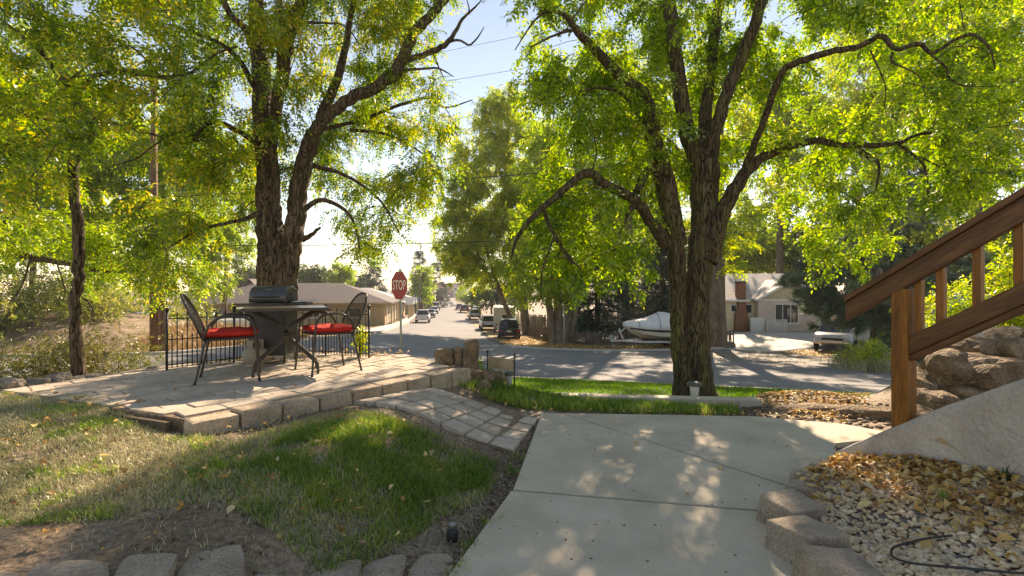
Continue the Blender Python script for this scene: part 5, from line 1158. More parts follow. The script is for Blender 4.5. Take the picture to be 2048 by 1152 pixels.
chair('bronze mesh patio chair left of the table facing right', ch1, a1); chair('bronze mesh patio chair right of the table turned to the left', ch2, a2)
cushion('wrinkled red cushion on the chair left of the table', (ch1[0] + .02, ch1[1], PZ + .475), a1, 1); cushion('puffy red cushion on the chair right of the table', (ch2[0], ch2[1], PZ + .475), a2, 5)

# ------------------------------------------------------------------ gas grill
gxp, gyp = -2.96, 6.02
m_grill = S('grill enamel', (.022, .021, .02), rough=.38, spec=.5); m_grill2 = S('grill cart panel', (.05, .047, .043), rough=.55); m_lidm = S('grill lid', (.045, .045, .044), rough=.3, spec=.6)
grill = thing('gas_grill', 'dark gas grill on a closed cart with rounded lid and side shelves', 'grill', (gxp, gyp, PZ), R(4)); grill.scale = (.84, 1, 1.03)
mb = MB(); mb.box((0, 0, .38), (.50, .40, .56), bev=.012); mb.build('cart', m_grill2, grill)
mb = MB(); mb.box((0, -.207, .34), (.43, .012, .44), bev=.006); mb.build('door', m_grill2, grill)
mb = MB(); mb.box((0, -.215, .675), (.50, .06, .085), bev=.012); mb.build('control_panel', m_grill, grill)
for x in (-.14, 0, .14): mb = MB(); mb.lathe([(.022, 0), (.02, -.02), (.012, -.024)], (x, -.246, .675), 14, 'Y'); mb.build('knob', m_black, grill)
mb = MB(); mb.box((0, 0, .675), (.51, .38, .09), bev=.012); mb.build('firebox', m_grill, grill)
prof = [(-.21, .725), (-.215, .775), (-.195, .845), (-.15, .895), (-.08, .918), (.08, .918), (.16, .89), (.205, .82), (.21, .725)]
mb = MB(); secs = []
for x, k in ((-.265, .86), (-.255, .95), (-.235, 1), (.235, 1), (.255, .95), (.265, .86)): secs.append([(x, y * k, .725 + (z - .725) * k) for y, z in prof])
mb.loft(secs, smooth=True); mb.build('lid', m_lidm, grill, smooth=True)
mb = MB(); mb.tube([(-.14, -.20, .79), (-.14, -.245, .79)], .008, 8); mb.tube([(.14, -.20, .79), (.14, -.245, .79)], .008, 8); mb.tube([(-.18, -.245, .79), (.18, -.245, .79)], .011, 10); mb.build('lid_handle', m_black, grill)
mb = MB(); mb.box((0, -.175, .875), (.10, .006, .022), Matrix.Rotation(R(-45), 3, 'X'), bev=.002); mb.build('badge_plate', S('nickel', (.4, .4, .4), rough=.3, metal=1.0), grill)
for s in (-1, 1):
    mb = MB(); mb.box((s * .375, 0, .70), (.22, .38, .022), bev=.006); mb.build('side_shelf', m_grill, grill)
    for y in (-.17, .17): mb = MB(); mb.tube([(s * .225, y, 0), (s * .225, y, .66)], .014, 8); mb.build('leg', m_black, grill)
for x in (-.235, -.235): pass
for y in (-.18, .18): mb = MB(); mb.lathe([(.02, -.025), (.07, -.022), (.075, 0), (.07, .022), (.02, .025)], (-.262, y, .075), 18, 'X'); mb.build('wheel', m_black, grill)
# wavy grate lying on the right shelf, propane tank in front of the cart
mb = MB(); 
for k in range(9): mb.tube(cr_path([(-.10 + k * .025, -.12, 0), (-.10 + k * .025, -.04, .016), (-.10 + k * .025, .04, 0), (-.10 + k * .025, .12, .014)], 3), .004, 6)
mb.tube([(-.11, -.12, .004), (.11, -.12, .004)], .005, 6); mb.tube([(-.11, .12, .012), (.11, .12, .012)], .005, 6)
o = mb.build('grill_grate', m_black); o.location = (gxp + .33, gyp + .02, PZ + .737); tag(o, 'dark wavy metal grate lying on the right grill shelf', 'grate')
mb = MB(); mb.lathe([(.012, 0), (.014, .002), (.012, .21), (.016, .30), (.017, .31)], (0, 0, 0), 10, 'X'); o = mb.build('tongs', S('steel', (.5, .5, .48), rough=.3, metal=.9)); o.location = (gxp + .26, gyp - .10, PZ + .749); o.rotation_euler = (0, -.06, .25); tag(o, 'pale metal grilling tool resting across the right grill shelf', 'tool')
m_tank = S('propane tank paint', (.32, .275, .21), rough=.5)  # paint darkened for its dust and for the shadow partly on it
tank = thing('propane_tank', 'dusty pale propane tank sitting below the grill cart', 'tank', (gxp - .06, gyp - .34, PZ))
mb = MB(); mb.lathe([(.09, .0), (.10, .005), (.10, .02), (.085, .03), (.115, .045), (.135, .08), (.135, .15), (.12, .195), (.08, .22), (.03, .23)], (0, 0, 0), 28); mb.build('body', m_tank, tank)
mb = MB(); mb.lathe([(.018, .225), (.018, .27), (.03, .275), (.03, .29), (.01, .295)], (0, 0, 0), 12); mb.build('valve', S('brass', (.5, .36, .12), rough=.4, metal=.9), tank)
mb = MB()
for a in range(0, 271, 15):
    p = [(.085 * math.cos(R(a + d)), .085 * math.sin(R(a + d))) for d in (0, 15)]
    mb.face([(p[0][0], p[0][1], .215), (p[1][0], p[1][1], .215), (p[1][0], p[1][1], .31), (p[0][0], p[0][1], .31)])
o = mb.build('collar', m_tank, tank); sdm = o.modifiers.new('solid', 'SOLIDIFY'); sdm.thickness = .005

# ------------------------------------------------------------------ iron fence
fence = thing('iron_fence', 'low black iron garden fence with spear pickets around the patio rim', 'fence', (-3.42, 5.9, PZ)); FO = Vector(fence.location)
FP = [(-3.87, 5.42), (-3.42, 5.95), (-3.27, 6.72), (-2.55, 6.62), (-1.87, 6.32)]
for x, y in FP:
    mb = MB(); mb.tube([(x, y, PZ - .1), (x, y, PZ + .645)], .013, 8); mb.lathe([(.004, .64), (.02, .645), (.012, .65), (.02, .662), (.024, .675), (.02, .69), (.006, .70)], (x, y, PZ), 12); mb.build('post', m_black, fence, FO)
mb = MB(); mb.tube([(0, 0, .02), (0, 0, .605)], .0062, 6); mb.lathe([(.006, .605), (.011, .615), (.001, .655)], (0, 0, 0), 8); o = mb.build('picket', m_black, fence); tall = o.data; bpy.data.objects.remove(o)
mb = MB(); mb.tube([(0, 0, .02), (0, 0, .36)], .0062, 6); mb.lathe([(.006, .36), (.011, .37), (.001, .41)], (0, 0, 0), 8); o = mb.build('picket', m_black, fence); short = o.data; bpy.data.objects.remove(o)
for (x0, y0), (x1, y1) in zip(FP, FP[1:]):
    for z in (.055, .34, .575):
        mb = MB(); mb.beam((x0, y0, PZ + z), (x1, y1, PZ + z), .012, .012); mb.build('rail', m_black, fence, FO)
    L_ = math.hypot(x1 - x0, y1 - y0); n = max(3, int(L_ / .047))
    for k in range(1, n):
        t = k / n; mesh_obj('picket', tall if k % 2 == 0 else short, fence, Vector((x0 + (x1 - x0) * t, y0 + (y1 - y0) * t, PZ)) - FO)
# climbing weed at the right-hand fence post
shrub('climbing_weed', 'tall yellow green weed climbing the right end of the iron fence', (-2.02, 6.42, PZ - .02), .07, .55, 70, m_leaf_yellow, [pinnate(2, .08, .04, .03, 90 + k) for k in range(3)], stems=5, cat='weed', stem_r=.004)
shrub('leafy_weed', 'small bright green weed between the fence and the stop sign', onground(-1.72, 6.75, .12), .13, .22, 60, m_leaf_right, [pinnate(2, .09, .05, .035, 95 + k) for k in range(3)], stems=7, cat='weed', stem_r=.004)
shrub('leafy_weed', 'green weed behind the blank garden sign', onground(-.46, 6.6, .05), .15, .38, 60, m_leaf_right, [pinnate(2, .09, .05, .035, 98 + k) for k in range(3)], stems=7, cat='weed', stem_r=.004)

# ------------------------------------------------------------------ stop sign
sY = 12.9; sc = at(799, 571, sY); sb = onground(sc.x + .02, sY, -.02)
sign = thing('stop_sign', 'red octagonal stop sign on a grey steel post at the junction', 'sign', sb)
zc = sc.z - sb.z; ST = Matrix.Rotation(R(-44), 4, 'Z')
m_sred = S('sign red', (.40, .018, .018), rough=.4, spec=.5); m_swhite = S('sign white', (.75, .74, .72), rough=.45); m_galv = S('galvanised steel', (.36, .36, .34), rough=.5, metal=.4, bump=.1)
def octa(r, y0, y1, mat, name):
    mb = MB(); pts = [(r / math.cos(R(22.5)) * math.cos(R(22.5 + 45 * k)), r / math.cos(R(22.5)) * math.sin(R(22.5 + 45 * k))) for k in range(8)]
    mb.extrude_profile(pts, y0, y1); bmesh.ops.transform(mb.bm, matrix=Matrix.Translation((0, 0, zc)) @ ST, verts=mb.bm.verts); return mb.build(name, mat, sign)
octa(.381, -.034, -.030, m_swhite, 'border'); octa(.362, -.0375, -.0335, m_sred, 'face'); octa(.381, -.0295, -.027, m_galv, 'backing')
tc_ = bpy.data.curves.new('lettering', 'FONT'); tc_.body = 'STOP'; tc_.align_x = 'CENTER'; tc_.align_y = 'CENTER'; tc_.size = .36; tc_.extrude = .0012; tc_.offset = .004; tc_.space_character = 1.05; tc_.materials.append(m_swhite)
tmp_ = bpy.data.objects.new('lettering_curve', tc_); col.objects.link(tmp_); bpy.context.view_layer.update()
lm_ = bpy.data.meshes.new_from_object(tmp_.evaluated_get(bpy.context.evaluated_depsgraph_get())); bpy.data.objects.remove(tmp_); lm_.materials.clear(); lm_.materials.append(m_swhite)
to = bpy.data.objects.new('lettering', lm_); link(to, sign); to.matrix_local = Matrix.Translation((0, 0, zc)) @ ST @ Matrix.Translation((0, -.0385, 0)) @ Matrix.Rotation(R(90), 4, 'X') @ Matrix.Diagonal((.70, 1.0, 1, 1))
mb = MB(); mb.tube([(.03, 0.01, -.3), (0, 0, zc + .40)], .03, 12); mb.build('post', m_galv, sign)
mb = MB(); mb.lathe([(.034, .39), (.04, .40), (.04, .43), (.02, .445)], (0, 0, zc), 12); mb.build('post_cap', m_galv, sign)
for dz in (-.30, .30): mb = MB(); mb.lathe([(.012, -.005), (.012, .005)], (0, 0, 0), 8, 'Y'); bmesh.ops.transform(mb.bm, matrix=Matrix.Translation((0, 0, zc + dz)) @ ST @ Matrix.Translation((0, -.04, 0)), verts=mb.bm.verts); mb.build('bolt', m_galv, sign)

# ------------------------------------------------------------------ blank sign, path lights, sprinkler, hose, plants
m_plank = M('plank', [(.3, (.36, .27, .17)), (.7, (.50, .40, .27))], scale=6, stretch=(.2, 1, 1), bump=.2, bscale=40, dist=.004)
ya, yb = at(975, 720, 6.35), at(1029, 720, 6.0); zg = gzf(-.1, 6.2)
ys_ = thing('yard_sign', 'blank tan plank hung between two black ball topped stakes', 'sign', (*((ya + yb) / 2)[:2], zg)); YO = Vector(ys_.location)
ztop = at(0, 706, 6.2).z
for p in (ya, yb):
    mb = MB(); mb.tube([(p.x, p.y, gzf(p.x, p.y) - .1), (p.x, p.y, ztop - .01)], .009, 8); mb.lathe([(.008, -.012), (.016, 0), (.016, .012), (.006, .02)], (p.x, p.y, ztop), 10); mb.build('stake', m_black, ys_, YO)
pa, pb = at(978, 727, 6.35), at(1027, 727, 6.0); zp = at(0, 727, 6.18).z
mb = MB(); mb.beam((pa.x, pa.y, zp), (pb.x, pb.y, zp), .018, .145, bev=.004); mb.build('plank', m_plank, ys_, YO)
m_lampw = S('lamp body', (.62, .60, .54), rough=.5); m_lampc = S('lamp cap', (.10, .105, .09), rough=.6)
def path_light(label, loc, s=1.0):
    t = thing('path_light', label, 'light', loc, rng.random() * 3, 'mushroom path lights')
    mb = MB(); mb.lathe([(.03 * s, -.12 * s), (.045 * s, .0), (.062 * s, .15 * s), (.066 * s, .165 * s), (.06 * s, .17 * s)], (0, 0, 0), 24); mb.build('body', m_lampw, t)
    mb = MB(); mb.lathe([(.06 * s, .168 * s), (.098 * s, .176 * s), (.102 * s, .19 * s), (.085 * s, .215 * s), (.04 * s, .228 * s), (.01 * s, .23 * s)], (0, 0, 0), 24); mb.build('cap', m_lampc, t)
p = at(1389, 797, 6.15); path_light('mushroom path light in front of the double trunk', p, .95)
p = at(1018, 772, 6.25); path_light('mushroom path light beside the blank sign and dark rocks', p, .82)
p = at(1950, 676, 5.3); path_light('mushroom path light on the mound behind the stair balusters', p, 1.25)
p = gp(905, 1050, .04); sp_ = thing('sprinkler_head', 'small black pop up sprinkler head in the dirt beside the walkway', 'sprinkler', (p.x, p.y, gzf(p.x, p.y) - .03))
mb = MB(); mb.lathe([(.03, -.05), (.03, .035), (.026, .045), (.026, .052)], (0, 0, 0), 16); mb.build('body', S('black plastic', (.03, .03, .03), rough=.5), sp_)
mb = MB(); mb.lathe([(.012, .05), (.012, .066), (.018, .068), (.018, .078), (.01, .08)], (0, 0, 0), 12); mb.build('nozzle', S('grey plastic', (.25, .25, .24), rough=.5), sp_)
hpts = [(1905, 1060), (1860, 1055), (1815, 1058), (1785, 1068), (1788, 1085), (1830, 1102), (1900, 1118), (1980, 1135), (2060, 1152), (2160, 1175)]
hp3 = []
for x, y in hpts:
    q = gp(x, y, .2); hp3.append((q.x, q.y, float(bedz(q.x, q.y)) + .045))
mb = MB(); mb.tube(cr_path(hp3, 5), .0048, 8); tag(mb.build('drip_hose', S('hose rubber', (.02, .02, .02), rough=.5, spec=.5), None), 'thin black irrigation hose looping over the gravel', 'hose')
def plantlet(name, label, px, py, n, h, w, lean, mat, cat='plant'):
    q = gp(px, py, .2); z = float(bedz(q.x, q.y)); V, Fc = blades(np.array((q.x, q.y)) + rng.normal(0, w, (n, 2)), lambda x, y: np.full(np.shape(x), z), h * .6, h, .011, lean=lean)
    return tag(mesh_obj(name, np_mesh(name, V, Fc, mat)), label, cat)
plantlet('bulb_shoots', 'long dark green shoots leaning in the leaf litter', 1895, 1005, 16, .13, .012, .8, m_grass); plantlet('bulb_shoots', 'short stub of green shoots right of the long shoots', 1920, 995, 12, .06, .012, .5, m_grass)
q = Vector((*wl_pt(.93, -.04), 0)); q.z = float(bedz(q.x, q.y)); t = thing('sprouting_plant', 'dark green leaf tuft against the stucco wall', 'plant', q)
V, Fc = blades(np.array([(0., 0.)]) + rng.normal(0, .012, (40, 2)), lambda x, y: np.zeros(np.shape(x)), .08, .15, .014, lean=.35); mesh_obj('leaves', np_mesh('leaves', V, Fc, m_leaf_dark), t)
q0_, q1_ = gp(1985, 962, .24), at(1878, 872, 2.42); stalk = thing('seed_stalk', 'dry tan seed stalk leaning in front of the stucco wall', 'plant', q0_); SO = Vector(stalk.location); m_straw = S('straw', (.42, .31, .16), rough=.8)
q1_ = Vector((wl_pt(.62, -.06)[0], wl_pt(.62, -.06)[1], .0)); q1_ = at(1890, 885, float(wl_pt(.62, -.10)[1])); P_ = cr_path([q0_, (q0_ + q1_) / 2 + Vector((0, 0, .012)), q1_], 5)
mb = MB(); mb.tube(P_, .0026, 6); mb.build('stem', m_straw, stalk, SO)
dv = (q1_ - q0_).normalized(); mb = MB()
for k in range(60):
    c = q1_ + dv * (.0 + .055 * k / 60) + Vector(rng.normal(0, .0065, 3)); mb.rock(c, (.005, .005, .006), seed=k, sub=1)
mb.build('seed_head', S('seed head', (.52, .38, .21), rough=.9), stalk, SO)
mb = MB()
for a, b, c in (((1795, 950), (1800, 925), (1820, 915)), ((1790, 945), (1825, 955), (1845, 975)), ((1850, 1022), (1865, 995), (1875, 972))):
    pp = [gp(x, y, .26) for x, y in (a, b, c)]; 
    for v in pp: v.z = float(bedz(v.x, v.y)) + .05
    pp[1].z += .03; mb.tube(cr_path(pp, 4), .002, 5)
tag(mb.build('dry_twigs', m_straw), 'thin dry pale twigs curving over the leaf litter', 'twigs', kind='stuff')
# ------------------------------------------------------------------ buildings
m_shingle = M('grey shingle', [(.3, (.075, .064, .064)), (.7, (.115, .10, .10))], scale=3, stretch=(1, 1, 1), fine=.25, fscale=14, bump=.3, bscale=20)
m_shinglel = M('pale shingle', [(.3, (.36, .345, .335)), (.7, (.46, .44, .43))], scale=3, fine=.18, fscale=14, bump=.3, bscale=20)
m_tanwall = S('tan stucco', (.46, .33, .20), rough=.9, scale=2); m_cream = S('cream siding', (.76, .66, .44), rough=.8, scale=2); m_pinkwall = S('taupe siding', (.62, .51, .43), rough=.8, scale=2)
m_trim = S('white trim', (.72, .70, .66), rough=.6); m_brick = M('brick', [(.3, (.20, .085, .05)), (.7, (.30, .14, .085))], scale=6, fine=.3, fscale=12)
m_green = S('green siding', (.13, .16, .115), rough=.8); m_brown = S('brown shingle wall', (.19, .105, .07), rough=.9); m_glass = glassmat('window glass'); m_dark = S('dark opening', (.03, .028, .026), rough=.8); m_tanboard = S('tan boards', (.52, .43, .28), rough=.8); m_whitewall = S('white garage wall', (.70, .70, .68), rough=.8)
m_fascia = S('fascia', (.40, .26, .14), rough=.7)
def bld(name, label, loc, rz_=0, cat='house'): return thing(name, label, cat, loc, rz_)
def pbox(p, name, c, size, mat, bev=0, rot=None): mb = MB(); mb.box(c, size, rot, bev=bev); return mb.build(name, mat, p)
def window(p, c, w, h, axis='Y', out=-1, frame=.07, mull=0, fmat=None):
    """window in a wall; c is the centre on the wall plane, out the outward sign along axis"""
    mb = MB(); d = .09
    def bx(cx, cz, sx, sz, off=0, dd=d):
        if axis == 'Y': mb.box((c[0] + cx, c[1] + out * off, c[2] + cz), (sx, dd, sz))
        else: mb.box((c[0] + out * off, c[1] + cx, c[2] + cz), (dd, sx, sz))
    bx(0, h / 2 - frame / 2, w, frame); bx(0, -h / 2 + frame / 2, w, frame); bx(-w / 2 + frame / 2, 0, frame, h - 2 * frame); bx(w / 2 - frame / 2, 0, frame, h - 2 * frame)
    bx(0, -h / 2 - .04, w + .12, .06, .03, .14)
    for k in range(mull): bx(-w / 2 + w * (k + 1) / (mull + 1), 0, .05, h - 2 * frame)
    o = mb.build('window', fmat or m_trim, p); mb = MB()
    s = (w - 2 * frame, .02, h - 2 * frame) if axis == 'Y' else (.02, w - 2 * frame, h - 2 * frame)
    cc = (c[0], c[1] + out * .015, c[2]) if axis == 'Y' else (c[0] + out * .015, c[1], c[2]); mb.box(cc, s); mb.build('pane', m_glass, o); return o
# cream house at the right, local origin at its front left ground corner
H0 = Vector((15.8, 40.0, gzf(17, 40) - .05))
ho = bld('cream_house', 'cream and taupe one storey house with grey roof and brick chimney', H0)
zw = 2.72
pbox(ho, 'wall', (2.1, 4.2, zw / 2), (4.2, 8.4, zw), m_cream); pbox(ho, 'wall', (6.7, 3.4, zw / 2), (5.0, 8.2, zw), m_pinkwall)['label'] = 'taupe siding wing'
for z in np.arange(.2, 2.6, .16): pbox(ho, 'siding_board', (6.7, -.708, float(z)), (5.0, .018, .15), m_pinkwall)
for z in np.arange(.2, 2.6, .16): pbox(ho, 'siding_board', (1.35, -.008, float(z)), (2.7, .018, .15), m_cream)
mb = MB(); e = .45; rzv = 4.95
mb.loft([[(-.5, -e, zw - .05), (-.5, 4.2, rzv), (-.5, 8.8, zw - .05), (-.5, 8.8, zw - .22), (-.5, 4.2, rzv - .17), (-.5, -e, zw - .22)], [(9.6, -e, zw - .05), (9.6, 4.2, rzv), (9.6, 8.8, zw - .05), (9.6, 8.8, zw - .22), (9.6, 4.2, rzv - .17), (9.6, -e, zw - .22)]]); mb.build('roof', m_shinglel, ho)
mb = MB(); xr, xl, xm, zp_ = 9.75, 3.75, 6.75, 4.35
mb.loft([[(xl, y, zw - .16), (xl, y, zw + .0), (xm, y, zp_), (xr, y, zw), (xr, y, zw - .16), (xm, y, zp_ - .17)] for y in (-1.25, 4.0)]); mb.build('roof', m_shinglel, ho)['label'] = 'gable roof over the taupe wing'
mb = MB(); mb.extrude_profile([(4.25, zw - .02), (9.2, zw - .02), (xm, zp_ - .2)], -.70, -.64); mb.build('gable_wall', m_tanboard, ho)
for x in np.arange(4.6, 9.1, .3):
    hh = (zp_ - .2 - zw) * (1 - abs(x - xm) / 2.5)
    if hh > .1: pbox(ho, 'batten', (float(x), -.71, zw + hh / 2 - .02), (.05, .03, hh), m_tanboard)
pbox(ho, 'belt_trim', (6.7, -.72, zw - .06), (5.04, .06, .13), m_trim); pbox(ho, 'fascia', (1.85, -e - .02, zw - .13), (3.7, .03, .17), m_trim)
for sgn in (-1, 1):
    mb = MB(); a = Vector((xm, -1.265, zp_ - .08)); b = Vector((xl if sgn < 0 else xr, -1.265, zw - .08)); mb.beam(a, b, .03, .17); mb.build('barge_board', m_trim, ho)
window(ho, (.95, -.01, 1.55), 1.05, 1.55, mull=0); pbox(ho, 'sash_bar', (.95, -.06, 1.55), (.95, .05, .05), m_trim); window(ho, (2.52, -.01, 1.95), .5, .62); window(ho, (3.75, -.01, 1.9), .62, .8); window(ho, (6.5, -.72, 1.55), 1.95, 1.6, mull=2)
mb = MB(); secs = [[(2.62 + a, -.42, z), (3.48 - b_, -.42, z), (3.48 - b_, .0, z), (2.62 + a, .0, z)] for z, a, b_ in ((0, -.1, -.12), (1.55, -.05, -.05), (2.0, .15, .12), (2.75, .15, .12))]; mb.loft(secs); ch = mb.build('chimney', m_brick, ho)
pbox(ho, 'chimney_stack', (3.05, -.12, 3.35), (.62, .6, 1.5), m_brick); pbox(ho, 'chimney_cap', (3.05, -.12, 4.12), (.74, .72, .1), m_dark)
lat = bld('lattice_screen', 'white slatted screen and panel leaning by the brick chimney', (H0.x + 3.75, H0.y - .75, H0.z), cat='screen')
pbox(lat, 'panel', (.35, 0, .62), (1.1, .06, 1.2), m_trim)
for k in range(10): pbox(lat, 'slat', (1.05 + k * .17, -.25, .55), (.1, .04, 1.1), m_trim)
mb = MB(); mb.beam((8.7, -1.3, .5), (8.7, -3.2, .15), .08, .08); mb.beam((8.7, -1.3, 1.3), (8.7, -3.2, .95), .08, .08); [mb.beam((8.7, y, .0), (8.7, y, 1.25 - (abs(y) - 1.3) * .18), .09, .09) for y in (-1.3, -2.2, -3.2)]; mb.build('porch_rail', m_trim, ho)
# green house behind the boat
G0 = Vector((12.0, 47, gzf(11, 47) + .1)); gh = bld('green_house', 'dark green house with white trim seen behind the covered boat', G0)
pbox(gh, 'wall', (3.1, 3, 1.35), (7.2, 6, 2.7), m_green); mb = MB(); mb.loft([[(x, -.6, 2.65), (x, 3, 4.5), (x, 6.6, 2.65), (x, 6.6, 2.45), (x, 3, 4.3), (x, -.6, 2.45)] for x in (-.8, 7.2)]); mb.build('roof', m_green, gh)
pbox(gh, 'fascia', (3.2, -.62, 2.52), (8.0, .05, .2), m_trim); window(gh, (1.6, -.01, 1.5), 1.3, 1.1, mull=1); pbox(gh, 'door', (3.4, -.03, 1.05), (.95, .06, 2.1), m_trim); pbox(gh, 'corner_board', (-.42, -.03, 1.3), (.14, .08, 2.6), m_trim); window(gh, (5.6, -.01, 1.5), 1.2, 1.1)
# white garage
W0 = Vector((24.2, 31.0, gzf(25, 31))); wg = bld('white_garage', 'low white garage seen between the stair balusters', W0, R(-6), 'garage')
pbox(wg, 'wall', (3.2, 2.5, 1.2), (7.4, 5, 2.4), m_whitewall); mb = MB(); mb.loft([[(x, -.4, 2.4), (x, 2.5, 3.5), (x, 5.4, 2.4), (x, 5.4, 2.25), (x, 2.5, 3.35), (x, -.4, 2.25)] for x in (-.9, 7.3)]); mb.build('roof', m_shinglel, wg); pbox(wg, 'garage_door', (4.6, -.03, 1.05), (2.6, .06, 2.0), m_trim); pbox(wg, 'door', (1.3, -.03, 1.0), (.9, .06, 2.0), m_trim)
# long tan building at the left
def hip(p, x0, x1, y0, y1, ze, zr, ins, mat, th=.18):
    mb = MB(); a = [(x0, y0), (x1, y0), (x1, y1), (x0, y1)]; ym = (y0 + y1) / 2
    lo = [mb.bm.verts.new((x, y, ze)) for x, y in a]; lb = [mb.bm.verts.new((x, y, ze - th)) for x, y in a]; r0, r1 = mb.bm.verts.new((x0 + ins, ym, zr)), mb.bm.verts.new((x1 - ins, ym, zr))
    for f in ((lo[0], lo[1], r1, r0), (lo[1], lo[2], r1), (lo[2], lo[3], r0, r1), (lo[3], lo[0], r0)): mb.bm.faces.new(f)
    mb.bm.faces.new(list(reversed(lb)))
    for i in range(4): mb.bm.faces.new((lb[i], lb[(i + 1) % 4], lo[(i + 1) % 4], lo[i]))
    return mb.build('roof', mat, p)
L0 = Vector((-14.9, 56.6, gzf(-15, 57))); lb_ = bld('long_building', 'long low tan building with dark grey hip roof behind the iron fence', L0, R(7.7), 'building')
pbox(lb_, 'wall', (-11, 6.5, 1.3), (22, 13, 2.6), m_tanwall); hip(lb_, -23.2, .9, -1.0, 14.2, 2.68, 5.0, 7.2, m_shingle); pbox(lb_, 'fascia', (-11.1, -1.02, 2.56), (24.1, .05, .22), m_fascia)
for x in (-3.5, -8, -13, -18): window(lb_, (x, -.01, 1.5), 1.5, 1.1, mull=1)
for k, y in enumerate((1.2, 4.2, 7.2, 10.2)):
    pbox(lb_, 'porch_column', (.65, y, 1.25), (.22, .22, 2.5), m_tanboard); pbox(lb_, 'door', (.03, y + 1.3, 1.0), (.06, .9, 2.0), m_trim)
window(lb_, (.01, 3.4, 1.5), 1.2, 1.0, axis='X', out=1); window(lb_, (.01, 9.3, 1.5), 1.2, 1.0, axis='X', out=1)
for k, (Y, lbl) in enumerate(((76, 'second low building with pale roof and timber porches along the street'), (98, 'third low pale roofed building farther along the street'))):
    X = -14.9 - .1355 * (Y - 56.6) - .3; b = bld('porch_building', lbl, (X, Y, gzf(X, Y)), R(7.7), 'building')
    pbox(b, 'wall', (-6, 6, 1.35), (12, 12, 2.7), m_tanwall); hip(b, -13, 1, -1, 13, 2.8, 5.0, 6.4, m_shinglel)
    for y in (.6, 4.4, 8.2, 11.6): pbox(b, 'porch_column', (1.5, y, 1.15), (.25, .25, 2.3), m_tanboard)
    for y in (2.5, 9.8): mb = MB(); mb.extrude_profile([(-1.7, 0), (1.7, 0), (0, 1.0)], 0, 2.2); bmesh.ops.transform(mb.bm, matrix=Matrix.Translation((0, y, 2.32)) @ Matrix.Rotation(R(-90), 4, 'Z'), verts=mb.bm.verts); mb.build('porch_gable', m_shinglel, b)
    window(b, (-3, -.01, 1.5), 1.5, 1.1, mull=1); window(b, (.01, 3, 1.5), 1.3, 1.1, axis='X', out=1); window(b, (.01, 9, 1.5), 1.3, 1.1, axis='X', out=1)
# brown gabled house, far left; block at the far end of the street
B0 = Vector((-42.6, 76, gzf(-42, 76) + .3)); bh = bld('brown_house', 'brown house with steep gable peeking over the long roof', B0); pbox(bh, 'wall', (1.6, 4, 2.0), (3.2, 8, 4.0), m_brown)
mb = MB(); mb.extrude_profile([(0, 4), (3.2, 4), (1.6, 5.9)], 0, 8); mb.build('gable_wall', m_brown, bh)
for s in (-1, 1): mb = MB(); mb.beam((1.6 + s * .05, 3.7, 6.05), (1.6 + s * 2.3, 3.7, 3.4), 8.8, .14); mb.build('roof', m_shingle, bh)
window(bh, (1.6, -.02, 4.5), .6, 1.2)
E0 = Vector((-36.5, 285, gzf(-35, 285))); eb = bld('brick_block', 'hazy pinkish brick block at the far end of the street', E0, 0, 'building'); pbox(eb, 'wall', (0, 5, 4.0), (15, 10, 8.0), S('pink brick', (.42, .24, .18), rough=.9)); pbox(eb, 'wall', (6, 3, 3.8), (8, 10, 7.6), m_drive); pbox(eb, 'roof_slab', (0, 5, 8.2), (15.6, 10.6, .4), m_shingle)
for zf_ in (2, 5):
    for x in (-6, -3.5, -1, 3.5, 6, 8.5): window(eb, (x, -.01 if x < 2 else -2.02, zf_), 1.2, 1.5)

# ------------------------------------------------------------------ poles and wires
m_pole = M('pole wood', [(.3, (.12, .065, .038)), (.7, (.21, .12, .07))], scale=5, stretch=(1, 1, .1), fine=.3, fscale=20, bump=.4, bscale=20)
pX = (308 - 1024) * 18.6 / F; ub = onground(pX, 18.6)
up = thing('utility_pole', 'tall reddish brown utility pole at the corner behind the iron fence', 'utility pole', ub); mb = MB(); mb.tube([(0, 0, -.3), (0, 0, 10.5)], [.145, .10], 14); mb.build('shaft', m_pole, up); mb = MB(); mb.box((0, 0, 9.6), (2.4, .1, .12), bev=.01); mb.build('crossarm', m_pole, up)
for x in (-1.1, -.4, .4, 1.1): mb = MB(); mb.lathe([(.03, 0), (.05, .04), (.03, .08), (.045, .12), (.02, .15)], (x, 0, 9.66), 10); mb.build('insulator', m_trim, up)
sp2 = onground((324 - 1024) * 17.9 / F, 17.9); st = thing('stub_pole', 'shorter dark wooden stub pole right beside the tall utility pole', 'pole', sp2); mb = MB(); mb.tube([(0, 0, -.2), (0, 0, 2.9)], [.125, .12], 14); mb.build('shaft', m_pole, st); mb = MB(); mb.lathe([(.125, 2.9), (.10, 2.95), (.02, 2.98)], (0, 0, 0), 14); mb.build('cap', m_galv, st)
poles = []
for px, Y, h, lb in ((839, 84, 8.2, 'thin street pole beside the parked white pickup'), (831, 102, 9, 'farther thin pole in front of the green street tree')):
    b = onground((px - 1024) * Y / F, Y); t = thing('utility_pole', lb, 'utility pole', b); mb = MB(); mb.tube([(0, 0, -.2), (0, 0, h)], [.15, .10], 8); mb.build('shaft', m_bark_far, t); mb = MB(); mb.box((0, 0, h - .5), (1.8, .1, .1)); mb.build('crossarm', m_bark_far, t)
def wire(label, a, b, sag, r=.012):
    a, b = Vector(a), Vector(b); P_ = [a.lerp(b, t) - Vector((0, 0, sag * 4 * t * (1 - t))) for t in np.linspace(0, 1, 15)]
    mb = MB(); mb.tube(P_, r, 5); tag(mb.build('power_line', m_black), label, 'power line', 'overhead power lines')
wire('thick upper power line crossing the sky gap above the stop sign', at(300, 395, 24), at(1560, 300, 24), .25, .026)
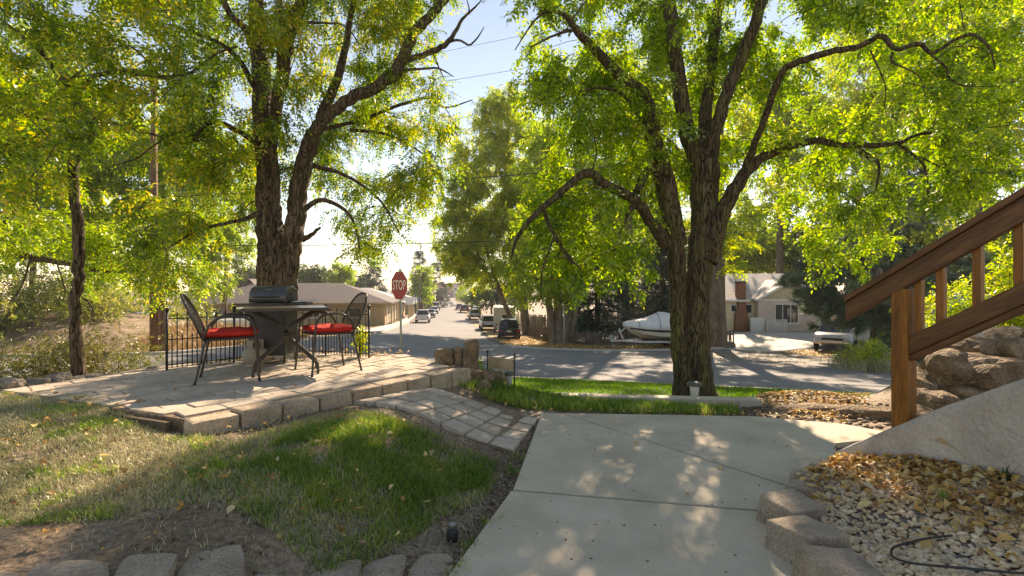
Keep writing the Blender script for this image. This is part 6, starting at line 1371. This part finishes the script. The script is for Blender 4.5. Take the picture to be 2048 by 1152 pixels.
wire('thick lower power line crossing just above the far fir tops', at(250, 490, 34), at(1500, 455, 38), .5, .03)
wire('thin lower power line just beneath the thick one over the firs', at(250, 500, 34), at(1500, 463, 38), .5, .012)
wire('thin high power line at mid sky gap', at(400, 235, 24), at(1500, 55, 24), .2, .009)
wire('thinnest and highest power line near the dead twigs', at(400, 195, 24), at(1500, -30, 24), .2, .008)
wire('thin power line level with the drooping left foliage', at(250, 470, 36), at(1500, 395, 36), .5, .012)
wire('service wire running past the brown gabled house', at(420, 568, 60), at(560, 592, 60), .2, .02)

# ------------------------------------------------------------------ vehicles
m_tyre = S('tyre rubber', (.018, .018, .018), rough=.85); m_rim = S('rim alloy', (.38, .38, .38), rough=.35, metal=.8); m_cglass = glassmat('car glass', (.012, .014, .016), .04); m_tail = S('tail light', (.42, .012, .01), rough=.25); m_head = S('head light', (.75, .75, .72), rough=.15, spec=.8); m_bump = S('bumper plastic', (.03, .03, .032), rough=.6); m_plate = S('plate', (.62, .63, .62), rough=.5); m_chrome = S('chrome', (.55, .55, .55), rough=.2, metal=1.0)
def paint(name, c): return S(name, c, rough=.28, spec=.5, coat=.6, fine=.03)
PW_, PS_, PR_, PK_, PB_, PG_ = paint('white paint', (.68, .68, .66)), paint('silver paint', (.42, .43, .44)), paint('red paint', (.20, .018, .016)), paint('black paint', (.018, .019, .021)), paint('blue paint', (.05, .12, .25)), paint('grey paint', (.14, .145, .15))
def vehicle(name, label, loc, rz_, kind, mat, cat='car', group=None):
    """local +X is forward"""
    v = thing(name, label, cat, loc, rz_, group)
    K = {'suv': dict(L=2.3, w=.93, zb=.34, belt=1.02, top=1.68, cab=(-2.16, 1.05, -1.95, .15), nose=.86, tail=1.02), 'sedan': dict(L=2.35, w=.90, zb=.28, belt=.92, top=1.43, cab=(-1.75, .95, -1.05, .15), nose=.78, tail=.92),
         'pickup': dict(L=2.75, w=.97, zb=.45, belt=1.10, top=1.80, cab=(-.75, 1.35, -.55, .65), nose=1.05, tail=1.08), 'van': dict(L=2.5, w=.98, zb=.4, belt=1.15, top=1.95, cab=(-2.4, 1.7, -2.3, .9), nose=1.0, tail=1.15)}[kind]
    L_, w, zb, zt, top = K['L'], K['w'], K['zb'], K['belt'], K['top']
    def sec(x, zlo, zhi, hw): return [(x, -hw, zlo + .12), (x, -hw * .93, zlo), (x, hw * .93, zlo), (x, hw, zlo + .12), (x, hw * 1.0, zlo + (zhi - zlo) * .6), (x, hw * .96, zhi - .05), (x, hw * .88, zhi), (x, -hw * .88, zhi), (x, -hw * .96, zhi - .05), (x, -hw, zlo + (zhi - zlo) * .6)]
    c0, c1, c2, c3 = K['cab']
    mb = MB(); mb.loft([sec(-L_, zb + .14, K['tail'] - .08, w * .9), sec(-L_ + .10, zb + .02, K['tail'], w * .97), sec(-L_ + .5, zb, zt, w), sec(c1, zb, zt, w), sec(L_ - .6, zb, (zt + K['nose']) / 2 + .03, w), sec(L_ - .12, zb + .04, K['nose'], w * .94), sec(L_, zb + .12, K['nose'] - .14, w * .82)], smooth=True); mb.build('body', mat, v, smooth=True)
    if kind == 'pickup':
        mb = MB(); mb.box((-1.72, 0, zt + .005), (1.9, 1.55, .03)); mb.build('bed_floor', m_bump, v)
    hb, ht = w * .90, w * .70; mb = MB()
    secs = [[(c0, -hb, zt - .02), (c1, -hb, zt - .02), (c1, hb, zt - .02), (c0, hb, zt - .02)], [(c2, -ht, top - .05), (c3, -ht, top - .05), (c3, ht, top - .05), (c2, ht, top - .05)], [(c2 + .12, -ht * .85, top), (c3 - .15, -ht * .85, top), (c3 - .15, ht * .85, top), (c2 + .12, ht * .85, top)]]
    mb.loft(secs); mb.build('cabin', mat, v)
    z0, z1 = zt + .03, top - .10; f0, f1 = (z0 - zt) / (top - zt), (z1 - zt) / (top - zt)
    def lerp(a, b, f): return a + (b - a) * f
    def quad(pts, name='window', m=None): mb = MB(); mb.face(pts); o = mb.build(name, m or m_cglass, v, fix=False); md = o.modifiers.new('solid', 'SOLIDIFY'); md.thickness = .012; md.offset = 1; return o
    for s in (-1, 1):
        n = 2 if kind != 'pickup' else 1
        for k in range(n):
            a, b = (k + .06) / n, (k + .94) / n; fl, fh = f0, f1
            pl = [Vector((lerp(lerp(c0, c2, f), lerp(c1, c3, f), t), s * (lerp(hb, ht, f) + .006), lerp(zt, top, f))) for f, t in ((fl, a), (fl, b), (fh, b), (fh, a))]
            quad(pl if s < 0 else list(reversed(pl)))
        mb = MB(); mb.box((c1 - .25, s * (w + .09), zt + .05), (.12, .18, .12), bev=.02); mb.build('mirror', mat if kind != 'pickup' else m_bump, v)
    quad([Vector((lerp(c1, c3, f) + .006, s * lerp(hb, ht, f) * .9, lerp(zt, top, f))) for f, s in ((f0, -1), (f0, 1), (f1, 1), (f1, -1))], 'windshield')
    quad([Vector((lerp(c0, c2, f) - .006, s * lerp(hb, ht, f) * .9, lerp(zt, top, f))) for f, s in ((f0, 1), (f0, -1), (f1, -1), (f1, 1))], 'rear_window')
    for s in (-1, 1):
        mb = MB(); mb.box((-L_ + .03, s * w * .78, K['tail'] - .24), (.12, .22 if kind != 'pickup' else .13, .2 if kind != 'pickup' else .4), bev=.02); mb.build('tail_light', m_tail, v)
        mb = MB(); mb.box((L_ - .10, s * w * .66, K['nose'] - .13), (.16, .32, .14), bev=.03); mb.build('headlight', m_head, v)
        for x in (-L_ * .62, L_ * .64):
            r = .34 if kind in ('sedan',) else .38; wh = None
            mb = MB(); mb.lathe([(r * .6, -.11), (r * .93, -.11), (r, -.07), (r, .07), (r * .93, .11), (r * .6, .11)], (x, s * (w - .10), r - .01), 22, 'Y'); tyre = mb.build('tyre', m_tyre, v)
            mb = MB(); mb.lathe([(r * .2, -.10), (r * .62, -.112), (r * .62, .112), (r * .2, .10)], (x, s * (w - .10), r - .01), 16, 'Y'); mb.build('rim', m_rim, v)
    mb = MB(); mb.box((-L_ - .02, 0, zb + .20), (.16, w * 1.8, .22), bev=.04); mb.build('bumper', m_bump if kind != 'pickup' else m_chrome, v)
    mb = MB(); mb.box((L_ + .0, 0, zb + .20), (.16, w * 1.75, .22), bev=.04); mb.build('bumper', m_bump if kind != 'pickup' else m_chrome, v)
    mb = MB(); mb.box((-L_ - .03 if kind == 'pickup' else -L_ + .005, 0, zb + .43), (.05, .34, .15), bev=.004); mb.build('plate', m_plate, v)
    mb = MB(); mb.box((L_ - .015, 0, K['nose'] - .28), (.06, w * 1.1, .20), bev=.02); mb.build('grille', m_bump, v)
    return v
sa = R(90 + 7.7)      # heading away down the street
def park(px, Y, name, label, kind, mat, rz_=sa, cat='car', group='vehicles parked along the street'):
    X = (px - 1024) * Y / F; return vehicle(name, label, (X, Y, gzf(X, Y) + .03), rz_, kind, mat, cat, group)
park(846, 68, 'pickup_truck', 'white pickup truck nearest the corner on the left of the street', 'pickup', PW_, cat='pickup')
park(860, 83, 'parked_car', 'white sedan just beyond the white pickup', 'sedan', PS_); park(868, 99, 'parked_car', 'third parked car beyond the silver sedan on the left kerb', 'sedan', PW_); park(872, 116, 'parked_van', 'large white van behind the third car on the left kerb', 'van', PW_, cat='van'); park(866, 125, 'parked_car', 'grey car nearly hidden between the van and the firs', 'suv', PG_)
park(1017, 42, 'parked_car', 'black hatchback SUV parked nearest at the leafy verge', 'suv', PK_, sa - R(6)); park(976, 55, 'parked_car', 'silver car half hidden on the street side of the pale trailer', 'suv', PS_)
park(949, 80, 'parked_car', 'silver SUV parked alone right of the street beyond the trailer', 'suv', PS_); park(950, 92, 'parked_car', 'white SUV right behind the lone silver SUV', 'suv', PW_); park(929, 104, 'parked_car', 'dark red SUV parked on the right of the far street', 'suv', PR_); park(919, 118, 'parked_car', 'small grey car beyond the dark red SUV', 'sedan', PG_)
for k, (px, Y, mt) in enumerate(((880, 190, PG_), (889, 225, PK_), (872, 205, PW_))): park(px, Y, 'distant_car', ('tiny grey car far at the end of the street', 'tiny dark car crossing the end of the street', 'tiny white car at the far left end of the street')[k], 'sedan', mt, sa if k != 1 else R(5))
# white pickup nosing out of the driveway, its shade painted in as silver
X = (1668 - 1024) * 28.6 / F; vehicle('pickup_truck', 'white pickup, shade painted in as silver, facing the street half hidden under the pine', (X + 1.2, 30.2, gzf(X + 1.2, 30.2) + .04), R(232), 'pickup', PS_, 'pickup')
# cars behind the dry field on the left
for px, Y, kd, mt, r_, lb in ((352, 42, 'sedan', PG_, 10, 'grey car beyond the dry field left in the fence gap'), (385, 43, 'sedan', PB_, 8, 'blue car beyond the dry field behind the left chair'), (292, 44, 'sedan', PR_, 5, 'red car just left of the utility pole'), (262, 46, 'suv', PK_, 0, 'black car left of the red car beyond the field'), (408, 45, 'sedan', PR_, 12, 'red car behind the left chair back'), (492, 36, 'pickup', PW_, 60, 'white truck seen between the left chair and the grill')):
    X = (px - 1024) * Y / F; vehicle('pickup_truck' if kd == 'pickup' else 'parked_car', lb, (X, Y, gzf(X, Y) + .05), R(r_), kd, mt, 'pickup' if kd == 'pickup' else 'car', 'vehicles beyond the dry field')
X = (479 - 1024) * 44 / F; bx_ = thing('shipping_box', 'bright blue box trailer behind the white truck at the grill', 'trailer', (X, 44, gzf(X, 44)), R(10)); m_bluebox = S('blue box', (.03, .20, .50), rough=.5)
pbox(bx_, 'box', (0, 0, 1.05), (2.5, 1.6, .65), m_bluebox, .03); pbox(bx_, 'stripe', (0, -.81, 1.2), (2.3, .02, .12), m_trim); [pbox(bx_, 'leg', (x, 0, .36), (.12, 1.4, .72), m_bump) for x in (-1.0, 1.0)]
# pale enclosed trailer
X = (1008 - 1024) * 50.5 / F; tr = thing('enclosed_trailer', 'pale boxy enclosed trailer in front of the black SUV', 'trailer', (X, 50.5, gzf(X, 50.5)), sa - R(6)); m_trl = S('trailer skin', (.52, .50, .45), rough=.5)
pbox(tr, 'box', (0, 0, 1.55), (4.6, 2.15, 2.1), m_trl, .05); pbox(tr, 'roof_cap', (0, 0, 2.63), (4.64, 2.19, .08), m_trim, .02); pbox(tr, 'vent_window', (-2.305, -.15, 1.75), (.03, .7, .28), m_dark); pbox(tr, 'corner_trim', (-2.31, -1.04, 1.55), (.05, .06, 2.1), m_trim); pbox(tr, 'corner_trim', (-2.31, 1.04, 1.55), (.05, .06, 2.1), m_trim); pbox(tr, 'bumper', (-2.33, 0, .45), (.1, 2.0, .12), m_bump)
mb = MB(); mb.beam((2.3, 0, .5), (3.3, 0, .5), .12, .12); mb.build('tongue', m_bump, tr)
for s in (-1, 1):
    mb = MB(); mb.lathe([(.18, -.1), (.32, -.1), (.34, -.05), (.34, .05), (.32, .1), (.18, .1)], (-.3, s * 1.0, .34), 18, 'Y'); mb.build('wheel', m_tyre, tr)
    pbox(tr, 'tail_light', (-2.32, s * .9, .75), (.04, .12, .16), m_tail)

# ------------------------------------------------------------------ boat on its trailer
bY = 31.0; bX = (1248 - 1024) * bY / F; BO = Vector((bX, bY, gzf(bX + 2, bY) + .02))
boat = thing('motor_boat', 'motor boat under a tied white cover on the roadside trailer', 'boat', (BO.x, BO.y, BO.z)); boat.scale = (.86, .92, .92)
def hsec(x, keel, chine, gun, wch, wg_): return [(x, 0, keel), (x, wch, chine), (x, wg_, gun), (x, wg_ * .9, gun + .02), (x, -wg_ * .9, gun + .02), (x, -wg_, gun), (x, -wch, chine)]
m_hull = S('hull gelcoat', (.62, .58, .48), rough=.3); m_cover = M('boat cover canvas', [(.3, (.60, .62, .65)), (.7, (.74, .75, .77))], scale=3, rough=.9, bump=.3, bscale=9, dist=.05, fine=.08, fscale=14)
mb = MB(); mb.loft([hsec(.0, 1.45, 1.52, 1.62, .05, .10), hsec(.5, 1.05, 1.28, 1.58, .32, .52), hsec(1.3, .72, 1.02, 1.52, .68, .88), hsec(2.4, .60, .88, 1.48, .86, 1.05), hsec(4.0, .58, .84, 1.45, .92, 1.1), hsec(5.3, .58, .84, 1.44, .92, 1.08)], smooth=False); mb.build('hull', m_hull, boat)
for s in (-1, 1): mb = MB(); mb.loft([[(x, s * y, z), (x, s * (y + .012), z), (x, s * (y2 + .012), z2), (x, s * y2, z2)] for x, y, z, y2, z2 in ((.35, .40, 1.36, .44, 1.55), (1.3, .79, 1.24, .88, 1.50), (2.4, .96, 1.16, 1.05, 1.46), (5.2, 1.0, 1.10, 1.08, 1.42))]); mb.build('dark_stripe', m_bump, boat)
mb = MB(); secs = []
for x, w_, zs, zt_ in ((-.08, .08, 1.50, 1.78), (.25, .38, 1.46, 1.88), (.8, .72, 1.42, 1.95), (1.5, .98, 1.36, 2.05), (2.1, 1.1, 1.33, 2.30), (2.6, 1.14, 1.32, 2.52), (3.1, 1.15, 1.31, 2.48), (3.9, 1.15, 1.3, 2.25), (4.7, 1.15, 1.3, 2.05), (5.35, 1.12, 1.3, 1.9)):
    secs.append([(x, w_ * math.cos(a) * (1 if abs(math.cos(a)) < .98 else 1.0), zs + (zt_ - zs) * max(0, math.sin(a)) ** .8 + .02 * mnoise.noise(Vector((x * 3, a * 2, 0)))) for a in np.linspace(0, math.pi, 15)])
mb.loft(secs, closed=False, smooth=True); o = mb.build('cover', m_cover, boat, smooth=True); md = o.modifiers.new('solid', 'SOLIDIFY'); md.thickness = .02
for x, zt_, w_ in ((.95, 1.97, .80), (2.35, 2.42, 1.14), (3.6, 2.35, 1.16)):
    mb = MB(); mb.tube([(x, (w_ + .02) * math.cos(a), 1.36 + (zt_ + .02 - 1.36) * max(0, math.sin(a)) ** .8) for a in np.linspace(0, math.pi, 15)] , .014, 5); mb.build('strap', m_bump, boat)
btl = thing('boat_trailer', 'galvanised boat trailer with winch post and jack by the verge', 'trailer', (BO.x, BO.y, BO.z)); btl.scale = (.86, .92, .92); m_whitem = S('white steel', (.62, .62, .60), rough=.4)
mb = MB()
for s in (-1, 1): mb.beam((.1, s * .25, .50), (1.2, s * .75, .50), .08, .11); mb.beam((1.2, s * .75, .50), (5.4, s * .75, .50), .08, .11)
mb.beam((-1.0, 0, .5), (.2, 0, .50), .1, .1); [mb.beam((x, -.75, .5), (x, .75, .5), .07, .08) for x in (1.2, 2.6, 4.2, 5.3)]; mb.build('frame', m_whitem, btl)
mb = MB(); mb.beam((-.05, 0, .5), (-.35, 0, 1.35), .08, .08, up=(0, 1, 0)); mb.beam((-.35, 0, 1.0), (.15, 0, 1.45), .07, .07, up=(0, 1, 0)); mb.lathe([(.06, -.12), (.09, -.1), (.09, .1), (.06, .12)], (-.32, 0, 1.2), 12, 'Y'); mb.build('winch_post', m_whitem, btl)
mb = MB(); mb.tube([(-.75, .12, .75), (-.75, .12, .18)], .03, 8); mb.lathe([(.05, -.04), (.10, -.03), (.10, .03), (.05, .04)], (-.75, .12, .10), 12, 'Y'); mb.build('jack', m_galv, btl)
mb = MB(); mb.lathe([(.16, -.03), (.19, -.03), (.19, .03), (.16, .03)], (-.95, 0, .72), 16, 'Y'); mb.build('spare_ring', m_galv, btl)
for s in (-1, 1):
    mb = MB(); mb.lathe([(.16, -.1), (.30, -.1), (.32, -.05), (.32, .05), (.30, .1), (.16, .1)], (3.5, s * .98, .31), 18, 'Y'); w_ = mb.build('wheel', m_tyre, btl)
    mb = MB(); mb.lathe([(.05, -.09), (.16, -.105), (.16, .105), (.05, .09)], (3.5, s * .98, .31), 12, 'Y'); mb.build('rim', m_rim, w_)
    mb = MB(); mb.tube([(3.5 + .42 * math.cos(a), s * .98, .30 + .40 * math.sin(a)) for a in np.linspace(0.1, math.pi - .1, 9)], .05, 6); mb.build('fender', m_whitem, btl)
    mb = MB(); mb.beam((1.2, s * .45, .62), (5.2, s * .45, .62), .1, .08); mb.build('bunk', m_bump, btl)

# ------------------------------------------------------------------ wooden fences, bin, mailbox post
m_oldwood = M('weathered wood', [(.3, (.12, .085, .065)), (.7, (.22, .165, .13))], scale=4, stretch=(1, 1, .2), fine=.3, fscale=12); m_greywood = M('grey planks', [(.3, (.40, .37, .33)), (.7, (.54, .50, .46))], scale=3, stretch=(1, 1, .2), fine=.2, fscale=10)
def slat_fence(label, pts, h, w, gap, mat, name='picket_fence', kind_=None, top_pt=True):
    A = cr_path([(x, y, 0) for x, y in pts], 6); s = np.concatenate([[0], np.cumsum(np.linalg.norm(np.diff(A, axis=0), axis=1))]); tot = s[-1]; fx = onground(*A[0][:2]); f = thing(name, label, 'fence', fx); n = int(tot / (w + gap)); O = Vector(f.location)
    mb = MB(); mb.prism([(-w / 2, -.012), (w / 2, -.012), (w / 2, .012), (-w / 2, .012)], -.05, h - .08)
    if top_pt: mb.extrude_profile([(-w / 2, h - .0801), (w / 2, h - .0801), (0, h)], -.012, .012)
    o = mb.build('picket', mat, f); me = o.data; bpy.data.objects.remove(o)
    for k in range(n):
        d = (k + .5) * (w + gap); x, y = np.interp(d, s, A[:, 0]), np.interp(d, s, A[:, 1]); i = min(np.searchsorted(s, d), len(A) - 1); t = A[i] - A[max(i - 1, 0)]
        p = mesh_obj('picket', me, f, Vector((x, y, gzf(x, y) + rng.normal(.04, .02))) - O); p.rotation_euler = (rng.normal(0, .02), rng.normal(0, .03), math.atan2(t[1], t[0]))
    for z in (h * .25, h * .78):
        mb = MB(); Q = A[::3] if len(A) > 6 else A
        for a, b in zip(Q, Q[1:]): mb.beam((a[0], a[1] + .04, gzf(a[0], a[1]) + z), (b[0], b[1] + .04, gzf(b[0], b[1]) + z), .03, .08)
        mb.build('rail', mat, f, O)
    return f
slat_fence('low weathered picket fence curving along the verge behind the boat', [(1.55, 46), (2.1, 41), (3.0, 36.8), (5.0, 33.9), (9, 33.0), (13.5, 32.6)], .95, .085, .055, m_oldwood)
slat_fence('short picket fence piece right of the double trunk', [(13.0, 31.3), (14.4, 31.3)], .95, .09, .05, m_oldwood)
slat_fence('tall pale plank fence behind the black SUV', [(.4, 54.5), (3.8, 53.5)], 1.8, .14, .012, m_greywood, 'plank_fence', top_pt=False)
slat_fence('tall brown plank fence in the shade beyond the pale planks', [(1.9, 50.5), (4.5, 46), (9.5, 43.5)], 1.7, .15, .012, m_oldwood, 'plank_fence', top_pt=False)
X = (1839 - 1024) * 20.5 / F; b_ = thing('wheelie_bin', 'dark wheeled refuse bin beside the stair post', 'bin', (X + .1, 20.5, gzf(X, 20.5) + .15), R(20)); m_bin = S('bin plastic', (.035, .04, .045), rough=.5)
mb = MB(); mb.loft([[(-.22, -.24, .05), (.22, -.24, .05), (.22, .24, .05), (-.22, .24, .05)], [(-.29, -.31, .98), (.29, -.31, .98), (.29, .33, .98), (-.29, .33, .98)]]); mb.build('body', m_bin, b_); mb = MB(); mb.box((0, 0, 1.02), (.64, .7, .07), bev=.02); mb.build('lid', m_bin, b_)
for s in (-1, 1): mb = MB(); mb.lathe([(.03, -.03), (.11, -.03), (.11, .03), (.03, .03)], (s * .24, .3, .11), 12, 'X'); mb.build('wheel', m_tyre, b_)
p1 = onground((1128 - 1024) * 31.2 / F, 31.2); gpst = thing('street_post', 'thin grey metal post at the verge in front of the picket fence', 'post', p1); mb = MB(); mb.tube([(0, 0, -.2), (0, 0, 2.6)], .035, 8); mb.build('shaft', m_galv, gpst); mb = MB(); mb.lathe([(.036, 2.6), (.05, 2.61), (.02, 2.66)], (0, 0, 0), 8); mb.build('cap', m_galv, gpst)
# stump at the driveway corner
o = stone('broad pale root flare stump beside the driveway mouth', onground(13.6, 30.9, .1), (.7, .5, .28), 140, m_bark_far, .1, 0, .3, 3); o.name = 'tree_stump'; o['category'] = 'stump'
# ------------------------------------------------------------------ air
bpy.context.view_layer.update()
_zs = [(o.matrix_world @ Vector(c)).z for o in scene.objects if o.type == 'MESH' for c in (o.bound_box[0], o.bound_box[6])]
z0_, z1_ = min(_zs) - 1.0, max(_zs) + 1.0
mb = MB(); mb.box((0, 720, (z0_ + z1_) / 2), (1440, 1600, z1_ - z0_)); hz = mb.build('haze', None); hz['kind'] = 'stuff'
m_haze = bpy.data.materials.new('haze'); m_haze.use_nodes = True; N_, L_ = m_haze.node_tree.nodes, m_haze.node_tree.links
N_.remove(N_['Principled BSDF']); pv = N_.new('ShaderNodeVolumePrincipled'); pv.inputs['Color'].default_value = (.92, .95, 1, 1); pv.inputs['Density'].default_value = .0005; pv.inputs['Anisotropy'].default_value = .2
L_.new(pv.outputs[0], N_['Material Output'].inputs['Volume']); hz.data.materials.append(m_haze)
